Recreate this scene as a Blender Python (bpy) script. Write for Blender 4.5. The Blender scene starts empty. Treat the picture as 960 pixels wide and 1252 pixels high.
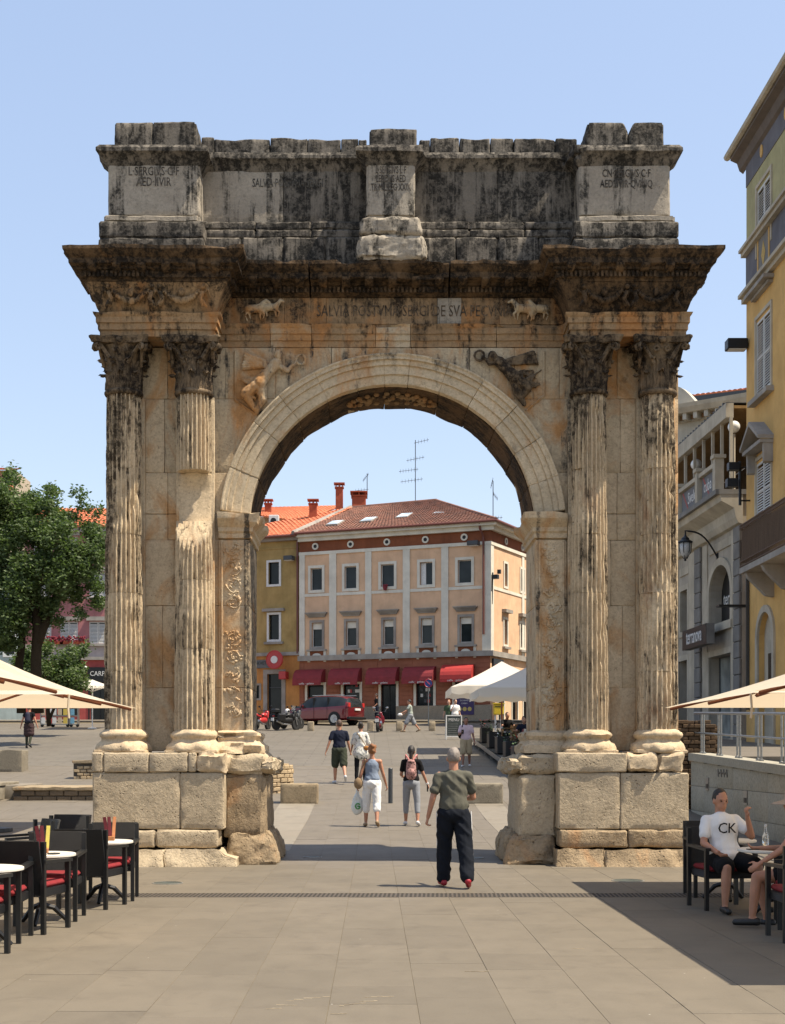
import bpy, bmesh, math, random
import numpy as np
from mathutils import Vector, Matrix, noise
random.seed(7); rng = np.random.default_rng(7)
PI = math.pi; R = math.radians
scn = bpy.context.scene; COL = scn.collection

# ---------------------------------------------------------------- camera, sky, sun
F, CX, HY, HC = 1680.0, 458.0, 925.0, 1.65
cd = bpy.data.cameras.new('camera'); cam = bpy.data.objects.new('camera', cd); COL.objects.link(cam)
cam.location = (0, 0, HC); cam.rotation_euler = (PI/2, 0, 0)
cd.sensor_fit = 'HORIZONTAL'; cd.sensor_width = 36; cd.lens = F*36/960
cd.shift_x = (480-CX)/960; cd.shift_y = (HY-626)/960
cd.clip_start = .1; cd.clip_end = 3000; scn.camera = cam
SUN_EL, SUN_AZ = R(62), R(16)      # azimuth measured from +X towards the camera (-Y)
sd = Vector((math.cos(SUN_EL)*math.cos(SUN_AZ), -math.cos(SUN_EL)*math.sin(SUN_AZ), math.sin(SUN_EL)))
sl = bpy.data.lights.new('sun', 'SUN'); sl.energy = 2.55; sl.angle = R(.5); sl.color = (1, .90, .74)
so = bpy.data.objects.new('sun', sl); COL.objects.link(so); so.location = (30, -10, 60)
so.rotation_euler = (-sd).to_track_quat('-Z', 'Y').to_euler()
w = bpy.data.worlds.new("World"); scn.world = w; w.use_nodes = True
nt = w.node_tree; nt.nodes.clear()
sk = nt.nodes.new('ShaderNodeTexSky'); sk.sky_type = 'NISHITA'; sk.sun_disc = False
sk.sun_elevation = SUN_EL; sk.sun_rotation = math.atan2(sd.x, sd.y)
sk.altitude = 50; sk.air_density = 1.0; sk.dust_density = 1.0; sk.ozone_density = 1.0
hs = nt.nodes.new('ShaderNodeHueSaturation'); hs.inputs['Saturation'].default_value = 1.42; hs.inputs['Hue'].default_value = .51
bg = nt.nodes.new('ShaderNodeBackground'); bg.inputs[1].default_value = .15
wo = nt.nodes.new('ShaderNodeOutputWorld')
gm = nt.nodes.new('ShaderNodeGamma'); gm.inputs[1].default_value = .43
nt.links.new(sk.outputs[0], gm.inputs[0]); nt.links.new(gm.outputs[0], hs.inputs['Color']); nt.links.new(hs.outputs[0], bg.inputs[0]); nt.links.new(bg.outputs[0], wo.inputs[0])
scn.view_settings.view_transform = 'Standard'; scn.view_settings.look = 'None'
scn.view_settings.exposure = 1.8; scn.view_settings.gamma = 1
scn.render.engine = 'CYCLES'; scn.cycles.max_bounces = 6

# ---------------------------------------------------------------- placement
def gz(Y):
    if Y < 22: return 0.0
    if Y < 30: return (Y-22)*.035
    if Y < 84: return .28+(Y-30)*.065
    return .28+54*.065
def at(px, py, Y): return Vector(((px-CX)/F*Y, Y, HC-(py-HY)/F*Y))
def ground(px, py):
    lo, hi = 8., 120.
    for _ in range(50):
        m = (lo+hi)/2
        y = HY+(HC-gz(m))*F/m
        if y > py: lo = m
        else: hi = m
    return Vector(((px-CX)/F*lo, lo, gz(lo)))

# ---------------------------------------------------------------- objects
ORG = {}
def tag(o, label=None, cat=None, group=None, kind=None):
    if label: o['label'] = label
    if cat: o['category'] = cat
    if group: o['group'] = group
    if kind: o['kind'] = kind
    return o
def empty(name, loc=(0, 0, 0), label=None, cat=None, group=None, rz=0):
    o = bpy.data.objects.new(name, None); COL.objects.link(o); o.location = loc; o.rotation_euler = (0, 0, rz)
    ORG[o.name] = Vector(loc); return tag(o, label, cat, group)
def link(name, me, mat=None, parent=None, world=True, smooth=False, loc=None):
    """world=True: mesh was made in world coordinates; shift it to the thing's base"""
    if mat is not None:
        ms = mat if isinstance(mat, (list, tuple)) else [mat]
        if len(me.materials): me.materials.clear()
        for m in ms: me.materials.append(m)
    o = bpy.data.objects.new(name, me); COL.objects.link(o)
    if parent is not None:
        o.parent = parent
        if world:
            r = parent; off = Vector((0, 0, 0))
            while r is not None: off += r.location; r = r.parent
            me.transform(Matrix.Translation(-off))
    elif world and len(me.vertices):
        n = len(me.vertices); co = np.empty(n*3, 'f'); me.vertices.foreach_get('co', co); co = co.reshape(-1, 3)
        b = Vector(((co[:, 0].min()+co[:, 0].max())/2, (co[:, 1].min()+co[:, 1].max())/2, co[:, 2].min()))
        me.transform(Matrix.Translation(-b)); o.location = b
    if loc is not None: o.location = loc
    if smooth: me.polygons.foreach_set('use_smooth', [True]*len(me.polygons))
    return o
def copy_tree(o, parent=None):
    c = o.copy(); COL.objects.link(c); c.parent = parent
    for ch in o.children: copy_tree(ch, c)
    return c

class MB:
    """mesh collector"""
    def __init__(s): s.v = []; s.f = []; s.m = []; s.mi = 0
    def add(s, vs, fs):
        b = len(s.v); s.v += [tuple(p) for p in vs]; s.f += [tuple(i+b for i in f) for f in fs]; s.m += [s.mi]*len(fs); return s
    def box(s, x0, x1, y0, y1, z0, z1, M=None, bev=0):
        if bev:
            bm = bmesh.new(); bmesh.ops.create_cube(bm, size=1)
            for v in bm.verts: v.co = Vector((x0+(v.co.x+.5)*(x1-x0), y0+(v.co.y+.5)*(y1-y0), z0+(v.co.z+.5)*(z1-z0)))
            bmesh.ops.bevel(bm, geom=bm.edges[:], offset=bev, segments=1, affect='EDGES', clamp_overlap=True)
            bmesh.ops.recalc_face_normals(bm, faces=bm.faces[:])
            vs = [v.co.copy() for v in bm.verts]; fs = [[v.index for v in f.verts] for f in bm.faces]; bm.free()
            if M is not None: vs = [M @ v for v in vs]
            return s.add(vs, fs)
        vs = [Vector((x, y, z)) for z in (z0, z1) for x, y in ((x0, y0), (x1, y0), (x1, y1), (x0, y1))]
        if M is not None: vs = [M @ v for v in vs]
        return s.add(vs, [(3, 2, 1, 0), (4, 5, 6, 7), (0, 1, 5, 4), (1, 2, 6, 5), (2, 3, 7, 6), (3, 0, 4, 7)])
    def tube(s, pts, r, n=6, cap=True):
        pts = [Vector(p) for p in pts]; k = len(pts)
        rs = r if isinstance(r, (list, tuple)) else [r]*k
        vs = []; up = None
        for i, p in enumerate(pts):
            t = (pts[min(i+1, k-1)]-pts[max(i-1, 0)]).normalized()
            if up is None:
                up = Vector((0, 0, 1)) if abs(t.z) < .9 else Vector((1, 0, 0))
            a = t.cross(up).normalized(); up = a.cross(t).normalized()
            for j in range(n):
                q = 2*PI*j/n
                vs.append(p+(a*math.cos(q)+up*math.sin(q))*rs[i])
        fs = [(i*n+j, i*n+(j+1) % n, (i+1)*n+(j+1) % n, (i+1)*n+j) for i in range(k-1) for j in range(n)]
        if cap: fs += [tuple(range(n))[::-1], tuple((k-1)*n+j for j in range(n))]
        return s.add(vs, fs)
    def lathe(s, prof, c=(0, 0, 0), n=24, M=None, sx=1, sy=1):
        vs = []; c = Vector(c)
        for r_, z in prof:
            for j in range(n):
                q = 2*PI*j/n; p = Vector((r_*math.cos(q)*sx, r_*math.sin(q)*sy, z))
                if M is not None: p = M @ p
                vs.append(c+p)
        k = len(prof)
        fs = [(i*n+j, i*n+(j+1) % n, (i+1)*n+(j+1) % n, (i+1)*n+j) for i in range(k-1) for j in range(n)]
        fs += [tuple(range(n))[::-1], tuple((k-1)*n+j for j in range(n))]
        return s.add(vs, fs)
    def prism(s, poly, y0, y1, ax='y', M=None):
        """poly in (x,z) extruded along y, (x,y) along z or (y,z) along x"""
        n = len(poly); vs = []
        for d in (y0, y1):
            for a, b in poly:
                p = Vector((a, d, b)) if ax == 'y' else (Vector((a, b, d)) if ax == 'z' else Vector((d, a, b)))
                vs.append(M @ p if M is not None else p)
        fs = [(j, (j+1) % n, n+(j+1) % n, n+j) for j in range(n)]+[tuple(range(n))[::-1], tuple(range(n, 2*n))]
        return s.add(vs, fs)
    def ball(s, c, rx, ry=None, rz=None, n=12, m=8, M=None):
        ry = ry or rx; rz = rz or rx; c = Vector(c); vs = [Vector((0, 0, -rz))]
        for i in range(1, m):
            a = -PI/2+PI*i/m
            for j in range(n): vs.append(Vector((rx*math.cos(a)*math.cos(2*PI*j/n), ry*math.cos(a)*math.sin(2*PI*j/n), rz*math.sin(a))))
        vs.append(Vector((0, 0, rz)))
        vs = [(M @ v if M is not None else v)+c for v in vs]
        fs = [(0, 1+(j+1) % n, 1+j) for j in range(n)]
        for i in range(m-2):
            for j in range(n): fs.append((1+i*n+j, 1+i*n+(j+1) % n, 1+(i+1)*n+(j+1) % n, 1+(i+1)*n+j))
        e = len(vs)-1; b = 1+(m-2)*n
        fs += [(b+j, b+(j+1) % n, e) for j in range(n)]
        return s.add(vs, fs)
    def mesh(s, name='m', fix=True):
        me = bpy.data.meshes.new(name); me.from_pydata(s.v, [], s.f)
        if any(s.m): me.polygons.foreach_set('material_index', s.m)
        if fix:
            bm = bmesh.new(); bm.from_mesh(me); bmesh.ops.recalc_face_normals(bm, faces=bm.faces[:]); bm.to_mesh(me); bm.free()
        me.update(); return me
    def build(s, name, mat, parent=None, world=True, smooth=False, fix=True):
        return link(name, s.mesh(name, fix), mat, parent, world, smooth)
def autosmooth(o, ang=35):
    bm = bmesh.new(); bm.from_mesh(o.data)
    for f in bm.faces: f.smooth = True
    for e in bm.edges:
        if len(e.link_faces) == 2 and e.calc_face_angle(0) > R(ang): e.smooth = False
    bm.to_mesh(o.data); bm.free(); return o
def nz(p, f, seed=0.): return noise.noise(Vector((p[0]*f+seed, p[1]*f+seed*.7, p[2]*f-seed)))

def lat(size, cell, bev):
    n = max(1, int(round(size/cell))); e = min(bev/size, .2)
    t = [0, e]+[e+(1-2*e)*i/n for i in range(1, n)]+[1-e, 1]
    return t
def gblock(fn, ta, tb, tc, bev=.015, amp=.008, freq=2.5, seed=0., hard=1.):
    """grid box: fn(a,b,c)->world point over lattice params; bevelled, eroded edges and a rough surface"""
    na, nb, nc = len(ta), len(tb), len(tc); idx = {}; vs = []
    ctr = fn(.5, .5, .5)
    for i in range(na):
        for j in range(nb):
            for k in range(nc):
                ex = (i in (0, na-1))+(j in (0, nb-1))+(k in (0, nc-1))
                if not ex: continue
                a, b, c = ta[i], tb[j], tc[k]; p = fn(a, b, c)
                if ex >= 2 and bev:
                    # pull inward along each extreme axis
                    q = Vector(p); chip = bev*(.55+hard*max(0, nz(p, 3.1, seed)*1.6)+hard*max(0, nz(p, 9, seed+5)))
                    for ax, (n_, t_) in enumerate(((na, i), (nb, j), (nc, k))):
                        if t_ in (0, n_-1):
                            tt = [a, b, c]; tt[ax] = .5; d = fn(*tt)-p
                            L = d.length
                            if L > 1e-6: q += d/L*min(chip*.6, L*.4)
                    p = q
                if amp:
                    nv = noise.noise_vector(Vector(p)*freq+Vector((seed, 0, seed)))*amp+noise.noise_vector(Vector(p)*freq*4)*amp*.45
                    p = p+nv
                idx[i, j, k] = len(vs); vs.append(p)
    fs = []
    def quad(*q): fs.append(tuple(idx[x] for x in q))
    for i in range(na-1):
        for j in range(nb-1):
            for k, r in ((0, 1), (nc-1, 0)):
                q = [(i, j, k), (i+1, j, k), (i+1, j+1, k), (i, j+1, k)]; quad(*(q if r else q[::-1]))
    for i in range(na-1):
        for k in range(nc-1):
            for j, r in ((0, 0), (nb-1, 1)):
                q = [(i, j, k), (i+1, j, k), (i+1, j, k+1), (i, j, k+1)]; quad(*(q if r else q[::-1]))
    for j in range(nb-1):
        for k in range(nc-1):
            for i, r in ((0, 1), (na-1, 0)):
                q = [(i, j, k), (i, j+1, k), (i, j+1, k+1), (i, j, k+1)]; quad(*(q if r else q[::-1]))
    return vs, fs
def block(x0, x1, y0, y1, z0, z1, mat, parent, name='stone_block', cell=.14, bev=.02, amp=.008, freq=2.5, hard=1., gap=.0018, M=None):
    x0 += gap; x1 -= gap; z0 += gap; z1 -= gap
    s = random.random()*50
    def fn(a, b, c):
        p = Vector((x0+(x1-x0)*a, y0+(y1-y0)*c, z0+(z1-z0)*b)); return M @ p if M is not None else p
    mb = MB(); mb.add(*gblock(fn, lat(x1-x0, cell, bev), lat(z1-z0, cell, bev), lat(y1-y0, cell*1.6, bev), bev, amp, freq, s, hard))
    o = mb.build(name, mat, parent); return autosmooth(o, 40)

def blob(parts, voxel=.02, smooth=3, name='blob', disp=None):
    """parts: ('c',p0,p1,r0,r1[,squash]) tapered capsule, ('e',centre,(rx,ry,rz)[,M]) ellipsoid -> one continuous skin"""
    mb = MB()
    for q in parts:
        if q[0] == 'c':
            p0, p1, r0, r1 = Vector(q[1]), Vector(q[2]), q[3], q[4]
            d = (p1-p0); L = max(d.length, 1e-5); t = d/L
            pts = [p0-t*r0*.95, p0-t*r0*.7, p0-t*r0*.3, p0, p0+d*.5, p1, p1+t*r1*.3, p1+t*r1*.7, p1+t*r1*.95]
            rs = [r0*.25, r0*.7, r0*.95, r0, (r0+r1)/2, r1, r1*.95, r1*.7, r1*.25]
            if len(q) > 5:
                b = len(mb.v); mb.tube(pts, rs, 12)
                ax, k = q[5]; ax = Vector(ax).normalized()
                for i in range(b, len(mb.v)):
                    v = Vector(mb.v[i]); u = p0+t*((v-p0).dot(t)); w_ = v-u; w_ -= ax*(w_.dot(ax))*(1-k); mb.v[i] = tuple(u+w_)
            else: mb.tube(pts, rs, 12)
        else: mb.ball(q[1], *q[2], n=14, m=10, M=q[3] if len(q) > 3 else None)
    me = mb.mesh(name)
    o = bpy.data.objects.new('tmp', me); COL.objects.link(o)
    m = o.modifiers.new('r', 'REMESH'); m.mode = 'VOXEL'; m.voxel_size = voxel
    if smooth: s_ = o.modifiers.new('s', 'SMOOTH'); s_.iterations = smooth; s_.factor = .5
    dg = bpy.context.evaluated_depsgraph_get(); dg.update()
    out = bpy.data.meshes.new_from_object(o.evaluated_get(dg)); bpy.data.objects.remove(o); bpy.data.meshes.remove(me)
    out.polygons.foreach_set('use_smooth', [True]*len(out.polygons))
    if disp:
        for v in out.vertices: v.co += v.normal*disp(v.co)
        out.update()
    return out

# ---------------------------------------------------------------- materials
class N:
    def __init__(s, name):
        s.mat = bpy.data.materials.new(name); s.mat.use_nodes = True; s.t = s.mat.node_tree; s.t.nodes.clear()
        s.out = s.t.nodes.new('ShaderNodeOutputMaterial'); s.b = s.t.nodes.new('ShaderNodeBsdfPrincipled')
        s.t.links.new(s.b.outputs[0], s.out.inputs[0]); s._pos = None
    def n(s, typ, ins=None, **pr):
        n = s.t.nodes.new('ShaderNode'+typ)
        for k, v in pr.items(): setattr(n, k, v)
        for k, v in (ins or {}).items(): s.set(n.inputs[k], v)
        return n
    def set(s, inp, v):
        if isinstance(v, bpy.types.NodeSocket): s.t.links.new(v, inp)
        else: inp.default_value = v
    def pos(s):
        if s._pos is None: s._pos = s.n('NewGeometry').outputs['Position']
        return s._pos
    def obj(s): return s.n('TexCoord').outputs['Object']
    def scaled(s, sc, vec=None): return s.n('Mapping', {'Vector': vec or s.pos(), 'Scale': sc}).outputs[0]
    def noise(s, scale, detail=4, vec=None, sc=None, rough=.6, dist=0):
        v = vec or s.pos()
        if sc: v = s.scaled(sc, v)
        return s.n('TexNoise', {'Vector': v, 'Scale': scale, 'Detail': detail, 'Roughness': rough, 'Distortion': dist}).outputs['Fac']
    def vor(s, scale, vec=None, feature='F1', out='Distance', sc=None):
        v = vec or s.pos()
        if sc: v = s.scaled(sc, v)
        return s.n('TexVoronoi', {'Vector': v, 'Scale': scale}, feature=feature).outputs[out]
    def rng(s, v, a, b, c=0., d=1.): return s.n('MapRange', {'Value': v, 'From Min': a, 'From Max': b, 'To Min': c, 'To Max': d}, clamp=True).outputs[0]
    def math(s, op, a, b=0.): n = s.n('Math', operation=op); s.set(n.inputs[0], a); s.set(n.inputs[1], b); return n.outputs[0]
    def mix(s, f, a, b, mode='MIX'):
        n = s.n('Mix', data_type='RGBA', blend_type=mode)
        s.set(n.inputs[0], f); s.set(n.inputs[6], c4(a)); s.set(n.inputs[7], c4(b)); return n.outputs[2]
    def sep(s, v=None): return s.n('SeparateXYZ', {0: v or s.pos()}).outputs
    def rnd(s): return s.n('ObjectInfo').outputs['Random']
    def bump(s, h, st=.5, dist=.01, nrm=None):
        n = s.n('Bump', {'Height': h, 'Strength': st, 'Distance': dist})
        if nrm: s.set(n.inputs['Normal'], nrm)
        s.set(s.b.inputs['Normal'], n.outputs[0]); return n.outputs[0]
    def col(s, c): s.set(s.b.inputs['Base Color'], c4(c))
    def rough(s, v): s.set(s.b.inputs['Roughness'], v)
def c4(c):
    if isinstance(c, bpy.types.NodeSocket): return c
    return tuple(c)+(1.,) if len(c) == 3 else tuple(c)

def stone(name, c1, c2, WB=(.99, .89, .735), dark=(.035, .032, .028), rust=(.3, .13, .04), kd=.5, kr=.5, streak=0., pits=.5, pscale=30, bumpd=.012, zdark=None, fine=1., xdark=None):
    """weathered limestone. kd / kr: how much black crust and rust; streak: vertical drip marks"""
    m = N(name); c1 = tuple(a*b for a, b in zip(c1, WB)); c2 = tuple(a*b for a, b in zip(c2, WB))
    big = m.noise(.9, 5); med = m.noise(4, 6, dist=.4); fin = m.noise(28, 5, rough=.7)
    c = m.mix(m.rng(big, .35, .65), c1, c2)
    c = m.mix(m.rng(med, .35, .75, 0, .5), c, tuple(x*.62 for x in c1))
    c = m.mix(m.rng(m.rnd(), 0, 1, 0, .35), c, tuple(x*.72 for x in c2)); spk = m.noise(16, 8, rough=.8); c = m.mix(m.rng(spk, .5, .63, 0, .6), c, tuple(x*.45 for x in c1))
    if kr: # rust
        r = m.noise(1.3, 6, sc=(1, 1, .45), dist=.8, rough=.65); t = .72-.34*kr
        rm = m.rng(r, t, t+.13, 0, .9)
        c = m.mix(rm, c, m.mix(m.rng(med, .3, .7), rust, tuple(x*1.7 for x in rust)))
    d = m.noise(2.2, 8, sc=(1, 1, .6), rough=.72, dist=.3)
    if zdark:   # crust plus painted-in shade under the cornice, over a height range
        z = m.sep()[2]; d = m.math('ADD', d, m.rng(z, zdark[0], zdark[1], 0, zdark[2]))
    if xdark:  # dark strips at given x: crust and side shade mixed into the colour
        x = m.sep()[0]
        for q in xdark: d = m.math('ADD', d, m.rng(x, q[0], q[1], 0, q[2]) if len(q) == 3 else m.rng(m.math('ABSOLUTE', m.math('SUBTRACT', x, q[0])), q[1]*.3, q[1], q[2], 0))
    if streak:
        st = m.noise(9, 4, sc=(1, 1, .07), rough=.65); d = m.math('ADD', d, m.rng(st, .3, .75, -.5*streak, .5*streak))
    t = .78-.42*kd
    dm = m.rng(d, t, t+.12, 0, .93)
    mot = m.noise(11, 7, rough=.75); dm = m.math('MULTIPLY', dm, m.rng(mot, .40, .54, .3, 1.))
    c = m.mix(dm, c, m.mix(m.rng(fin, .4, .7), dark, tuple(x*2.6+.004 for x in dark)))
    # lichen flecks / pits
    v = m.vor(pscale, vec=None); pt = m.math('MULTIPLY', m.rng(v, .0, .28, 1, 0), m.rng(m.noise(6, 3), .5, .62))
    c = m.mix(m.math('MULTIPLY', pt, pits), c, tuple(x*.12 for x in c1))
    c = m.mix(m.rng(fin, .3, .7, .0, .3), c, (.0, .0, .0), 'MIX') if False else m.mix(1., c, m.mix(fin, (.62, .62, .62), (1.38, 1.38, 1.38)), 'MULTIPLY')
    m.col(c); m.rough(.95); m.b.inputs['Specular IOR Level'].default_value = .15
    h = m.math('ADD', m.math('MULTIPLY', fin, .6*fine), m.math('MULTIPLY', med, .9)); h = m.math('SUBTRACT', h, m.math('MULTIPLY', pt, .8))
    m.bump(h, .9, bumpd); return m.mat
def plaster(name, c, c2=None, var=.12, bumpd=.004, rough=.9, streak=.32):
    m = N(name); c2 = tuple(x*.78 for x in (c2 or c))
    a = m.noise(1.1, 5); s_ = m.noise(3, 4, sc=(1, 1, .12))
    k = m.mix(m.rng(a, .35, .7), c, c2); k = m.mix(m.rng(s_, .5, .8, 0, streak*2), k, tuple(x*.55 for x in c))
    k = m.mix(m.rng(m.noise(2.3, 7, rough=.7), .55, .7, 0, .35), k, tuple(x*.6 for x in c)); k = m.mix(m.rng(m.noise(25, 4), .3, .7, 0, var), k, tuple(x*.6 for x in c))
    m.col(k); m.rough(rough); m.bump(m.noise(40, 4), .4, bumpd); m.b.inputs['Specular IOR Level'].default_value = .2; return m.mat
def plain(name, c, rough=.6, metal=0., var=.15, scale=20., bumpd=0, objrand=0., coat=0.):
    m = N(name); k = m.mix(m.rng(m.noise(scale, 4, vec=m.obj()), .3, .7), c, tuple(x*(1-var*2) for x in c))
    if objrand: k = m.mix(m.rng(m.rnd(), 0, 1, 0, objrand), k, tuple(x*.5 for x in c))
    m.col(k); m.rough(rough); m.b.inputs['Metallic'].default_value = metal
    if coat: m.b.inputs['Coat Weight'].default_value = coat; m.b.inputs['Coat Roughness'].default_value = .08
    if bumpd: m.bump(m.noise(scale*2, 4, vec=m.obj()), .5, bumpd)
    return m.mat
def glass(name, c=(.012, .015, .016), rough=.08):
    m = N(name); k = m.mix(m.rng(m.noise(.8, 2), .4, .6), c, tuple(x*1.9 for x in c))
    m.col(k); m.rough(rough); m.b.inputs['Specular IOR Level'].default_value = .28; return m.mat
def text(body, size, mat, parent=None, M=None, ext=.004, name='lettering', align='CENTER', sx=1., lsp=1.):
    cu = bpy.data.curves.new('t', 'FONT'); cu.body = body; cu.size = size; cu.extrude = ext; cu.align_x = align; cu.align_y = 'CENTER'; cu.resolution_u = 2
    cu.space_line = lsp
    o = bpy.data.objects.new('t', cu); COL.objects.link(o)
    dg = bpy.context.evaluated_depsgraph_get(); dg.update(); me = bpy.data.meshes.new_from_object(o.evaluated_get(dg)); bpy.data.objects.remove(o)
    me.transform((M or Matrix()) @ Matrix.Scale(sx, 4, (1, 0, 0)))
    return link(name, me, mat, parent)
def face_M(loc, nrm=(0, -1, 0), roll=0):
    """matrix that puts text (xy plane, facing +z) on a wall with outward normal nrm"""
    n_ = Vector(nrm).normalized(); x = Vector((0, 0, 1)).cross(n_).normalized(); y = n_.cross(x)
    Mx = Matrix((x, y, n_)).transposed().to_4x4(); Mx.translation = Vector(loc); return Mx @ Matrix.Rotation(roll, 4, 'Z')
# ================================================================ THE ARCH
M_attic = stone('stone_attic', WB=(.97, .93, .86), c1=(.24, .22, .195), c2=(.16, .145, .13), dark=(.0095, .009, .008), kd=.98, kr=.0, streak=.35, pits=.4)
M_attic2 = stone('stone_attic_light', WB=(.99, .94, .86), c1=(.40, .37, .325), c2=(.30, .27, .235), dark=(.012, .0115, .010), kd=.70, kr=0., streak=.4, pits=.5)
M_corn = stone('stone_cornice', (.17, .12, .08), (.11, .08, .055), dark=(.006, .005, .004), kd=.95, kr=.28, rust=(.17, .09, .035), streak=.1, bumpd=.02)
M_frz = stone('stone_frieze', (.38, .285, .19), (.25, .18, .12), dark=(.012, .010, .008), rust=(.25, .12, .045), kd=.66, kr=.66, zdark=(8.2, 8.7, .14), streak=.3)  # extra crust here also paints the shade of the cornice overhang
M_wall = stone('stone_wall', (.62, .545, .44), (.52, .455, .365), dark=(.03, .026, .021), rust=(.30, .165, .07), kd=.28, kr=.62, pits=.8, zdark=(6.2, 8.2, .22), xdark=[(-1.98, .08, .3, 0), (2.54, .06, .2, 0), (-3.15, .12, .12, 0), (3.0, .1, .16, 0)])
M_wallup = stone('stone_wall_upper', (.54, .48, .39), (.42, .37, .295), dark=(.02, .02, .02), rust=(.27, .135, .05), kd=.56, kr=.72, pits=.7, streak=.35)
M_arc = stone('stone_archivolt', (.60, .54, .45), (.50, .45, .37), dark=(.03, .029, .027), rust=(.30, .17, .08), kd=.42, kr=.5, pits=.7, zdark=(7.0, 8.2, .14))
M_shaft = stone('stone_shaft', (.62, .54, .43), (.50, .43, .335), dark=(.024, .017, .011), rust=(.19, .11, .06), kd=.55, kr=.42, streak=.6, pits=1., pscale=14, zdark=(6.0, 7.3, .2), xdark=[(-3.98, -4.14, .3), (4.46, 4.62, .3)])  # outer column sides darkened: crust and shade in one colour
M_cap = stone('stone_capital', (.26, .21, .16), (.17, .135, .10), dark=(.008, .006, .005), rust=(.15, .08, .035), kd=.88, kr=.3, bumpd=.02)
M_base = stone('stone_base', (.62, .54, .43), (.54, .465, .37), dark=(.05, .04, .03), rust=(.36, .26, .16), kd=.14, kr=.25, pits=.7, pscale=18)
M_ped = stone('stone_pedestal', (.54, .485, .40), (.45, .40, .33), dark=(.055, .047, .037), rust=(.34, .25, .165), kd=.22, kr=.2, pits=1., pscale=20, bumpd=.025)
M_rock = stone('stone_rough', (.44, .37, .285), (.32, .265, .2), dark=(.03, .024, .018), rust=(.28, .17, .09), kd=.5, kr=.5, pits=.9, pscale=14, bumpd=.04)
M_mort = plain('letter_shadow', (.13, .11, .09), .95, var=.45, scale=9)
AX, AF, AB = .28, 21.4, 22.76           # centre, front and back of the wall
arch = empty('triumphal_arch', (AX, 22, 0), 'tall weathered Roman stone triumphal arch with paired fluted columns, spanning the street', 'arch')
SZ, RI, RO = 5.22, 2.23, 2.69
def gb(fn, la, lb, lc, mat, name='stone_block', cell=.14, bev=.02, amp=.008, freq=2.5, hard=1., parent=None, lb_t=None, ang=40):
    mb = MB(); mb.add(*gblock(fn, lat(la, cell, bev), lb_t or lat(lb, cell, bev), lat(lc, cell*1.5, bev), bev, amp, freq, random.random()*50, hard))
    return autosmooth(mb.build(name, mat, parent or arch), ang)

def sweep(path, prof, mat, name, parent=None, cell=.12, amp=.01, freq=3., chip=.03, caps=True):
    """mould a profile (outward distance, z) along a plan path; outward is the right-hand side"""
    pts = []
    P = [Vector((x, y)) for x, y in path]; nn = []
    for i in range(len(P)-1):
        d = (P[i+1]-P[i]).normalized(); nn.append(Vector((d.y, -d.x)))
    for i in range(len(P)):
        if i == 0: off = nn[0]
        elif i == len(P)-1: off = nn[-1]
        else: off = (nn[i-1]+nn[i])/(1+nn[i-1].dot(nn[i]))
        if i: 
            a, ao = P[i-1], offs
            k = max(1, int((P[i]-a).length/cell))
            for t in range(1, k): pts.append((a.lerp(P[i], t/k), ao.lerp(off, t/k)))
        pts.append((P[i], off)); offs = off
    zmax = max(z for _, z in prof); dmax = max(d for d, _ in prof); dmin = min(d for d, _ in prof)
    pr = [(dmin-.12, prof[0][1])]+list(prof)+[(dmin-.12, prof[-1][1])]
    s = random.random()*30; vs = []
    for q, off in pts:
        for d, z in pr:
            p = Vector((q.x+off.x*d, q.y+off.y*d, z))
            if amp:
                p += noise.noise_vector(p*freq+Vector((s, 0, 0)))*amp+noise.noise_vector(p*11)*amp*.5
                if d > dmax*.7 and chip:
                    c = max(0, nz(p, 2.2, s)*2-.25)*chip*3+max(0, nz(p, 7, s)-.1)*chip
                    p -= Vector((off.x, off.y, 0))*c
                    if z > zmax-.02: p.z -= c*.6
            vs.append(p)
    k = len(pr); fs = [(i*k+j, i*k+(j+1) % k, (i+1)*k+(j+1) % k, (i+1)*k+j) for i in range(len(pts)-1) for j in range(k)]
    if caps: fs += [tuple(range(k)), tuple((len(pts)-1)*k+j for j in range(k))[::-1]]
    mb = MB(); mb.add(vs, fs); return autosmooth(mb.build(name, mat, parent or arch), 30)

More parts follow.
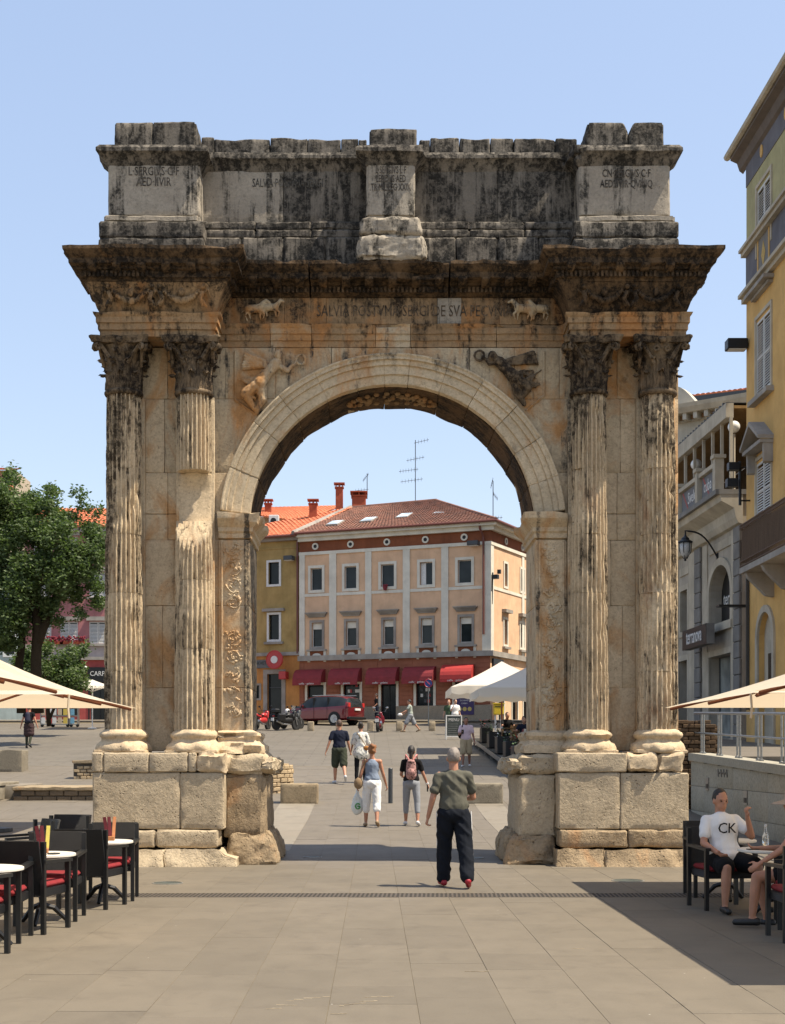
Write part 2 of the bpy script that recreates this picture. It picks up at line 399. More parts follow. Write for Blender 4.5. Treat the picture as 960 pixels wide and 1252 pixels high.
def circ(u, r): return SZ+math.sqrt(max(0, r*r-u*u))
def ucirc(z, r): return math.sqrt(max(0, r*r-(z-SZ)**2))
for sg in (-1, 1):
    # piers: big ashlar courses; columns stand in front of the joints
    zs = [1.74, 2.72, 4.0, 5.02]
    for i in range(3):
        z0, z1 = zs[i], zs[i+1]
        for a, b in ((2.23, 2.71), (2.71, 3.58 if i % 2 else 3.4), (3.58 if i % 2 else 3.4, 4.45)):
            x0, x1 = sorted((AX+sg*a, AX+sg*b))
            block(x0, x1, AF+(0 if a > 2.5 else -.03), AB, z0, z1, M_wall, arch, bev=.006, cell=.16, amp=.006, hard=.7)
    for a, b in ((2.23, 2.71), (2.71, 3.5), (3.5, 4.45)):
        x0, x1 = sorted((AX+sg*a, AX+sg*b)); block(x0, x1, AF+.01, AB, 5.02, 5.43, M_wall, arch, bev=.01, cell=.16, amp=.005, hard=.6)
    for z0, z1, sp in ((5.43, 6.07, 3.5), (6.07, 7.22, 3.55)):
        def fn(a, b, c, z0=z0, z1=z1, sp=sp):
            z = z0+.0015+(z1-z0-.003)*b; lo = ucirc(z, RO)+.004; return Vector((AX+sg*(lo+(sp-.004-lo)*a), AF+(AB-AF)*c, z))
        gb(fn, 1.1, z1-z0, 1.3, M_wall if z0 < 6 else M_wallup, bev=.006, amp=.006, hard=.7)
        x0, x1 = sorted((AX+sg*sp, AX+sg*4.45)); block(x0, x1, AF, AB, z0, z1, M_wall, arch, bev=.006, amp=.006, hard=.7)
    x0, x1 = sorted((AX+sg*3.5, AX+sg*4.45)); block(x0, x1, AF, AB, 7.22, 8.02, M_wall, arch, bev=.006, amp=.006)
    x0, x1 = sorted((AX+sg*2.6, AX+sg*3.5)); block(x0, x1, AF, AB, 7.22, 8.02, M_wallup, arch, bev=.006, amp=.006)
for u0, u1 in ((-2.6, -1.82), (-1.82, -.95), (-.95, -.1), (-.1, .3), (.3, 1.2), (1.2, 1.9), (1.9, 2.6)):
    def fn(a, b, c, u0=u0, u1=u1):
        u = u0+.0015+(u1-u0-.003)*a; lo = max(7.2215, circ(u, RO)+.003); hi = 8.016; lo = min(lo, hi-.03)
        return Vector((AX+u, AF+(AB-AF)*c, lo+(hi-lo)*b))
    gb(fn, u1-u0, .5, 1.3, M_wallup, bev=.006, amp=.005, cell=.1)
# voussoirs with stepped archivolt
th = [174.6, 160, 143, 131, 117, 104, 93, 84, 71, 58, 44, 31, 17, 5.4]
rprof = [(0, .0), (.03, .0), (.30, -.0), (.32, -.035), (.60, -.035), (.62, -.07), (.78, -.07), (.80, -.11), (.88, -.11), (.94, -.13), (.98, -.13), (1, -.12)]
def yprof(b):
    for i in range(len(rprof)-1):
        if b <= rprof[i+1][0]:
            t = (b-rprof[i][0])/(rprof[i+1][0]-rprof[i][0]); return rprof[i][1]*(1-t)+rprof[i+1][1]*t
    return rprof[-1][1]
for i in range(len(th)-1):
    a0, a1 = R(th[i]), R(th[i+1]); sk_ = random.uniform(-.012, .012)
    def fn(a, b, c):
        q = a0+(a1-a0)*(.0015+.997*a); r = RI+(RO-RI)*b; y0 = AF+yprof(b)+sk_*.3
        p = Vector((AX+r*math.cos(q), 0, SZ+r*math.sin(q))); p.y = y0+(AB-y0)*c
        if b == 0 and c > .6: # broken rear arris of the soffit
            e = max(0, nz(p, 2.3, 4)+.05)*.16; p.x += math.cos(q)*e; p.z += math.sin(q)*e
        return p
    gb(fn, RI*abs(a1-a0), .5, 1.3, M_arc, 'voussoir', cell=.09, bev=.01, amp=.006, lb_t=[q[0] for q in rprof], hard=.8, ang=28)
# dark crusted soffit lining with a broken rear edge
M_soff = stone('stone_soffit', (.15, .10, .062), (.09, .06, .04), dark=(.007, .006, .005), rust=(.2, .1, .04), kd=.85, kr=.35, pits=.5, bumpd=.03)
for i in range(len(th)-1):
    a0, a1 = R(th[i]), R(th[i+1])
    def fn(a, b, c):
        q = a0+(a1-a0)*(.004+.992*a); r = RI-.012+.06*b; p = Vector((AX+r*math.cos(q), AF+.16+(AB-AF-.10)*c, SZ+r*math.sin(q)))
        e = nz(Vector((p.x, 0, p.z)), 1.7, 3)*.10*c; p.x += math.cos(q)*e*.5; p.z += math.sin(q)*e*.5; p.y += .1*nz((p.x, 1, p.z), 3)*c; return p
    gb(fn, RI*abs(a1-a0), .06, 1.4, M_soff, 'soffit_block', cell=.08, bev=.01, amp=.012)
mb = MB()
for k in range(26):
    q = R(90)+.32*math.cos(k*2*PI/26)*1.0; yy = 22.1+.28*math.sin(k*2*PI/26); mb.ball((AX+(RI-.035)*math.cos(q), yy, SZ+(RI-.035)*math.sin(q)), .05, .04, .035, 7, 5)
for k in range(40):
    q = R(90)+.24*random.uniform(-1, 1); yy = 22.1+.16*random.uniform(-1, 1); mb.ball((AX+(RI-.035)*math.cos(q), yy, SZ+(RI-.035)*math.sin(q)), random.uniform(.03, .07), .04, .03, 7, 5)
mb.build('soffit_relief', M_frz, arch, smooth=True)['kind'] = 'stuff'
# impost, pier base moulding, pier frames and carved scrolls
imp = [(0, 5.04), (.03, 5.05), (.03, 5.12), (.06, 5.15), (.06, 5.21), (.13, 5.28), (.19, 5.33), (.2, 5.36), (.2, 5.43), (0, 5.432)]
bas = [(.2, 1.70), (.21, 1.75), (.2, 1.82), (.13, 1.86), (.1, 1.90), (.12, 1.94), (.15, 1.97), (.13, 2.02), (.05, 2.05), (0, 2.06)]
for sg in (-1, 1):
    for prof, nm, mt, am in ((imp, 'impost', M_wall, .006), (bas, 'pier_base', M_base, .016)):
        if sg < 0: path = [(AX-2.71, AF-.02), (AX-RI, AF-.02), (AX-RI, AB)]
        else: path = [(AX+RI, AB), (AX+RI, AF-.02), (AX+2.71, AF-.02)]
        sweep(path, prof, mt, nm, amp=am, cell=.07, chip=.02 if nm == 'impost' else .06)
    uc = AX+sg*2.47
    for dx in (-.2, .17):
        block(uc+dx, uc+dx+.035, AF-.055, AF-.02, 2.08, 5.02, M_wall, arch, 'panel_frame', cell=.2, bev=.006, amp=.004)
    mb = MB(); z = 2.25; k = 0
    while z < 4.85:
        h = random.uniform(.24, .31); s = 1 if k % 2 else -1; zc = z+h/2
        if k % 2 == 0 or random.random() < .9:
            pts = []; rr = []
            for j in range(22):
                a = s*(j/21*3.4*PI)+PI*.5*s+PI/2; r_ = .115*(1-j/21*.85); pts.append((uc+r_*math.cos(a), AF-.036-.008*math.sin(j), zc+r_*1.15*math.sin(a))); rr.append(.0115*(1-j/40))
            mb.tube(pts, rr, 5)
            for j in range(26):
                a = random.uniform(0, 2*PI); r_ = random.uniform(.02, .16); mb.ball((uc+r_*math.cos(a), AF-.030, zc+r_*math.sin(a)), random.uniform(.012, .028), .018, random.uniform(.012, .03), n=7, m=5)
        z += h; k += 1
    for v in range(len(mb.v)):
        p = Vector(mb.v[v]); mb.v[v] = tuple(p+noise.noise_vector(p*11)*.035)
    mb.build('carved_scroll', M_wall, arch, smooth=True)['kind'] = 'stuff'

# ---- pedestals
def px81(px, Y=20.75): return (px-CX)/F*Y
for sg, caps, dado, plin in ((-1, (112, 126, 182, 230, 240, 278), (112.5, 220, 273.5), (113, 190, 268)), (1, (681, 767, 803.5, 838), (683, 759, 843), (684, 768, 841))):
    for j in range(len(caps)-1):
        x0, x1 = px81(caps[j]), px81(caps[j+1]); big = (sg < 0 and j == 4) or (sg > 0 and j >= 1)
        block(x0, x1, 20.75, 22.9, 1.41, 1.71, M_ped if not big else M_base, arch, cell=.06 if big else .1, bev=.05 if big else .02, amp=.045 if big else .01, freq=4 if big else 3)
    for j in range(len(dado)-1):
        block(px81(dado[j]), px81(dado[j+1]), 20.77, 22.88, .545, 1.405, M_ped, arch, cell=.09, bev=.02, amp=.012, freq=3)
    for j in range(len(plin)-1):
        block(px81(plin[j]), px81(plin[j+1]), 20.74, 22.9, .27, .54, M_ped if sg < 0 else M_rock, arch, cell=.08, bev=.03, amp=.02, freq=3)
    ft = (113, 200, 289) if sg < 0 else (681, 740, 842)
    for j in range(2):
        s0 = random.random()*9
        def fn(a, b, c, j=j):
            x0, x1 = px81(ft[j], 20.55), px81(ft[j+1], 20.55); p = Vector((x0+(x1-x0)*a, 20.5+(23.-20.5)*c, -.05+.34*b))
            if sg < 0 and b > .5: p.x -= .28*b*a*j; 
            p.y += .12*b*(1-c)+.06*nz(p, 3, s0)
            if b == 1: p.z -= .07*(1+nz(p, 2.5, s0))
            return p
        gb(fn, 1., .34, 2.4, M_rock if sg > 0 else M_ped, 'footing_stone', cell=.06, bev=.03, amp=.03, freq=5)
    # inner pier pedestal, eroded
    x0, x1 = ((273-CX)/F*21.15, (324-CX)/F*21.15) if sg < 0 else ((634-CX)/F*21.15, (682-CX)/F*21.15)
    block(x0, x1, 21.12, 22.9, .4, 1.38, M_rock if sg < 0 else M_ped, arch, cell=.08, bev=.06, amp=.03, freq=3)
    block(x0-.01, x1+.01, 21.1, 22.92, 1.39, 1.69, M_ped, arch, cell=.06, bev=.06, amp=.035, freq=3)
    for j in range(5):
        y = 21.1+j*.36; xe = x1 if sg < 0 else x0
        block(min(xe-.05*sg*-1, xe+.14*-sg)-.02, max(xe-.05*sg*-1, xe+.14*-sg)+.02, y, y+.37, 1.40, 1.62, M_ped, arch, 'eroded_moulding', cell=.045, bev=.08, amp=.05, freq=6)
    xa, xb = ((276-CX)/F*20.95, (339-CX)/F*20.95) if sg < 0 else ((618-CX)/F*20.95, (681-CX)/F*20.95)
    for j in range(4):
        y0 = 20.93+j*.5; so_ = random.random()*9
        def fn(a, b, c, y0=y0, so_=so_):
            tp = .13*b*b; xl, xr = (xa, xb-tp) if sg < 0 else (xa+tp, xb)
            p = Vector((xl+(xr-xl)*a, y0+.52*c+.10*b*(1-c)*(j == 0), -.03+(.50+.05*nz((y0, so_, 0), 2))*b)); p += noise.noise_vector(p*2.2+Vector((so_, 0, 0)))*.05; return p
        gb(fn, .8, .5, .5, M_rock, 'rough_foot', cell=.045, bev=.06, amp=.035, freq=7)

# ---- columns: part 'column' is its backing pilaster slab, with drums, base and capital below it
def shaft(cx, cy, z0, z1, name, parent, seed, amt=.006, cutz=None, wear=1.):
    nf, per = 24, 10; n = nf*per; H = 5.17
    nzs = max(4, int((z1-z0)/.07)); vs = []
    g = .0018
    for i in range(nzs+1):
        z = z0+g+(z1-z0-2*g)*i/nzs; t = (z-2.05)/H
        r = .312-.047*t
        if i in (0, nzs): r -= .003+.006*max(0, nz((cx, 0, z), 3))
        for j in range(n):
            q = 2*PI*j/n; ph = (j % per)/per
            # flute: half-round channel with narrow fillets; worn away in patches
            fl = 0 if ph < .2 else math.sin((ph-.2)/.8*PI)**.7
            pw = Vector((cx+math.cos(q)*.3, cy+math.sin(q)*.3, z))
            w_ = nz(pw, 1.1, seed); w2 = nz(pw, 5, seed)
            k = 1-max(0, min(1, (w_-.12)*3.5))*.85*wear
            rr = r-.05*fl*k-max(0, w_-.12)*.05*wear-max(0, w2-.22)*.10*wear-max(0, nz(pw, 13, seed)-.2)*.05*wear
            rr += .003*nz(pw, 9, seed)-max(0, nz(pw, 21, seed)-.3)*.07
            p = Vector((cx+rr*math.cos(q), cy+rr*math.sin(q), z))
            if cutz is not None: # broken front: plane sloping back towards the wall
                lim = cy-.31+max(0, (z-cutz))*.62+.03*nz(p, 6, seed)
                if z > cutz-.02 and p.y < lim: p.y = lim
            vs.append(p)
    fs = [(i*n+j, i*n+(j+1) % n, (i+1)*n+(j+1) % n, (i+1)*n+j) for i in range(nzs) for j in range(n)]
    fs += [tuple(range(n))[::-1], tuple(nzs*n+j for j in range(n))]
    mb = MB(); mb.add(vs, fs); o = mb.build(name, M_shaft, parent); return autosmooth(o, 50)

def leaf(mb, base, out, up, h, w_, curl, seed):
    """acanthus leaf: lobed tongue rising from base and curling outwards"""
    side = Vector(up).cross(Vector(out)).normalized(); out = Vector(out); up = Vector(up); base = Vector(base)
    nu, nv = 9, 6; vs = []
    for i in range(nu+1):
        t = i/nu; zz = h*(math.sin(t*1.9)/math.sin(1.6)) if t < .95 else h*.93; oo = curl*max(0, t-.35)**2*2.4+.015
        wd = w_*(.55+.45*math.sin(PI*min(1, t*1.15)**.8))*(1-.55*t**4)*(1-.22*abs(math.sin(t*PI*4.2)))
        for j in range(nv+1):
            s = j/nv*2-1
            vs.append(base+up*(zz-.02*abs(s)**2)+side*s*wd+out*(oo+.018*math.cos(s*PI*2.5)-.03*s*s))
    k = nv+1; nvv = len(vs)
    vs += [v-out*.022 for v in vs]
    fs = [(i*k+j, i*k+j+1, (i+1)*k+j+1, (i+1)*k+j) for i in range(nu) for j in range(nv)]
    fs += [tuple(nvv+x for x in f[::-1]) for f in fs]
    b = [j for j in range(k)]+[i*k+nv for i in range(1, nu+1)]+[nu*k+j for j in range(nv-1, -1, -1)]+[i*k for i in range(nu-1, 0, -1)]
    fs += [(b[i], b[(i+1) % len(b)], nvv+b[(i+1) % len(b)], nvv+b[i]) for i in range(len(b))]
    mb.add(vs, fs)
def capital(cx, cy, parent, seed):
    mb = MB(); z0 = 7.26
    mb.lathe([(.25, z0), (.255, z0+.3), (.28, z0+.5), (.36, z0+.66), (.3, z0+.67)], (cx, cy, 0), 32)
    for row, (n_, h, off, rr, w_, cu) in enumerate(((8, .27, 0, .258, .10, .10), (8, .46, .5, .265, .10, .12))):
        for k in range(n_):
            a = 2*PI*(k+off)/n_; o_ = Vector((math.cos(a), math.sin(a), 0))
            leaf(mb, Vector((cx, cy, z0))+o_*rr, o_, (0, 0, 1), h, w_, cu, k)
    for k in range(4): # corner volutes and their stems
        a = PI/4+k*PI/2; o_ = Vector((math.cos(a), math.sin(a), 0)); s_ = Vector((-o_.y, o_.x, 0))
        for sd_ in (-1, 1):
            pts = [Vector((cx, cy, z0+.36))+o_*.29+s_*sd_*.13, Vector((cx, cy, z0+.52))+o_*.36+s_*sd_*.07]
            for j in range(12):
                q = j/11*2.6*PI; r_ = .065*(1-j/14); pts.append(Vector((cx, cy, z0+.60))+o_*(.49+r_*math.sin(q-.9))+s_*sd_*.03+Vector((0, 0, r_*math.cos(q-.9))))
            mb.tube(pts, [.03]*3+[.024]*11, 6)
        a = k*PI/2; o_ = Vector((math.cos(a), math.sin(a), 0)); mb.ball(Vector((cx, cy, z0+.70))+o_*.37, .06, .05, .06, 8, 6)
        s_ = Vector((-o_.y, o_.x, 0))
        for sd_ in (-1, 1):
            pts = []
            for j in range(9):
                q = j/8*2.2*PI; r_ = .045*(1-j/12); pts.append(Vector((cx, cy, z0+.58))+o_*.33+s_*sd_*(.08+r_*math.sin(q))+Vector((0, 0, r_*math.cos(q))))
            mb.tube(pts, .02, 5)
    # abacus with hollow sides
    n = 12; poly = []
    for k in range(4):
        a = -PI/4+k*PI/2; c0 = Vector((math.cos(a), math.sin(a)))*.66; c1 = Vector((math.cos(a+PI/2), math.sin(a+PI/2)))*.66
        for j in range(n):
            t = (j+.5)/n; p = c0.lerp(c1, t); p *= 1-.20*math.sin(PI*t); poly.append(p)
    vs = []
    for d, z in ((.94, z0+.665), (.96, z0+.70), (1., z0+.73), (1.0, z0+.76)):
        for p in poly: vs.append((cx+p.x*d, cy+p.y*d, z))
    k = len(poly); fs = [(i*k+j, i*k+(j+1) % k, (i+1)*k+(j+1) % k, (i+1)*k+j) for i in range(3) for j in range(k)]+[tuple(range(k))[::-1], tuple(3*k+j for j in range(k))]
    mb.add(vs, fs)
    for i, v in enumerate(mb.v):
        p = Vector(v); e = max(0, nz(p, 4, seed)-.1)*.12
        p += noise.noise_vector(p*9+Vector((seed, 0, 0)))*.018+noise.noise_vector(p*26)*.010
        p.x += (cx-p.x)*e; p.y += (cy-p.y)*e; mb.v[i] = tuple(p)
    o = mb.build('capital', M_cap, parent, fix=False); return autosmooth(o, 45)
CY = 21.16
for ci, (u, cyc) in enumerate(((-4.14, CY), (-3.06, CY), (3.02, CY), (4.08, CY))):
    cx = AX+u
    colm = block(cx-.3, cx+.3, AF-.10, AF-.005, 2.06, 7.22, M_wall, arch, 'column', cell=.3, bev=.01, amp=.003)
    js = [2.05, 2.95, 4.15, 5.05, 6.05, 7.2] if ci != 1 else [2.05, 3.3, 4.35, 5.28]
    for j in range(len(js)-1):
        shaft(cx, cyc, js[j], js[j+1], 'column_drum', colm, ci*7+j, wear=(.6, .45, .6, .95)[ci], cutz=(4.78 if ci == 1 and j == 2 else None))
    if ci == 1:
        shaft(cx, cyc, 6.03, 7.2, 'column_drum', colm, 3, wear=.4)
        # bare broken core left between the two lengths of shaft
        def fn(a, b, c):
            z = 5.2+.83*b; t = max(0, 1-abs(b-.75)*4)
            return Vector((cx-.26+.52*a, AF-.10-.1*(1-b)**2*math.sin(PI*a)-(.12*max(0, b-.72)/.28*math.sin(PI*a))+.1*c, z))
        gb(fn, .52, .83, .1, M_base, 'broken_core', cell=.06, bev=.01, amp=.012, parent=colm)
    mb = MB(); mb.lathe([(.262, 7.18), (.285, 7.19), (.298, 7.215), (.298, 7.235), (.285, 7.255), (.262, 7.27)], (cx, cyc, 0), 48)
    autosmooth(mb.build('astragal', M_cap, colm), 50)
    capital(cx, cyc, colm, ci*3.1)
    mb = MB(); pr = [(.40, 1.71), (.43, 1.73), (.435, 1.78), (.41, 1.84), (.36, 1.87), (.335, 1.90), (.34, 1.925), (.375, 1.95), (.385, 1.985), (.365, 2.02), (.33, 2.04), (.315, 2.06)]
    mb.lathe(pr, (cx, cyc, 0), 72)
    for i, v in enumerate(mb.v):
        p = Vector(v); e = max(0, nz(p, 2.6, ci*5)+.05)*.24+max(0, nz(p, 7, ci)-.05)*.10; p.x += (cx-p.x)*e; p.y += (cyc-p.y)*e
        p += noise.noise_vector(p*8)*.016; mb.v[i] = tuple(p)
    autosmooth(mb.build('column_base', M_base, colm), 60)
    block(cx-.4, cx+.4, 20.80, 21.4, 1.695, 1.755, M_base, colm, 'column_plinth', cell=.05, bev=.02, amp=.012, freq=5)

# ---- entablature
RY = 20.85
def ressaut_path(sg):
    a, b = (AX-4.45, AX-2.70) if sg < 0 else (AX+2.70, AX+4.45)
    return [(a, AF+.9 if sg < 0 else AF), (a, RY), (b, RY), (b, AF if sg < 0 else AF+.9)]
arcp = [(0, 8.025), (0, 8.12), (.025, 8.125), (.025, 8.22), (.05, 8.225), (.05, 8.31), (.08, 8.34), (.09, 8.375)]
frip = [(.0, 8.38), (.03, 8.44), (.08, 8.58), (.15, 8.72), (.2, 8.785)]
corp = [(.2, 8.79), (.22, 8.83), (.25, 8.84), (.25, 8.935), (.30, 8.95), (.30, 8.985), (.37, 9.0), (.39, 9.01), (.39, 9.09), (.42, 9.11), (.46, 9.17), (.48, 9.19), (.48, 9.245), (0, 9.25)]
cen = [(0, 8.805), (.04, 8.82), (.09, 8.85), (.09, 8.94), (.14, 8.955), (.14, 8.985), (.3, 9.0), (.31, 9.01), (.31, 9.09), (.35, 9.12), (.38, 9.17), (.4, 9.19), (.4, 9.245), (0, 9.25)]
dent = MB()
def dentil(p0, p1, d0, z0=8.84, z1=8.925, st=.066):
    p0, p1 = Vector(p0), Vector(p1); d = (p1-p0); L = d.length; t = d/L; nn = Vector((t.y, -t.x)); k = int(L/st)
    for i in range(k):
        a = p0+t*(i+.25)*st; b = a+t*st*.55
        if nz((a.x, a.y, 8), 2.1) > .28: continue
        q = [a+nn*d0, b+nn*d0, b+nn*(d0+.04), a+nn*(d0+.04)]
        dent.add([(v.x, v.y, z) for z in (z0, z1) for v in q], [(0, 1, 2, 3), (4, 7, 6, 5), (0, 4, 5, 1), (1, 5, 6, 2), (2, 6, 7, 3), (3, 7, 4, 0)])
def modillion(x, y, d0, d1, nrm=(0, -1)):
    n2 = Vector((nrm[0], nrm[1], 0)); t = Vector((-n2.y, n2.x, 0)); b = Vector((x, y, 0))
    Mx = Matrix((t, n2, Vector((0, 0, 1)))).transposed().to_4x4(); Mx.translation = b
    def fn(a, bb, c): return Mx @ Vector(((a-.5)*.13, d0+(d1-d0)*c, 8.90+.12*bb+(.07*(c)**2)*(1-bb)))
    gb(fn, .13, .12, d1-d0, M_corn, 'modillion', cell=.05, bev=.015, amp=.012, freq=6)
for sg in (-1, 1):
    pth = ressaut_path(sg)
    x0, x1 = pth[1][0], pth[2][0]
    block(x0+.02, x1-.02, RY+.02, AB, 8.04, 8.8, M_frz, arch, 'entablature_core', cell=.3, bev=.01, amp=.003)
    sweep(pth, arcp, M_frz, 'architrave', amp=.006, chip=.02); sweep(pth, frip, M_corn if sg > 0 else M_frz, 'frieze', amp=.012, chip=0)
    sweep(pth, corp, M_corn, 'cornice', amp=.012, cell=.08, chip=.035)
    block(x0+.05, x1-.05, RY+.05, AB, 8.8, 9.235, M_corn, arch, 'cornice_core', cell=.4, bev=.01, amp=.003)
    dentil((x0-.2, RY-.0), (x1+.2, RY-.0), .25); dentil((x1, RY), (x1, AF), .25); dentil((x0, AF), (x0, RY), .25)
    k = 6
    for i in range(k): modillion(x0-.05+(x1-x0+.1)*i/(k-1), RY, .25, .40)
    # carved swags and little figures on the frieze
    mb = MB(); yf = RY-.1
    for c0 in (.28, .72):
        xc = x0+(x1-x0)*c0; hw = .27
        for j in range(15):
            t = j/14*2-1; mb.ball((xc+t*hw, yf-.04, 8.68-.16*(1-t*t)+random.uniform(-.01, .01)), .028+.022*(1-t*t), n=7, m=5)
        mb.ball((xc, yf-.03, 8.66), .05, .04, .07, 8, 6)
        for s in (-1, 1): # winged child holding the garland
            q = xc+s*(hw+.05)
            mb.tube([(q, yf-.03, 8.44), (q-s*.03, yf-.05, 8.56), (q+s*.01, yf-.07, 8.66)], [.025, .04, .03], 6); mb.ball((q+s*.01, yf-.09, 8.72), .035, n=8, m=6)
            mb.tube([(q, yf-.04, 8.52), (q+s*.06, yf-.03, 8.43)], [.03, .018], 5); mb.tube([(q, yf-.06, 8.62), (q-s*.08, yf-.05, 8.68)], [.02, .014], 5)
            mb.tube([(q+s*.02, yf-.03, 8.62), (q+s*.09, yf-.05, 8.70), (q+s*.1, yf-.03, 8.58)], [.02, .03, .01], 5)
    for i, v in enumerate(mb.v):
        p = Vector(v); mb.v[i] = tuple(p+noise.noise_vector(p*12)*.015)
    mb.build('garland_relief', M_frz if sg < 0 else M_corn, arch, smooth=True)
def X80(px): return (px-CX)/80.
cuts = [AX-2.70, X80(378), X80(550.5), AX+2.70]
for i in range(3):
    a, b = cuts[i]+(.0 if i == 0 else .012), cuts[i+1]-(.0 if i == 2 else .012)
    sweep([(a, AF), (b, AF)], cen, M_corn, 'cornice', amp=.012, cell=.08, chip=.05)
    dentil((a, AF), (b, AF), .09)
    block(a, b, AF+.02, AB, 8.8, 9.235, M_corn, arch, 'cornice_core', cell=.5, bev=.01, amp=.003)
for i in range(13): modillion(AX-2.15+i*4.3/12, AF, .12, .34)
acut = [AX-2.70, -1.62, -.98, .02, .56, 1.9, AX+2.70]
for i in range(6):
    sweep([(acut[i]+.004, AF), (acut[i+1]-.004, AF)], [(d*.8, z) for d, z in arcp], M_wallup if i in (3, 1) else M_frz, 'architrave', amp=.006, chip=.03)
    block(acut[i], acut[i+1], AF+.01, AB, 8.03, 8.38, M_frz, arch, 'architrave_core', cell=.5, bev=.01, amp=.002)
fcut = [AX-2.70, -1.4, -.75, .98, 1.35, 1.95, AX+2.70]
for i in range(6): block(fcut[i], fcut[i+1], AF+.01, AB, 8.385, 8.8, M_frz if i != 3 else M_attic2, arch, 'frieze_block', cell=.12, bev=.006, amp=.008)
dent.build('dentils', M_corn, arch)['kind'] = 'stuff'
text('SALVIA POSTVMA SERGI DE SVA PECVNIA', .25, plain('frieze_letter', (.17, .12, .075), .95, var=.6, scale=14), arch, face_M((.62, AF+.007, 8.585)), ext=.005, name='inscription', sx=.66)
for prof, nm in ((cen, 'cornice'), (arcp, 'architrave')):
    for a, b in ((AX+4.45, AX+1.5), (AX+1.5, AX-1.5), (AX-1.5, AX-4.45)): sweep([(a, AB), (b, AB)], [(d*.9, z) for d, z in prof], M_corn, nm, amp=.012, cell=.12)

# ---- relief figures
def relief(parts, mat, name='carved_figure', vox=.011, d=.010):
    return link(name, blob(parts, vox, 1, disp=lambda p: d*nz(p, 16)), mat, arch)
def wx(px, y=0): return (px-CX)/78.5
def wz(py): return HC+(HY-py)/78.5
def victory(pts, f=1):
    """pts maps names to photo-plane points on the wall"""
    Y = AF-.005; V = lambda p, d=0: Vector((wx(p[0]), Y-d, wz(p[1])))
    P = []
    P.append(('e', V(pts['head'], .07), (.075, .075, .095)))
    P.append(('c', V(pts['neck'], .06), V(pts['waist'], .06), .09, .08)); P.append(('c', V(pts['waist'], .06), V(pts['hip'], .06), .085, .12))
    P.append(('c', V(pts['hip'], .06), V(pts['knee'], .08), .11, .08)); P.append(('c', V(pts['knee'], .08), V(pts['foot'], .04), .075, .04))
    P.append(('c', V(pts['hip'], .04), V(pts['knee2'], .05), .1, .07)); P.append(('c', V(pts['knee2'], .05), V(pts['foot2'], .03), .065, .035))
    P.append(('c', V(pts['neck'], .06), V(pts['elbow'], .07), .045, .035)); P.append(('c', V(pts['elbow'], .07), V(pts['hand'], .07), .035, .025))
    for k in range(13): # feathers
        a, b = pts['wing0'], pts['wing1']; t = k/12
        e = (b[0]*(1-t)+b[2]*t, b[1]*(1-t)+b[3]*t); P.append(('c', V((a[0]+random.uniform(-2, 2), a[1]+random.uniform(-2, 2)), .02), V(e, .02+.03*(k % 2)), .03, .014))
    for k in range(24): # drapery folds streaming back
        s = random.uniform(0, 1); a = (pts['waist'][0]*(1-s)+pts['knee'][0]*s+random.uniform(-4, 4), pts['waist'][1]*(1-s)+pts['knee'][1]*s)
        e = (pts['cloth'][0]+random.uniform(-12, 12), pts['cloth'][1]+random.uniform(-14, 14)); m_ = ((a[0]+e[0])/2+random.uniform(-5, 5), (a[1]+e[1])/2+random.uniform(-5, 5))
        P.append(('c', V(a, .06), V(m_, .045), .024, .02)); P.append(('c', V(m_, .045), V(e, .02), .02, .010))
    n = 10 # wreath held out
    for k in range(n):
        q0, q1 = 2*PI*k/n, 2*PI*(k+1)/n; c = pts['wreath']
        P.append(('c', V((c[0]+6*math.cos(q0), c[1]+6*math.sin(q0)), .05), V((c[0]+6*math.cos(q1), c[1]+6*math.sin(q1)), .05), .02, .02))
    return P
relief(victory(dict(head=(341, 436), neck=(338, 446), waist=(326, 459), hip=(318, 470), knee=(300, 483), foot=(311, 500), knee2=(322, 490), foot2=(314, 505),
      elbow=(352, 455), hand=(363, 444), wing0=(334, 447), wing1=(300, 431, 296, 452), cloth=(303, 478), wreath=(368, 441))), M_wallup)
relief(victory(dict(head=(602, 438), neck=(610, 444), waist=(621, 455), hip=(630, 464), knee=(644, 476), foot=(636, 489), knee2=(632, 480), foot2=(641, 495),
      elbow=(598, 446), hand=(590, 438), wing0=(614, 445), wing1=(652, 430, 658, 446), cloth=(650, 466), wreath=(586, 436))), M_cap)
for pts in (((287.5, 430), (287.5, 489), (315, 508)), ((665.5, 430), (665.5, 484), (643, 502))):  # raised border of the spandrel field
    mb = MB()
    for i in range(2):
        a, b = Vector((wx(pts[i][0]), AF-.005, wz(pts[i][1]))), Vector((wx(pts[i+1][0]), AF-.005, wz(pts[i+1][1]))); mb.tube([a, a.lerp(b, .5), b], .024, 4)
    mb.build('field_border', M_mort if 0 else M_wallup, arch)
def horse(x, z, f, s=.16):
    Y = AF-.04; V = lambda a, b, d=.0: Vector((x+f*a*s, Y-d, z+b*s))
    return [('c', V(-.7, 0, .02), V(.5, .1, .02), .42*s, .38*s), ('c', V(.5, .2, .04), V(1., .8, .04), .3*s, .18*s), ('c', V(1., .8, .04), V(1.4, .6, .05), .17*s, .11*s),
            ('c', V(.5, -.1, .03), V(.9, -.5, .04), .17*s, .1*s), ('c', V(.9, -.5, .04), V(.7, -1., .02), .09*s, .07*s), ('c', V(.4, -.2), V(.5, -1.), .14*s, .07*s),
            ('c', V(-.7, -.1, .03), V(-1., -.6, .03), .2*s, .1*s), ('c', V(-1., -.6), V(-.8, -1.1), .09*s, .07*s), ('c', V(-.7, 0), V(-.5, -.9), .17*s, .07*s), ('c', V(-1., .1), V(-1.4, -.4), .06*s, .04*s)]
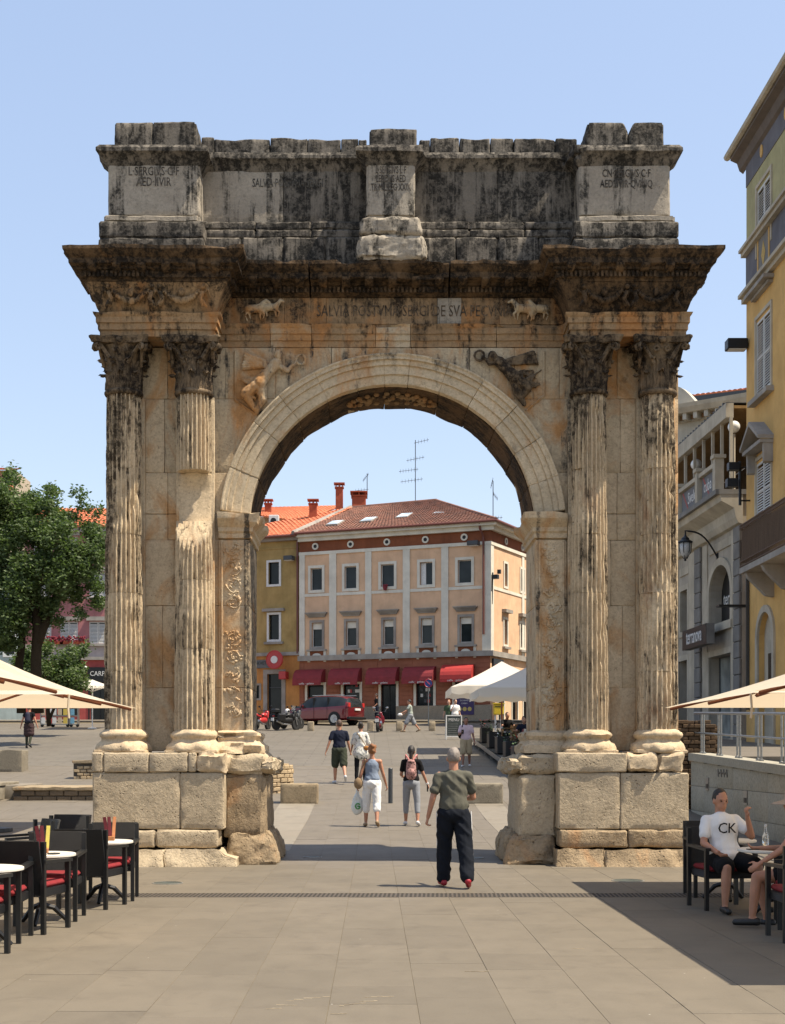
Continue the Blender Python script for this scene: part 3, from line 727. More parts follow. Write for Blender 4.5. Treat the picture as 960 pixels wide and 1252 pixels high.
relief(horse(-1.85, 8.6, 1)+horse(-1.6, 8.62, 1, .14), M_wallup, 'carved_horses', .012, .008)
relief(horse(2.3, 8.6, -1)+horse(2.55, 8.6, -1, .15), M_wallup, 'carved_horses', .012, .008)

# ---- attic
def XA(px, Y): return (px-CX)/F*Y
def ablock(p0, p1, Y, z0, z1, mat=M_attic, **k):
    kw = dict(cell=.09, bev=.03, amp=.014, freq=3); kw.update(k); return block(XA(p0, Y), XA(p1, Y), Y, AB+.05, z0, z1, mat, arch, **kw)
def capmould(p0, p1, Y, z0, h, d, sides=True, mat=M_attic, side_to=AF+.15):
    a, b = XA(p0, Y), XA(p1, Y); prof = [(0, z0), (.02, z0+h*.1), (d*.35, z0+h*.3), (d*.8, z0+h*.52), (d, z0+h*.6), (d, z0+h*.78), (d*.7, z0+h*.98), (.0, z0+h)]
    sweep([(a, side_to), (a, Y), (b, Y), (b, side_to)] if sides else [(a, Y), (b, Y)], prof, mat, 'cap_moulding', amp=.01, cell=.07, chip=.03)
ped = ((120, 249, 132, 244, 140, 240, ()), (437, 521, 448, 508, 452, 510, ()), (701, 831, 708, 820, 714, 812, ()))
for i, (b0, b1, d0, d1, t0, t1, _) in enumerate(ped):
    rough = i == 1
    if i == 1:
        ablock(b0, b1, 20.95, 9.24, 9.62, M_attic2, bev=.06, amp=.04, freq=5, cell=.05); ablock(b0+3, b1-5, 20.97, 9.62, 9.9, M_attic2, bev=.06, amp=.03, freq=5, cell=.05)
    else:
        ablock(b0, b1, 20.93, 9.24, 9.56, M_attic if i == 0 else M_attic); ablock(b0+.5, b1-.5, 20.94, 9.56, 9.82); ablock(b0+6, b1-5, 20.99, 9.82, 9.93, M_attic2, bev=.04)
    ablock(d0, d1, 21.05, 9.92, 10.74, M_attic2 if i != 2 else M_attic2, amp=.007, freq=2)
    capmould(d0, d1, 21.05, 10.70, .28, .16)
    if i == 2:
        for (q0, q1, s) in ((714, 768, 1), (769, 812, -1)):
            def fn(a, b, c, q0=q0, q1=q1, s=s):
                x0, x1 = XA(q0, 21.1), XA(q1, 21.1); e = .06*max(0, b-.6)/.4
                if s > 0: xa, xb = x0+.06*b, x1-(.0+e)*1.2 
                else: xa, xb = x0+e*1.4, x1
                return Vector((xa+(xb-xa)*a, 21.1+(AB-21.1)*c, 10.98+.42*b))
            gb(fn, .6, .42, 1.6, M_attic, cell=.07, bev=.03, amp=.014)
    else:
        m_ = (t0+t1)/2+random.uniform(-8, 8)
        if i == 0:
            ablock(t0, m_, 21.1, 10.97, 11.40); ablock(m_, t1, 21.1, 10.97, 11.405)
        else: ablock(t0, t1, 21.1, 10.95, 11.30)
for (p0, p1, n_) in ((244, 449, 4), (507, 710, 4)):
    for i in range(n_):
        q0, q1 = p0+(p1-p0)*i/n_, p0+(p1-p0)*(i+1)/n_; o_ = random.uniform(-9, 9) if 0 < i else 0
        ablock(q0, q1, 21.33, 9.24, 9.72, cell=.12)
    for i in range(3):
        q0, q1 = p0+(p1-p0)*i/3, p0+(p1-p0)*(i+1)/3
        ablock(q0, q1, 21.38, 9.72, 9.86); ablock(q0, q1, 21.42, 9.86, 10.0, bev=.03)
    for i in range(2): 
        q0, q1 = p0+(p1-p0)*i/2, p0+(p1-p0)*(i+1)/2; ablock(q0, q1, 21.5, 10., 10.86, M_attic2 if p0 < 300 and i == 0 else M_attic, amp=.006, bev=.01, cell=.14)
    capmould(p0, p1, 21.5, 10.80, .27, .13, False)
    cuts = {244: [246, 262, 330, 376, 417, 438, 449], 507: [512, 526, 562, 600, 628, 679, 706]}[p0]
    for i in range(len(cuts)-1):
        h = random.uniform(-.025, .015); sd_ = random.random()*9
        def fn(a, b, c, c0=cuts[i], c1=cuts[i+1], h=h, sd_=sd_):
            x = XA(c0+.3, 21.5)+(XA(c1-.3, 21.5)-XA(c0+.3, 21.5))*a; t = 11.33+h+.03*nz((x, 0, 0), 5, sd_)
            return Vector((x, 21.5+(AB-21.5)*c, 11.05+(t-11.05)*b))
        gb(fn, (cuts[i+1]-cuts[i])/78, .28, 1.2, M_attic, cell=.08, bev=.02, amp=.016)
text('L·SERGIVS·C·F\nAED·IIVIR', .19, M_mort, arch, face_M((XA(184, 21.05)+.05, 21.046, 10.53)), ext=.005, name='inscription', sx=.68, lsp=.85)
text('L·SERGIVS·L·F\nLEPIDVS·AED\nTR·MIL·LEG·XXIX', .155, M_mort, arch, face_M((XA(478, 21.05), 21.046, 10.50)), ext=.005, name='inscription', sx=.52, lsp=.85)
text('CN·SERGIVS·C·F\nAED·IIVIR·QVINQ', .17, M_mort, arch, face_M((XA(766, 21.05), 21.046, 10.50)), ext=.005, name='inscription', sx=.62, lsp=.95)
text('SALVIA·POSTVMA·SERGI', .19, plain('faded_letter', (.17, .155, .13), .95, var=.5, scale=9), arch, face_M((XA(352, 21.5), 21.498, 10.62)), ext=.006, name='inscription', sx=.55)
# ================================================================ GROUND
def M_paving(name, c1, c2, joints=None):
    m = N(name); a = m.noise(.35, 5); b = m.noise(3, 6, sc=(1, .6, 1)); f = m.noise(60, 4, rough=.7)
    c = m.mix(m.rng(a, .35, .65), c1, c2); c = m.mix(m.rng(b, .42, .7, 0, .5), c, tuple(x*.7 for x in c1))
    c = m.mix(m.rng(m.rnd(), 0, 1, 0, .36), c, tuple(x*.68 for x in c2))
    sc_ = m.noise(5, 5, sc=(.5, 6, 1), dist=1.5); c = m.mix(m.rng(sc_, .66, .74, 0, .25), c, tuple(x*.5 for x in c1))   # long scratches
    st = m.noise(1.9, 7, dist=.6, rough=.7); c = m.mix(m.rng(st, .54, .70, 0, .5), c, (.085, .07, .052))
    v = m.vor(3.1); c = m.mix(m.rng(v, .028, .012, 0, .7), c, (.55, .52, .47))          # pale chewing-gum spots
    c = m.mix(1., c, m.mix(f, (.85, .85, .85), (1.15, 1.15, 1.15)), 'MULTIPLY')
    if joints:
        br = m.n('TexBrick', {'Vector': m.scaled((1/joints[0], 1/joints[1], 1)), 'Color1': (1, 1, 1, 1), 'Color2': (.86, .86, .86, 1), 'Mortar': (.55, .53, .5, 1), 'Scale': 1., 'Mortar Size': .012, 'Brick Width': 1., 'Row Height': 1.})
        c = m.mix(1., c, br.outputs['Color'], 'MULTIPLY')
    m.col(c); m.rough(m.rng(a, .3, .7, .62, .8)); m.b.inputs['Specular IOR Level'].default_value = .3
    m.bump(m.math('ADD', m.math('MULTIPLY', f, .5), b), .5, .004); return m.mat
M_slab = M_paving('paving_slab', (.160, .134, .098), (.138, .117, .087))
M_slab2 = M_paving('paving_slab_plaza', (.158, .134, .103), (.138, .118, .091))
M_plaza = M_paving('plaza_paving', (.172, .15, .118), (.15, .131, .104), joints=(1.2, .6))
M_joint = plaster('joint_sand', (.17, .14, .095))
M_pale = M_paving('pale_paving', (.235, .205, .158), (.21, .18, .14))
M_curb = stone('kerb_stone', (.42, .38, .32), (.35, .32, .27), kd=.1, kr=.05, pits=.2)
ys = [-60, 0, 22, 24, 26, 28, 30, 84, 84.5, 300, 1500]
vs = []
for y in ys:
    for x in (-900, 900): vs.append((x, y, gz(y)-.0035))
mb = MB(); mb.add(vs, [(2*i, 2*i+1, 2*i+3, 2*i+2) for i in range(len(ys)-1)])
gnd = mb.build('ground', M_joint, fix=False); gnd['kind'] = 'structure'
def strip(name, x0, x1, y0, y1, mat, dz=.0, n=8):
    yy = [y0+(y1-y0)*i/n for i in range(n+1)]; vs = []
    for y in yy:
        for z in (-.06, 0): vs += [(x0, y, gz(y)+dz+z), (x1, y, gz(y)+dz+z)]
    fs = []
    for i in range(n):
        a = i*4; b = a+4; fs += [(a+2, a+3, b+3, b+2), (a, a+2, b+2, b), (a+3, a+1, b+1, b+3)]
    fs += [(0, 1, 3, 2), (n*4+1, n*4, n*4+2, n*4+3)]
    mb = MB(); mb.add(vs, fs); o = mb.build(name, mat, fix=False); o['kind'] = 'structure'; return o
plaza = strip('plaza', -120, 120, 46.15, 300, M_plaza, 0, 60)
street = empty('street_paving', (0, 16, 0)); street['kind'] = 'structure'
SW = .586; X0 = .283
def slab_mesh(L):
    g = .0018; mb = MB(); b = .0015; x0, x1, y0, y1 = -SW/2+g, SW/2-g, -L/2+g, L/2-g
    mb.add([(x0, y0, -.03), (x1, y0, -.03), (x1, y1, -.03), (x0, y1, -.03), (x0, y0, -b), (x1, y0, -b), (x1, y1, -b), (x0, y1, -b),
            (x0+b, y0+b, 0), (x1-b, y0+b, 0), (x1-b, y1-b, 0), (x0+b, y1-b, 0)],
           [(0, 1, 5, 4), (1, 2, 6, 5), (2, 3, 7, 6), (3, 0, 4, 7), (4, 5, 9, 8), (5, 6, 10, 9), (6, 7, 11, 10), (7, 4, 8, 11), (8, 9, 10, 11)])
    return mb.mesh('slab')
meshes = {}
big = MB()
def slab_big(x0, x1, y0, y1):
    g = .0022; z0, z1 = gz(y0), gz(y1); x0 += g; x1 -= g; y0 += g; y1 -= g
    d = random.uniform(-.002, .002)
    vs = [(x0, y0, z0-.03), (x1, y0, z0-.03), (x1, y1, z1-.03), (x0, y1, z1-.03), (x0, y0, z0+d), (x1, y0, z0+d), (x1, y1, z1+d), (x0, y1, z1+d)]
    big.add(vs, [(0, 1, 5, 4), (1, 2, 6, 5), (2, 3, 7, 6), (3, 0, 4, 7), (4, 5, 6, 7)])
cnt = 0
DR0, DR1 = 16.1, 16.55
for c in range(-34, 34):
    xc = X0+(c+.5)*SW; y = 4-random.uniform(0, .8)
    while y < 46:
        L = random.choice((.7, .85, 1., 1.15)); 
        if y < DR0 < y+L+.25: L = DR0-y
        if y < 22 < y+L+.2: L = 22-y
        if y < 30 < y+L+.2: L = 30-y
        if y < 46 < y+L+.3: L = 46-y
        ym = y+L/2
        vis = 8.3 < y+L and y < 20.2 and -.28*ym-.3 < xc < .31*ym+.3
        if vis and cnt < 298 and y < 22:
            k = round(L, 3)
            if k not in meshes: meshes[k] = slab_mesh(L); meshes[k].materials.append(M_slab)
            o = bpy.data.objects.new('paving_slab', meshes[k]); COL.objects.link(o); o.parent = street
            o.location = (xc, ym-16, random.uniform(-.0012, .0012)); cnt += 1
        else: slab_big(xc-SW/2, xc+SW/2, y, y+L)
        y += L
        if abs(y-DR0) < .01: y = DR1
o = big.build('distant_slabs', M_slab2, street, fix=False); o['kind'] = 'stuff'
o = strip('pale_band', -2.3, -1.45, 23.3, 33.4, M_pale, .004); o = strip('pale_band', 2.42, 3.1, 23.3, 33.4, M_pale, .004)
mb = MB()
for (px, py, L_, a0) in ((350, 1224, .35, .35), (338, 1229, .15, .2), (325, 1234, .12, .25), (446, 1220, .22, .1), (415, 1230, .2, .5), (404, 1240, .12, .3), (440, 1225, .12, .2), (568, 1188, .2, .05), (700, 1160, .12, -.4)):
    p = ground(px*1., py*1.); q = p
    for k in range(5): r2 = q+Vector((L_/5*math.cos(a0+random.uniform(-.5, .5)), L_/5*math.sin(a0+random.uniform(-.5, .5)), 0)); w2 = random.uniform(.002, .006); mb.box(min(q.x, r2.x), max(q.x, r2.x), q.y-w2, q.y+w2, .0005, .0035); q = r2
o = mb.build('white_scratches', M_curb, street); o['kind'] = 'stuff'
# drain: frame, dark trough and a wavy cast grate
M_iron = plain('cast_iron', (.10, .08, .06), .7, .3, bumpd=.002)
M_rim = plaster('drain_rim', (.26, .22, .18))
dr = empty('drain_channel', (0, 16.3, 0)); dr['kind'] = 'structure'
MB().box(-20, 20, DR0+.005, DR1-.005, -.1, -.0025).build('trough', plain('trough_dark', (.03, .025, .02), 1), dr)  # flat dark fill just below the grate
mb = MB()
for x0 in np.arange(-7, 8, .052): mb.prism([(x0, DR0+.015), (x0+.024, DR0+.015), (x0+.044, DR1-.015), (x0+.020, DR1-.015)], -.002, .002, 'z')
for y in (DR0+.003, DR1-.015): mb.box(-20, 20, y, y+.012, -.005, .003)
o = mb.build('grate', M_iron, dr); o['kind'] = 'stuff'
for (px, py, w_, l_) in ((205, 1080, 38, 'in the sun beside the left pedestal'), (768, 1077, 40, 'in the sun beside the right pedestal'), (382, 1048, 24, 'in the shade under the left of the arch'), (581, 1049, 22, 'in the shade behind the walking man')):
    p = ground(px, py); r = w_/2*p.y/F
    e = empty('manhole_cover', (p.x, p.y, p.z), 'round metal floor cover '+l_, 'floor cover', 'round covers in the paving')
    mb = MB(); mb.lathe([(r, -.01), (r, .006), (r*.93, .009), (r*.9, .009), (r*.9, -.01)], (0, 0, 0), 28); mb.build('rim', plain('steel_rim', (.3, .29, .26), .5, .6), e, world=False)
    mb = MB(); mb.lathe([(r*.89, -.01), (r*.89, .004), (r*.4, .006), (r*.38, .003)], (0, 0, 0), 24); mb.build('cover_plate', plain('grey_glass_lamp', (.07, .085, .075), .45, .2), e, world=False)
strip('gutter_line', -40, 40, 46.0, 46.15, plain('dark_gutter', (.06, .055, .05), .9), -.01, 1)
# kerbs and pavement in front of the far buildings
strip('far_pavement', -90, 60, 82.6, 92, M_pale, .12, 10)

# ================================================================ FACADES
class Fac:
    """a wall plane: u runs along it (left to right as seen), z up, d outwards"""
    def __init__(s, p0, p1, parent):
        s.o = Vector((p0[0], p0[1], 0)); s.L = (Vector((p1[0], p1[1], 0))-s.o).length; s.t = (Vector((p1[0], p1[1], 0))-s.o)/s.L
        s.n = Vector((s.t.y, -s.t.x, 0)); s.par = parent
        s.M = Matrix((s.t, s.n, Vector((0, 0, 1)))).transposed().to_4x4(); s.M.translation = s.o   # (u, d, z)
    def pix(s, px, py):
        kx = (px-CX)/F   # X = kx*Y ; o + t*u
        u = (kx*s.o.y-s.o.x)/(s.t.x-kx*s.t.y); Y = s.o.y+s.t.y*u
        return u, HC-(py-HY)/F*Y
    def rect(s, x0, y0, x1, y1):
        u0 = s.pix(x0, y0)[0]; u1 = s.pix(x1, y0)[0]; xm = (x0+x1)/2; return (u0, u1, s.pix(xm, y1)[1], s.pix(xm, y0)[1])
    def box(s, u0, u1, z0, z1, d0, d1, name, mat, parent=None, bev=0, mb=None):
        if mb is not None: mb.box(u0, u1, d0, d1, z0, z1, M=s.M); return
        return MB().box(u0, u1, d0, d1, z0, z1, M=s.M, bev=bev).build(name, mat, parent or s.par)
    def prism(s, poly, d0, d1, name, mat, parent=None): return MB().prism(poly, d0, d1, 'y', M=s.M).build(name, mat, parent or s.par)
    def wall(s, u0, u1, z0, z1, holes, name, mat, rev=.22, parent=None, mrev=None, arch_h=()):
        us = sorted({u0, u1}|{h[0] for h in holes}|{h[1] for h in holes}); zz = sorted({z0, z1}|{h[2] for h in holes}|{h[3] for h in holes})
        us = [u for u in us if u0 <= u <= u1]; zz = [z for z in zz if z0 <= z <= z1]
        hole = lambda u, z: any(h[0] < u < h[1] and h[2] < z < h[3] for h in holes)
        mb = MB()
        for i in range(len(us)-1):
            for j in range(len(zz)-1):
                if hole((us[i]+us[i+1])/2, (zz[j]+zz[j+1])/2): continue
                mb.add([s.M @ Vector(p) for p in ((us[i], 0, zz[j]), (us[i+1], 0, zz[j]), (us[i+1], 0, zz[j+1]), (us[i], 0, zz[j+1]))], [(0, 1, 2, 3)])
        for h in holes:
            a, b, c, d = h[:4]
            q = [(a, c), (b, c), (b, d), (a, d)]
            for k in range(4):
                p, r = q[k], q[(k+1) % 4]
                mb.add([s.M @ Vector(v) for v in ((p[0], 0, p[1]), (r[0], 0, r[1]), (r[0], -rev, r[1]), (p[0], -rev, p[1]))], [(0, 1, 2, 3)])
        # outer returns
        for p, r in (((u0, z0), (u0, z1)), ((u1, z1), (u1, z0)), ((u0, z1), (u1, z1))):
            mb.add([s.M @ Vector(v) for v in ((p[0], 0, p[1]), (r[0], 0, r[1]), (r[0], -.3, r[1]), (p[0], -.3, p[1]))], [(0, 1, 2, 3)])
        return mb.build(name, mat, parent or s.par, fix=False)
    def window(s, r, frame=.12, mat_f=None, gl=None, proud=.05, mull=1, sash=None, depth=.18, name='window'):
        u0, u1, z0, z1 = r
        mb = MB(); f = frame
        for q in ((u0-f, u0, z0-f, z1+f), (u1, u1+f, z0-f, z1+f), (u0, u1, z1, z1+f), (u0, u1, z0-f, z0)): mb.box(q[0], q[1], -.02, proud, q[2], q[3], M=s.M)
        w_ = mb.build(name, mat_f, s.par)
        s.box(u0-.002, u1+.002, z0-.002, z1+.002, -depth-.02, -depth, 'pane', gl or M_glass, w_)
        mb = MB(); sm = sash or mat_f
        for k in range(mull): c = u0+(u1-u0)*(k+1)/(mull+1); mb.box(c-.025, c+.025, -depth, -depth+.04, z0, z1, M=s.M)
        for q in ((u0, u0+.045), (u1-.045, u1)): mb.box(q[0], q[1], -depth, -depth+.04, z0, z1, M=s.M)
        for q in ((z0, z0+.045), (z1-.045, z1)): mb.box(u0+.046, u1-.046, -depth, -depth+.04, q[0], q[1], M=s.M)
        mb.build('sash', sm, w_); return w_
    def shutter(s, u0, u1, z0, z1, mat, ang=0, side=0, d=.03, name='shutter'):
        """louvred leaf"""
        mb = MB(); fr = .05; W = u1-u0
        Mx = s.M.copy()
        for q in ((u0, u0+fr, z0, z1), (u1-fr, u1, z0, z1), (u0+fr, u1-fr, z0, z0+.07), (u0+fr, u1-fr, z1-.07, z1), (u0+fr, u1-fr, (z0+z1)/2-.03, (z0+z1)/2+.03)):
            mb.box(q[0], q[1], d, d+.04, q[2], q[3], M=Mx)
        k = int((z1-z0-.14)/.085)
        o = mb.build(name, mat, s.par)
        mb = MB()
        for i in range(k):
            z = z0+.08+i*.085
            if abs(z-(z0+z1)/2) < .05: continue
            mb.prism([(d+.002, z), (d+.032, z+.0), (d+.036, z+.01), (d+.008, z+.055), (d+.0, z+.055)], u0+fr+.001, u1-fr-.001, 'x') if 0 else mb.add([Mx @ Vector(v) for v in ((u0+fr, d+.036, z), (u1-fr, d+.036, z), (u1-fr, d+.004, z+.06), (u0+fr, d+.004, z+.06), (u0+fr, d+.03, z-.008), (u1-fr, d+.03, z-.008), (u1-fr, d-.002, z+.052), (u0+fr, d-.002, z+.052))], [(0, 1, 2, 3), (7, 6, 5, 4), (0, 4, 5, 1), (3, 2, 6, 7)])
        q = mb.build('slats', mat, o); q['kind'] = 'stuff'
        return o
def tiles(parent, e0, e1, r0, r1, mat, name='roof_tiles', pitch=.24, row=.36, amp=.045):
    """pantile roof: eave e0->e1, ridge r0->r1, corrugated with stepped rows"""
    e0, e1, r0, r1 = map(Vector, (e0, e1, r0, r1)); L = max((e1-e0).length, (r1-r0).length); S = ((r0+r1)/2-(e0+e1)/2).length
    nc, nr = max(2, int(L/pitch)), max(2, int(S/row)); sub = 4
    up = (e1-e0).cross(r0-e0).normalized(); 
    if up.z < 0: up = -up
    vs = []; rows = []
    for i in range(nr):
        for v in (i/nr, (i+.999)/nr):
            a, b = e0.lerp(r0, v), e1.lerp(r1, v); st = .035*(1-(v*nr-i))
            wob = random.uniform(-.004, .004)
            for j in range(nc*sub+1):
                t = j/(nc*sub); vs.append(a.lerp(b, t)+up*(amp*abs(math.sin(PI*(j/sub)))+st+.012*nz((j//sub*1., i*1., 0), 1.7)))
    k = nc*sub+1; fs = []
    for i in range(2*nr-1):
        for j in range(k-1): fs.append((i*k+j, i*k+j+1, (i+1)*k+j+1, (i+1)*k+j))
    n0 = len(vs)
    for p in (e0, e1, r1, r0): vs.append(p-up*.06)
    fs.append((n0+3, n0+2, n0+1, n0))
    for j in range(k-1): fs.append((j+1, j, n0)) if 0 else None
    fs = [f for f in fs if f]
    fs.append(tuple([n0, n0+1, k-1]+list(range(k-2, -1, -1))))
    mb = MB(); mb.add(vs, fs); o = mb.build(name, mat, parent); o['kind'] = 'stuff'; return o
def M_tile(name, c1, c2, dk=.2):
    m = N(name); v = m.n('TexVoronoi', {'Vector': m.pos(), 'Scale': 3.5}).outputs['Color']; s_ = m.sep(v)
    c = m.mix(s_[0], c1, c2); c = m.mix(m.rng(m.noise(1.5, 5), .45, .7, 0, dk*2), c, tuple(x*.35 for x in c1)); c = m.mix(m.rng(m.noise(18, 4), .3, .7, 0, .35), c, tuple(x*.5 for x in c2))
    m.col(c); m.rough(.9); return m.mat
M_glass = glass('window_glass'); M_glassd = glass('dark_glass', (.008, .009, .01), .15)
M_wtrim = plaster('white_trim', (.70, .66, .56), (.70, .66, .56), streak=.12); M_stone_trim = plaster('stone_trim', (.36, .33, .29), (.28, .25, .22))
M_wood_w = plain('white_shutter', (.62, .6, .56), .6)
M_tile_br = M_tile('tile_brown', (.26, .11, .07), (.17, .085, .06), .3); M_tile_or = M_tile('tile_orange', (.62, .20, .09), (.50, .15, .07), .08); M_brick_r = plaster('chimney_red', (.42, .10, .05), (.30, .07, .04))
M_black = plain('black_metal', (.015, .015, .016), .45, .4); M_dkgrey = plain('dark_grey_metal', (.07, .075, .08), .5, .4); M_steel = plain('steel', (.32, .32, .31), .35, .8)
M_white = plain('white_paint', (.72, .71, .68), .5); M_redsign = plain('red_enamel', (.45, .03, .03), .35)

# ---- peach corner building
bp = empty('corner_building', (1, 88, 3.8), 'peach three storey corner building with white pilasters, red awnings and brown tiled hip roof', 'building')
PC = Vector((7.0, 83.)); PL = Vector((-4.78, 87.7)); PR = Vector((12.2, 93.4))
fa = Fac(PL, PC, bp); fb = Fac(PC, PR, bp)
M_peach = plaster('peach_render', (.70, .46, .29), (.72, .47, .30), streak=.16); M_terr = plaster('terracotta_render', (.34, .13, .075), (.30, .115, .07)); M_frieze = plaster('brick_red_band', (.25, .085, .04), (.21, .075, .04))
M_plinth = stone('plinth_stone', (.36, .33, .29), (.29, .265, .235), kd=.2, kr=.05)
g0 = 3.8; LZ = fa.pix(480, 803)[1]; EZ = fa.pix(480, 650)[1]; FZ = fa.pix(480, 664)[1]
W1 = [(380, 697, 394, 724.5), (421.5, 694, 436, 720.5), (466, 690, 482, 717.5), (513.5, 686, 529, 714), (560, 681.5, 576.5, 710)]
W2 = [(381.5, 763, 394, 792.5), (423.5, 761, 436, 790.5), (469, 758.5, 481.5, 788), (515, 755, 528.5, 786.5), (562.5, 751.5, 577, 784)]
SH = [(376, 837, 396, 862), (420, 837, 440, 866), (466, 836, 484.5, 883), (509, 835, 530, 868), (556.5, 834, 577, 868)]
R1 = [fa.rect(*r) for r in W1]; R2 = [fa.rect(*r) for r in W2]; RS = [fa.rect(*r) for r in SH]
zt = sum(r[3] for r in R1)/5; zb = sum(r[2] for r in R1)/5; R1 = [(r[0], r[1], zb, zt) for r in R1]
zt = sum(r[3] for r in R2)/5; zb = sum(r[2] for r in R2)/5; R2 = [(r[0], r[1], zb, zt) for r in R2]
zp = g0+.75*1.3
RS = [(r[0], r[1], (g0+.12 if i == 2 else zp), sum(q[3] for q in RS)/5) for i, r in enumerate(RS)]
fa.wall(0, fa.L, LZ, EZ, R1+R2, 'wall', M_peach)
fa.wall(0, fa.L, g0+1.0, LZ, RS, 'ground_floor_wall', M_terr)
fa.box(0, RS[2][0], g0, zp, -.2, .05, 'plinth', M_plinth); fa.box(RS[2][1], fa.L+.05, g0, zp, -.2, .05, 'plinth', M_plinth)
# horizontal rustication joints of the shop floor are real grooves: proud bands
zz = zp+.12; k = 0
while zz < LZ-.3:
    segs = [(0, RS[0][0]-.25)]+[(RS[i][1]+.25, RS[i+1][0]-.25) for i in range(4)]+[(RS[4][1]+.25, fa.L)]
    for a, b in segs: fa.box(a, b, zz, zz+.24, 0, .03, 'render_band', M_terr)
    zz += .27
R1b = [(604.5+.8, 690, 609.5, 716)]
wb1 = [fb.rect(616.5, 688, 620, 716), fb.rect(636.5, 696, 641, 722)]; wb2 = [fb.rect(616, 756, 620, 788), fb.rect(636, 761, 641, 792)]
wb1 = [(r[0], r[1], R1[0][2], R1[0][3]) for r in wb1]; wb2 = [(r[0], r[1], R2[0][2], R2[0][3]) for r in wb2]
sb = [(1.2, 2.2, g0+.1, g0+2.6), (3.6, 4.6, g0+.1, g0+2.6), (5.6, 6.8, g0+.1, g0+2.6), (8, 9.2, g0+.1, g0+2.6)]
wb3 = [(7.6, 8.7), (9.6, 10.7)]
wb1 += [(a, b, R1[0][2], R1[0][3]) for a, b in wb3]; wb2 += [(a, b, R2[0][2], R2[0][3]) for a, b in wb3]
fb.wall(0, fb.L, LZ, EZ, wb1+wb2, 'wall', M_peach); fb.wall(0, fb.L, g0, LZ, sb, 'ground_floor_wall', M_peach)
mbk = MB()   # inner mass
mbk.prism([(PL.x+.3, PL.y+.25), (PC.x-.1, PC.y+.35), (PR.x-.3, PR.y), (PR.x-11.5, PR.y+5.2), (PL.x+1.0, PL.y+9.0)], g0, EZ, 'z'); mbk.build('rear_mass', M_peach, bp)
for i, r in enumerate(R1):
    w_ = fa.window(r, .17, M_wtrim, mull=0, sash=M_wood_w)
    if i == 3: fa.box(r[0], r[0]+.35, r[2], r[3], -.17, -.14, 'curtain', M_white, w_)
for i, r in enumerate(R2):
    w_ = fa.window(r, .15, M_stone_trim, mull=0, sash=M_wood_w)
    fa.box(r[0]+.05, r[1]-.05, r[3]-.42, r[3]-.05, -.14, -.10, 'blind', M_wtrim, w_)
    c = (r[0]+r[1])/2; hw = (r[1]-r[0])/2+.22
    pr = MB()
    for dz, h, d, e in ((.33, .09, .10, 0), (.42, .08, .18, .06), (.50, .07, .26, .12), (.57, .06, .32, .16)): pr.box(c-hw-e, c+hw+e, -.01, d, r[3]+dz, r[3]+dz+h-.002, M=fa.M)
    pr.build('window_hood', M_stone_trim, bp)
    fa.box(c-hw-.1, c+hw+.1, r[2]-.26, r[2]-.16, -.01, .16, 'sill', M_stone_trim)
    pn = fa.box(c-hw+.1, c+hw-.1, r[2]-.85, r[2]-.27, 0, .04, 'apron_panel', M_frieze)
    mb = MB(); mb.lathe([(.30, 0), (.30, .03), (.24, .035)], (0, 0, 0), 18, sy=.55); me = mb.mesh(); me.transform(fa.M @ Matrix.Translation((c, .04, r[2]-.56)) @ Matrix.Rotation(-PI/2, 4, 'X')); link('oval_boss', me, M_wtrim, pn)
    for s in (-1, 1): fa.box(c+s*(hw-.02)-.08, c+s*(hw-.02)+.08, r[2]-.95, r[2]-.265, 0, .07, 'bracket', M_wtrim)
for fq, rr in ((fb, wb1), (fb, wb2)):
    for r in rr:
        fq.window(r, .14, M_wtrim, mull=0, sash=M_wood_w)
        if rr is wb2: fq.box(r[0]-.3, r[1]+.3, r[3]+.4, r[3]+.6, 0, .3, 'window_hood', M_stone_trim); fq.box(r[0]-.25, r[1]+.25, r[2]-.28, r[2]-.15, 0, .2, 'sill', M_stone_trim)
for r in sb: fb.window(r, .12, M_wtrim, mull=1, sash=M_black, gl=M_glassd)
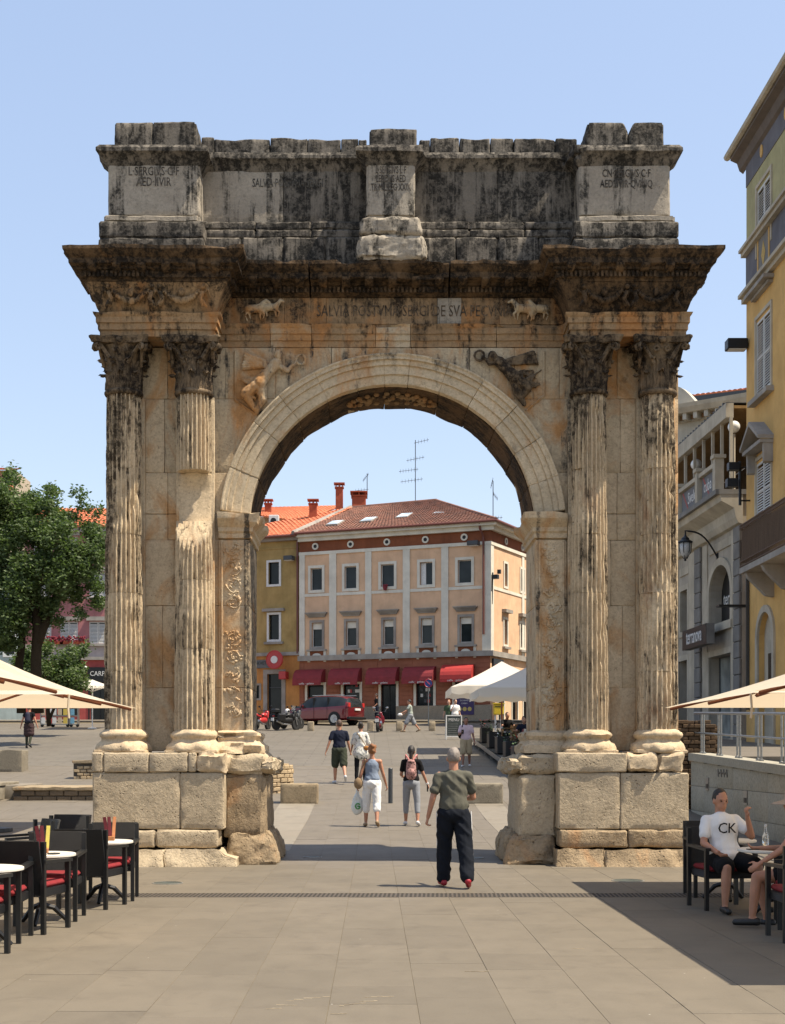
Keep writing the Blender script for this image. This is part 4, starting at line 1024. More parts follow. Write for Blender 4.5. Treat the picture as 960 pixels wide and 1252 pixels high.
# pilasters, string courses, frieze with round vents, cornice
pil = [(366.5, 373), (403, 411.5), (447, 454.5), (493, 501.5), (540, 548.5), (590, 597)]
for a, b in pil:
    u0, u1 = fa.pix(a, 730)[0], fa.pix(b, 730)[0]; u0 = max(u0, .0); fa.box(u0, u1, LZ+.2, FZ-.45, 0, .07, 'pilaster', M_wtrim)
fa.box(fa.L-.35, fa.L+.06, LZ+.2, FZ-.45, 0, .06, 'pilaster', M_wtrim); fb.box(0.0, .45, LZ+.2, FZ-.45, .0, .055, 'pilaster', M_wtrim)
for u in (5.35, 9.1, 11.2): 
    if u < fb.L: fb.box(u, u+.4, LZ+.2, FZ-.45, 0, .055, 'pilaster', M_wtrim)
for fq, lo in ((fa, 0), (fb, 0)):
    fq.box(-.02 if fq is fa else .0, fq.L+(.09 if fq is fa else 0), FZ-.45, FZ-.25, 0, .085, 'string_course', M_wtrim)
    fq.box(0, fq.L, R1[0][2]-.40, R1[0][2]-.22, 0, .04, 'sill_course', M_wtrim)
    fq.box(0, fq.L+(.02 if fq is fa else 0), FZ-.25, EZ-.3, 0, .03, 'frieze_band', M_frieze)
    fq.box(-.05, fq.L+(.24 if fq is fa else 0), LZ-.12, LZ+.2, -.02, .22, 'ledge', M_stone_trim)
    fq.box(-.02, fq.L+(.28 if fq is fa else 0), EZ-.3, EZ-.05, -.02, .26, 'cornice', M_wtrim); fq.box(-.04, fq.L+(.5 if fq is fa else 0), EZ-.05, EZ+.2, -.02, .5, 'cornice', M_wtrim)
    xs = ([386, 429, 473.5, 520.5, 568] if fq is fa else [618, 638])
    for x in xs:
        u = fq.pix(x, 665)[0]; mb = MB(); mb.lathe([(.22, 0), (.22, .07), (.12, .07), (.12, .02)], (0, 0, 0), 16); me = mb.mesh(); me.transform(fq.M @ Matrix.Translation((u, .02, (FZ-.25+EZ-.3)/2)) @ Matrix.Rotation(-PI/2, 4, 'X')); v_ = link('round_vent', me, M_wtrim, bp)
        mb = MB(); mb.lathe([(.115, 0), (.115, .04)], (0, 0, 0), 12); me = mb.mesh(); me.transform(fq.M @ Matrix.Translation((u, .03, (FZ-.25+EZ-.3)/2)) @ Matrix.Rotation(-PI/2, 4, 'X')); link('vent_hole', me, M_black, v_)
# shop windows and awnings
M_awn = plain('awning_maroon', (.24, .022, .026), .75, var=.15, scale=3); M_awnr = plain('awning_red', (.42, .03, .025), .7, var=.1, scale=3)
for i, r in enumerate(RS):
    fa.window(r, .16, M_wtrim, mull=0 if i != 2 else 1, sash=M_black, gl=M_glassd, proud=.04, depth=.2, name='shop_window' if i != 2 else 'shop_door')
    if i in (1, 3): # goods on shelves behind the glass
        mb = MB()
        for k in range(16): u = random.uniform(r[0]+.1, r[1]-.2); z = r[2]+.2+random.randrange(4)*.35; mb.mi = k % 3; mb.box(u, u+.16, -.195, -.17, z, z+.2, M=fa.M)
        mb.build('shop_goods', [M_white, M_redsign, M_dkgrey], bp)
awn = [(362, 401, 818.5, 838.5), (405, 445.5, 817, 838), (450.5, 491.5, 816, 837.5), (494.5, 536.5, 815, 836.5), (541, 583.5, 812.5, 834.5)]
for i, (a, b, y0, y1) in enumerate(awn):
    u0, u1 = fa.pix(a+1.5, 830)[0], fa.pix(b-3, 830)[0]; zt_ = fa.pix((a+b)/2, y0)[1]; zb_ = fa.pix((a+b)/2, y1)[1]; h = zt_-zb_; D = .75
    sec = [(0.02, zt_)]+[(D*math.sin(q), zb_+.2+(h-.2)*math.cos(q)) for q in [PI/2*k/6 for k in range(1, 6)]]+[(D, zb_+.2), (D, zb_), (D-.02, zb_), (D-.02, zb_+.18)]+[((D-.02)*math.sin(q), zb_+.18+(h-.22)*math.cos(q)) for q in [PI/2*k/6 for k in range(5, 0, -1)]]+[(.02, zt_-.04)]
    mb = MB(); mb.prism(sec, u0, u1, 'x', M=fa.M)
    end = [(0.0, zb_+.2), (.0, zt_-.03)]+[((D-.01)*math.sin(q), zb_+.19+(h-.2)*math.cos(q)) for q in [PI/2*k/6 for k in range(1, 7)]]
    for u in (u0, u1-.02): mb.prism(end, u, u+.02, 'x', M=fa.M)
    aw = mb.build('awning', M_awn if i < 4 else M_awnr, bp); text('caffe · gelato', .17, M_white, aw, face_M(fa.M @ Vector(((u0+u1)/2, D+.01, zb_+.1)), fa.n), ext=.003, sx=1.2)
    if i == 0: pass
# black house signs, purple poster, phone box, downpipe, floodlights
s_ = fb.box(.25, 1.9, LZ-1.25, LZ-.25, .0, .12, 'shop_sign', M_black); fb.box(.5, 1.1, LZ-1.0, LZ-.6, .12, .14, 'sign_logo', M_redsign, s_)
text('iN', .3, M_white, s_, face_M(fb.M @ Vector((.8, .15, LZ-.8)), fb.n), ext=.003); text('ino', .3, M_white, s_, face_M(fb.M @ Vector((1.45, .13, LZ-.8)), fb.n), ext=.003)
M_purple = plain('purple_poster', (.05, .028, .11), .6)
r = fa.rect(559, 848, 578, 868); pp = fa.box(r[0]-.05, r[1]+.1, r[2]-.3, r[3], .05, .10, 'poster', M_purple)
for k, z in enumerate((.9, .72, .54)): text(('MJENJAČNICA', 'EXCHANGE', 'CAMBIO')[k], .13, M_white, pp, face_M(fa.M @ Vector(((r[0]+r[1])/2, .105, r[2]-.15+z)), fa.n), ext=.003, sx=.8)
for k in range(3): mb = MB(); mb.lathe([(.13, 0), (.13, .01)], (0, 0, 0), 16); me = mb.mesh(); me.transform(fa.M @ Matrix.Translation((r[0]+.2+k*.32, .105, r[2]+.05)) @ Matrix.Rotation(-PI/2, 4, 'X')); link('currency_disc', me, plain('gold_print', (.55, .42, .12), .6), pp)
M_pipe = plain('brown_pipe', (.16, .05, .035), .5)
u = fa.pix(592, 700)[0]; mb = MB(); mb.tube([fa.M @ Vector(p) for p in ((u-.15, .45, EZ+.1), (u-.15, .4, EZ-.2), (u, .14, EZ-.7), (u, .13, LZ+1.2))], .065, 8); mb.build('downpipe', M_pipe, bp)
def floodlight(fq, px, py, ln, parent):
    u, z = fq.pix(px, py); f_ = fq.box(u-ln/2, u+ln/2, z-.12, z+.16, .25, .75, 'floodlight', M_dkgrey, parent, bev=.03); fq.box(u-.05, u+.05, z-.04, z+.04, 0, .25, 'bracket', M_black, f_)
    fq.box(u-ln/2+.05, u+ln/2-.05, z-.14, z-.121, .3, .7, 'lens', M_white, f_)
floodlight(fa, 582, 666, .7, bp)
u, z = fb.pix(600.5, 706); 
mb = MB(); mb.box(.02, .3, .05, .45, z-.1, z+.15, M=fb.M); mb.box(.1, .25, .4, .6, z+.2, z+.45, M=fb.M); mb.tube([fb.M @ Vector((.15, .05, z-1.6)), fb.M @ Vector((.15, .1, z+.3))], .04, 6); mb.build('camera_bracket', M_black, bp)
mb = MB(); u, z = fa.pix(472, 722)  # flower pot on a sill
mb.lathe([(.1, 0), (.15, .25)], fa.M @ Vector((u, .15, z)), 8)
for k in range(5): mb.ball(fa.M @ Vector((u+random.uniform(-.15, .15), .15, z+.3)), .08, n=6, m=4)
mb.build('flower_pot', plain('dark_red_flower', (.2, .02, .03), .8), bp)
# roof: hip
ew = .55
def off(p, d): return Vector(p)+Vector(d)*1
eL = PL+Vector((fa.n.x, fa.n.y))*ew-Vector((fa.t.x, fa.t.y))*.1
eC = PC+Vector((fa.n.x, fa.n.y))*ew+Vector((fb.n.x, fb.n.y))*ew
eR = PR+Vector((fb.n.x, fb.n.y))*ew
rz_ = 18.35; ze = EZ+.2
rC = at(533, 612, 1); rC = rC.normalized()
def on_z(px, py, z): Y = (z-HC)*F/(HY-py); return Vector(((px-CX)/F*Y, Y, z))
rc = on_z(533, 612, rz_); rl = on_z(431, 621, rz_+.25)
rb = rc+Vector((fb.t.x, fb.t.y, 0))*6
tiles(bp, (eL.x, eL.y, ze), (eC.x, eC.y, ze), rl, rc, M_tile_br); tiles(bp, (eC.x, eC.y, ze), (eR.x, eR.y, ze), rc, rb, M_tile_br)
mb = MB(); mb.tube([rl, rc], .13, 8); mb.tube([rc, (eC.x, eC.y, ze+.05)], .11, 8); mb.tube([rc, rb], .13, 8); mb.build('ridge_tiles', M_tile_br, bp)
mb = MB(); mb.tube([(eL.x-.1, eL.y, ze+.02), (rl.x-.1, rl.y, rl.z+.05)], .16, 6); mb.build('verge', M_stone_trim, bp)
mb = MB(); gt = [(eL.x, eL.y, ze-.02), (eC.x, eC.y, ze-.02), (eR.x, eR.y, ze-.02)]; mb.tube([Vector(p)+Vector((0, -.06, 0)) for p in gt], .09, 6); mb.build('gutter', M_pipe, bp)
M_sky = glass('skylight_glass', (.30, .36, .40), .05)
up = ((Vector((eC.x, eC.y, ze))-Vector((eL.x, eL.y, ze))).cross(rl-Vector((eL.x, eL.y, ze)))).normalized()
if up.z < 0: up = -up
tt = (Vector((eC.x, eC.y, ze))-Vector((eL.x, eL.y, ze))).normalized(); vv = up.cross(tt)
if vv.z < 0: vv = -vv
for (px, py) in ((410, 641.5), (451, 637.5), (495, 632.5), (540, 628)):
    # ray-plane hit
    d = Vector(((px-CX)/F, 1, -(py-HY)/F)); o_ = Vector((0, 0, HC)); P0 = Vector((eL.x, eL.y, ze)); t = (P0-o_).dot(up)/d.dot(up); c = o_+d*t
    Mx = Matrix((tt, vv, up)).transposed().to_4x4(); Mx.translation = c
    f_ = MB().box(-.42, .42, -.62, .62, 0, .16, M=Mx).build('skylight', M_stone_trim, bp); MB().box(-.36, .36, -.54, .54, .16, .175, M=Mx).build('pane', M_sky, f_)
def chimney(px, ytop, ybot, wpx, Y, parent, nm='chimney'):
    c = at(px, ybot, Y); zt_ = at(px, ytop, Y).z; w_ = wpx/2*Y/F; g = empty(nm, (0, 0, 0)) if 0 else None
    b = MB().box(c.x-w_, c.x+w_, Y-w_, Y+w_, c.z-.8, zt_-.35, bev=.02).build('chimney', M_brick_r, parent)
    mb = MB()
    for dz, e in ((-.35, .06), (-.08, .12)): mb.box(c.x-w_-e, c.x+w_+e, Y-w_-e, Y+w_+e, zt_+dz, zt_+dz+.08)
    for sx in (-1, 1):
        for sy in (-1, 1): mb.box(c.x+sx*w_-.06*(sx > 0)-.0, c.x+sx*w_+.06*(sx < 0), Y+sy*w_-.06*(sy > 0), Y+sy*w_+.06*(sy < 0), zt_-.27, zt_-.08)
    mb.box(c.x-.05, c.x+.05, Y-w_+.01, Y+w_-.01, zt_-.27, zt_-.08)
    mb.build('chimney_cap', M_brick_r, b)
chimney(415, 591, 618, 9, 95, bp); chimney(439, 602, 622, 17, 95, bp)
def antenna(px, ytop, ybot, Y, arms, parent, name='antenna'):
    a, b = at(px, ybot, Y), at(px, ytop, Y); a.z -= .4; mb = MB(); mb.tube([a, b], .028, 5)
    for (f_, l0, l1, tilt, n_) in arms:
        z = a.z+(b.z-a.z)*f_; p0, p1 = Vector((a.x+l0, Y, z-tilt)), Vector((a.x+l1, Y, z+tilt)); mb.tube([p0, p1], .014, 4)
        for k in range(n_):
            q = p0.lerp(p1, (k+.5)/n_); mb.tube([q+Vector((0, -.3, -.0)), q+Vector((0, .3, 0))], .008, 4); mb.tube([q+Vector((0, 0, -.14)), q+Vector((0, 0, .14))], .008, 4)
    return mb.build(name, M_dkgrey, parent)
antenna(508, 538, 613, 92, [(.98, -.1, .9, .12, 5), (.72, -.6, .6, .12, 6), (.55, -1.1, .2, .08, 7), (.4, -1., .5, .1, 7)], bp)
antenna(449, 579, 603, 95, [(.85, -.3, .1, .25, 5), (.35, -.9, .1, .06, 5)], bp)
antenna(603, 588, 634, 88, [(.95, -.15, .0, .3, 4), (.65, 0, .3, -.2, 4), (.15, -.8, .6, .04, 8), (.1, -.3, .3, .2, 3)], bp)

# ---- yellow building to its left
by = empty('yellow_building', (-8, 90, 3.8), 'ochre yellow building with white framed windows and orange tiled roof left of the peach building', 'building')
fy = Fac(PL-Vector((fa.t.x, fa.t.y))*9.5+Vector((fa.n.x, fa.n.y))*-.06, PL+Vector((fa.n.x, fa.n.y))*-.06, by)
M_ochre = plaster('ochre_render', (.43, .30, .12), (.36, .25, .095), streak=.35); M_orange = plaster('orange_render', (.55, .26, .085), (.48, .22, .07))
YE = fy.pix(340, 660)[1]; YL = fy.pix(340, 800)[1]
y1 = fy.rect(328.5, 687.5, 341.5, 714.5); y2 = fy.rect(329, 751.5, 341.5, 782); yd = fy.rect(327, 824, 344.5, 881); yd = (yd[0], yd[1], g0+.12, yd[3]); yw = fy.rect(312, 838, 317.5, 854)
y1b = (1.5, 2.4, y1[2], y1[3]); y2b = (1.5, 2.4, y2[2], y2[3])
fy.wall(0, fy.L, YL, YE, [y1, y2, y1b, y2b], 'wall', M_ochre); fy.wall(0, fy.L, g0, YL, [yd, yw], 'ground_floor_wall', M_orange)
MB().box(0, fy.L, -9, -.27, g0, YE, M=fy.M).build('rear_mass', M_ochre, by)
for r in (y1, y2, y1b, y2b): fy.window(r, .14, M_white, mull=0, sash=M_black, gl=M_glassd)
fy.box(y2[0]-.4, y2[1]+.4, y2[3]+.2, y2[3]+.38, 0, .25, 'window_hood', M_stone_trim); fy.box(y2[0]-.3, y2[1]+.3, y2[2]-.3, y2[2]-.15, 0, .18, 'sill', M_stone_trim)
d_ = fy.window(yd, .28, M_stone_trim, mull=0, sash=M_dkgrey, gl=M_glassd, depth=.22, name='doorway'); fy.box(yd[0]+.1, yd[1]-.1, yd[3]-.9, yd[3]-.85, -.2, -.1, 'transom', M_dkgrey, d_)
fy.window(yw, .12, M_stone_trim, mull=0, sash=M_black)
fy.box(0, fy.L, YL-.1, YL+.12, -.02, .14, 'ledge', M_stone_trim); fy.box(0, fy.L, YE-.6, YE-.5, 0, .05, 'string_course', M_ochre); fy.box(0, fy.L, YE-.12, YE+.15, -.02, .35, 'cornice', M_stone_trim)
floodlight(fy, 357.5, 684, .6, by)
r = fy.rect(311, 807, 334, 817); sg_ = fy.box(r[0], r[1], r[2], r[3], .02, .08, 'wall_sign', plain('sign_grey', (.12, .13, .13), .6)); text('A·KVETLIN', .3, M_black, sg_, face_M(fy.M @ Vector(((r[0]+r[1])/2, .085, (r[2]+r[3])/2+.05)), fy.n), ext=.004, sx=.95)
u, z = fy.pix(342, 807.5); mb = MB(); mb.lathe([(.55, -.06), (.6, -.03), (.6, .03), (.55, .06), (.52, .04), (.24, .04)], (0, 0, 0), 28); me = mb.mesh(); me.transform(fy.M @ Matrix.Translation((u, .75, z)) @ Matrix.Rotation(-PI/2, 4, 'X')); rs = link('round_sign', me, M_redsign, by)
mb = MB(); mb.lathe([(.24, 0), (.24, .03)], (0, 0, 0), 18); me = mb.mesh(); me.transform(fy.M @ Matrix.Translation((u, .80, z)) @ Matrix.Rotation(-PI/2, 4, 'X')); link('clock_face', me, M_white, rs)
MB().box(u-.03, u+.03, 0, .72, z-.02, z+.03, M=fy.M).build('sign_arm', M_black, rs)
MB().box(u+.25, u+.75, .2, .7, z-1.25, z-.75, M=fy.M, bev=.03).build('small_red_box', M_redsign, by)
fy.box(fy.L-.18, fy.L-.08, YL, YE, .06, .16, 'downpipe', M_pipe)
# orange roof and the white gable house behind
e0, e1 = fy.M @ Vector((0, .5, YE+.15)), fy.M @ Vector((fy.L+.0, .5, YE+.15)); r0, r1 = fy.M @ Vector((4.2, -4., YE+2.0)), fy.M @ Vector((fy.L+1.2, -4.8, YE+2.3))
tiles(by, e0, e1, fy.M @ Vector((2, -5.2, YE+1.75)), on_z(431, 620, rz_+.2), M_tile_or, pitch=.3); mb = MB(); mb.tube([Vector(e0)+Vector((0, -.08, -.02)), Vector(e1)+Vector((0, -.08, -.02))], .1, 6); mb.build('gutter', M_pipe, by)
chimney(383, 611, 640, 9.5, 92.5, by)
bg_ = empty('rear_house', (-8, 98, 3.8), 'pale grey gabled house with air conditioner on its wall behind the orange roof', 'building')
fr_ = Fac((-12, 97), (-2, 99.5), bg_); MB().box(0, 8.5, -8, 0, g0, at(330, 629, 97).z, M=fr_.M).build('wall', plaster('pale_grey_render', (.45, .43, .40)), bg_)
q0 = at(309, 624, 96.6); q1 = at(367, 637, 98); tiles(bg_, (q0.x-3, q0.y-.4, q0.z+.1), (q1.x, q1.y-.4, q1.z-.1), (q0.x-3, q0.y+5, q0.z+1.0), at(420, 618, 104), M_tile_or, pitch=.3)
chimney(328, 611, 628, 8, 99, bg_)
a = at(335.5, 638, 96.4); ac = MB().box(a.x-.35, a.x+.35, 95.9, 96.3, a.z-.4, a.z+.4, bev=.03).build('air_conditioner', M_white, bg_); mb = MB(); mb.lathe([(.2, 0), (.2, .02)], (0, 0, 0), 16, M=Matrix.Rotation(PI/2, 4, 'X')); me = mb.mesh(); me.transform(Matrix.Translation((a.x-.03, 95.885, a.z))); link('fan_grille', me, M_black, ac)

# ---- pink building on the left
bk = empty('pink_building', (-22, 88, 3.8), 'pink building with white shutters and red flower boxes behind the tree', 'building')
fk = Fac((-40, 86), (-13.5, 86), bk); M_pink = plaster('pink_render', (.40, .17, .17), (.35, .15, .15)); M_lil = plaster('grey_pink_band', (.42, .36, .35)); M_red = plaster('red_pink_render', (.42, .09, .08), (.36, .08, .07))
KE = at(60, 645, 86).z; KB = at(60, 788, 86).z; KL = at(60, 805, 86).z
us = [fk.pix(x, 770)[0] for x in (52, 84.5, 120, 155, 17)]
wk = []
for zr in ((760, 787), (700, 730), (656, 680)):
    for u in us[:4]: wk.append((u-.55, u+.55, fk.pix(80, zr[1])[1], fk.pix(80, zr[0])[1]))
uP = fk.pix(30, 700)[0]
fk.wall(uP, fk.L, KB, KE, wk, 'wall', M_pink); fk.wall(uP, fk.L, KL, KB, [], 'lower_band', M_lil)
ks = [(fk.pix(110, 1)[0], fk.pix(134, 1)[0], g0+.15, fk.pix(1, 835)[1]), (fk.pix(70, 1)[0], fk.pix(95, 1)[0], g0+.5, fk.pix(1, 835)[1])]
fk.wall(uP, fk.L, g0, KL, ks, 'ground_floor_wall', M_red)
for r in ks: fk.window(r, .1, M_black, mull=1, sash=M_black, gl=M_glassd, name='shop_window')
MB().box(uP, fk.L, -9, -.27, g0, KE, M=fk.M).build('rear_mass', M_pink, bk)
for r in wk:
    fk.box(r[0], r[1], r[2], r[3], -.1, -.08, 'pane', M_glassd); c = (r[0]+r[1])/2
    fk.shutter(r[0], c-.01, r[2], r[3], M_wood_w, d=-.06); fk.shutter(c+.01, r[1], r[2], r[3], M_wood_w, d=-.06)
    fk.box(r[0]-.15, r[1]+.15, r[3]+.05, r[3]+.3, 0, .2, 'lintel', M_stone_trim); fk.box(r[0]-.15, r[1]+.15, r[2]-.15, r[2]-.02, 0, .2, 'sill', M_stone_trim)
fk.box(uP, fk.L, KL-.1, KL+.1, 0, .15, 'ledge', M_stone_trim); fk.box(uP, fk.L, KE-.3, KE, 0, .35, 'cornice', M_stone_trim)
e0 = fk.M @ Vector((uP, .5, KE+.02)); e1 = fk.M @ Vector((fk.L+.3, .5, KE+.02)); tiles(bk, e0, e1, fk.M @ Vector((uP, -4.5, KE+2)), fk.M @ Vector((fk.L+.3, -4.5, KE+2)), M_tile_or, pitch=.3)
chimney(105, 629, 655, 13, 89.5, bk)
r = fk.rect(107.5, 816, 150, 834); sg_ = fk.box(r[0], r[1], r[2], r[3], .02, .15, 'shop_sign', M_black); text('CARPE DIEM', .42, M_white, sg_, face_M(fk.M @ Vector((r[0]+.15, .155, (r[2]+r[3])/2+.05)), fk.n), ext=.004, align='LEFT', sx=.9)
M_flow = plain('geranium', (.22, .012, .03), .8, var=.3); M_leafk = plain('box_leaf', (.05, .09, .03), .8)
for px in (61, 72, 82, 98):
    u, z = fk.pix(px, 788); bx = fk.box(u-.35, u+.35, z, z+.18, .22, .42, 'flower_box', M_brick_r); mb = MB()
    for k in range(26): mb.mi = 0 if random.random() < .8 else 1; mb.ball(fk.M @ Vector((u+random.uniform(-.38, .38), .32+random.uniform(-.15, .2), z+.2+random.uniform(-.05, .28))), .07, n=6, m=4)
    f_ = mb.build('flowers', [M_flow, M_leafk], bx); f_['kind'] = 'stuff'
u, z = fk.pix(106, 817); mb = MB(); mb.ball(fk.M @ Vector((u, .3, z)), .12, n=8, m=6); mb.tube([fk.M @ Vector((u, 0, z-.1)), fk.M @ Vector((u, .3, z-.1))], .03, 5); mb.build('wall_lamp', M_white, bk)
bt = empty('pale_building', (-32, 90, 3.8), 'pale blue grey house with a dark doorway at the left edge of the square', 'building')
ft_ = Fac((-44, 85.6), (fk.o.x+uP, 85.6), bt); M_teal = plaster('pale_blue_render', (.38, .44, .42)); a = ft_.rect(6, 777, 18, 801); b = ft_.rect(19, 738, 27, 750); ft_.wall(0, ft_.L, g0, at(10, 705, 86).z, [a, b], 'wall', M_teal)
ft_.window(a, .12, M_white, mull=0, gl=M_glassd); ft_.window(b, .12, M_white, mull=0); MB().box(0, ft_.L, -8, -.27, g0, at(10, 705, 86).z, M=ft_.M).build('rear_mass', M_teal, bt)
z = at(10, 703, 86).z; tiles(bt, ft_.M @ Vector((0, .4, z)), ft_.M @ Vector((ft_.L-.1, .4, z)), ft_.M @ Vector((0, -4, z+1.6)), ft_.M @ Vector((ft_.L-.1, -4, z+1.6)), M_tile_or, pitch=.3)
bh = empty('hill_house', (-30, 118, 4), 'small pale house with an orange roof showing above the tree at the far left', 'building')
a = at(18, 600, 118); zt_ = at(18, 581, 118).z; MB().box(a.x-3.5, a.x+.6, 116, 121, 3, zt_).build('wall', plaster('beige_wall', (.45, .37, .28)), bh)
tiles(bh, (a.x-4, 115.3, zt_), (a.x+.9, 115.3, zt_-.05), (a.x-4, 119, zt_+.9), (a.x+.3, 119, zt_+.7), M_tile_or)
tiles(bh, (a.x-3.8, 112, at(10, 606, 112).z), (a.x+.9, 112, at(26, 604, 112).z), (a.x-3.8, 115.9, at(10, 592, 115).z), (a.x+.6, 115.9, at(26, 590, 115).z), M_tile_or)
MB().box(a.x-3.5, a.x+.6, 112.4, 115.9, 3, at(10, 604, 112).z).build('lower_wall', plaster('beige_wall2', (.42, .34, .26)), bh)
# ================================================================ RIGHT-HAND SIDE
TZ = 1.9   # raised pavement
K = 1.12
M_yel = plaster('yellow_render', (.66, .41, .15), (.66, .40, .14), streak=.2); M_olive = plaster('olive_render', (.42, .38, .20), (.38, .34, .18)); M_slate = plaster('slate_blue_render', (.16, .155, .17), (.14, .135, .15))
M_gtrim = plaster('beige_trim', (.50, .44, .34), (.42, .37, .29)); M_gwall = plaster('grey_beige_render', (.42, .37, .30), (.37, .33, .265)); M_quoin = plaster('grey_quoin', (.23, .215, .195), (.19, .18, .165))
M_cream = plaster('cream_render', (.50, .46, .38), (.44, .41, .34))
rp = MB(); rp.box(7.75, 40, 18, 31.9, -.4, TZ-.25); rp.add([(7.75, 31.9, TZ-.25), (40, 31.9, TZ-.25), (40, 70, 3.0), (7.75, 70, 3.0), (7.75, 31.9, 0), (7.75, 70, 0)], [(0, 1, 2, 3), (4, 0, 3, 5)])
o = rp.build('upper_pavement', M_slab2); o['kind'] = 'structure'
# retaining wall with big facing panels, coping, railing
rw = empty('retaining_wall', (7.4, 28, 0), 'grey stone faced retaining wall with small recessed wall lights behind the right cafe tables', 'wall')
M_rw = stone('retaining_stone', WB=(.95, .93, .86), c1=(.42, .39, .33), c2=(.36, .34, .29), kd=.18, kr=.1, streak=.35, pits=.2, bumpd=.004)
WX = 7.3
def wtop(Y): return 1.73-(31.7-Y)/7.3*.24
y = 18.
while y < 31.6:
    L = min(1.25, 31.7-y); zt_ = wtop(y+L/2)-.17; zs = [-.05, .42, .98, zt_]
    for k in range(3): block(WX, WX+.3, y, y+L, zs[k], zs[k+1], M_rw, rw, 'facing_panel', cell=.6, bev=.006, amp=.002, gap=.003)
    y += L
mb = MB(); prof = [(WX-.05, -.17), (WX+.45, -.17), (WX+.45, 0), (WX-.05, 0)]
vs = []
for Y in (18, 31.75): vs += [(x, Y, wtop(Y)+z) for x, z in prof]
mb.add(vs, [(0, 1, 5, 4), (1, 2, 6, 5), (2, 3, 7, 6), (3, 0, 4, 7), (3, 2, 1, 0), (4, 5, 6, 7)]); mb.build('coping', M_rw, rw)
for Y, z in ((30.1, .93), (27.0, .72)):
    f_ = MB().box(WX-.015, WX+.02, Y-.12, Y+.12, z-.02, z+.26).build('recessed_lamp', M_steel, rw); MB().box(WX-.025, WX-.014, Y-.08, Y+.08, z+.02, z+.12).build('lamp_opening', M_black, f_)
mb = MB()   # scratched graffiti
for k in range(7): Y = 28.4+k*.12; mb.tube([(WX-.01, Y, 1.22+.1*(k % 2)), (WX-.01, Y+.06, 1.38-.1*(k % 2))], .012, 4)
mb.build('scratched_marks', M_quoin, rw)
rl_ = empty('steel_railing', (7.45, 26, 1.5), 'steel tube railing with paired posts on top of the retaining wall', 'railing')
for dz, r in ((.92, .028), (.46, .022)):
    mb = MB(); y0, y1 = 17.5, 32.2; 
    lev = lambda Y: wtop(Y)+dz; mb.tube([(7.5, Y, (lev(Y) if dz < .9 else lev(Y))) for Y in np.linspace(y0, y1, 6)], r, 8); mb.build('rail', M_steel, rl_)
Y = 31.5
while Y > 18:
    for d in (0, -.22): mb = MB(); mb.tube([(7.5, Y+d, wtop(Y)-.01), (7.5, Y+d, wtop(Y)+.92)], .022, 8); mb.lathe([(.05, 0), (.05, .03), (.025, .04)], (7.5, Y+d, wtop(Y+d)+.0), 10); mb.build('post', M_steel, rl_)
    Y -= 1.55
# rough brick pier at the end
bs = empty('brick_pier', (7.2, 32.6, .4), 'dark rough brick wall stub at the far end of the retaining wall', 'wall')
M_rbrick = stone('old_brick', (.12, .085, .06), (.08, .06, .045), kd=.3, kr=.1, pits=.3)
bmesh_ = None
for r_ in range(22):
    z = .42+r_*.095
    for k in range(4):
        for yy in (0, 1):
            x = 7.08+(k+(.5 if r_ % 2 else 0))*.26
            if x > 8.0: continue
            if r_ > 20 and random.random() < .4: continue
            if bmesh_ is None: bmesh_ = [MB().box(-.125, .125, -.12, .12, 0, .085, bev=.012).mesh('brick') for _ in range(3)]; [b.materials.append(M_rbrick) for b in bmesh_]
            o = bpy.data.objects.new('brick', random.choice(bmesh_)); COL.objects.link(o); o.parent = bs; o.location = (x-7.2+random.uniform(-.01, .01), (32.25+yy*.5)-32.6+random.uniform(-.02, .02), z-.4)
MB().box(7.05, 8.05, 32.2, 32.95, .4, 2.38).build('mortar_core', M_rbrick, bs)

# ---- tall yellow building
yb = empty('tall_yellow_building', (14, 33, 1.9), 'tall yellow building with louvred shutters, balcony and painted olive top storey on the right', 'building')
YX, YC = 11.1*K, 41.0*K
fy2 = Fac((YX, YC), (YX, 39.6), yb)     # outward normal must be -X
assert fy2.n.x < 0
zy = lambda py, Y, k=K: HC-(py-HY)/F*Y*(k if Y < 41.5 else 1)
S1 = zy(365, 40.5); S0 = zy(330, 40.5); TOP = zy(195, 41); 
def fr_px(px0, px1, py0, py1):
    u0, u1 = fy2.pix(px0, 0)[0], fy2.pix(px1, 0)[0]; um = fy2.pix((px0+px1)/2, 0)[0]; Y = YC-um; return (u0, u1, zy(py1, Y, 1), zy(py0, Y, 1))
w1 = fr_px(927, 943, 223, 303); w2 = fr_px(926, 943, 386, 478); w3 = fr_px(926, 943, 562, 632); dr_ = fr_px(928, 946, 748, 905); dr_ = (dr_[0], dr_[1], 2.0, dr_[3])
sh = w2[1]-w2[0]; wins = []; pit = 4.2
allw = []
for (w_, mt) in ((w1, 0), (w2, 0), (w3, 0)):
    for k in range(1): allw.append((w_[0]+k*pit, w_[1]+k*pit, w_[2], w_[3]))
drs = [(dr_[0]+k*pit*1.5, dr_[1]+k*pit*1.5, dr_[2], dr_[3]) for k in range(1)]
fy2.wall(0, fy2.L, S1, TOP, [r for r in allw if r[2] > S0], 'upper_wall', M_olive, parent=yb)
fy2.wall(0, fy2.L, 1.2, S1-.001, [r for r in allw if r[2] < S0]+drs, 'wall', M_yel)
MB().box(YX+.28, YX+9, 39.7, YC, 1., TOP).build('rear_mass', M_yel, yb)
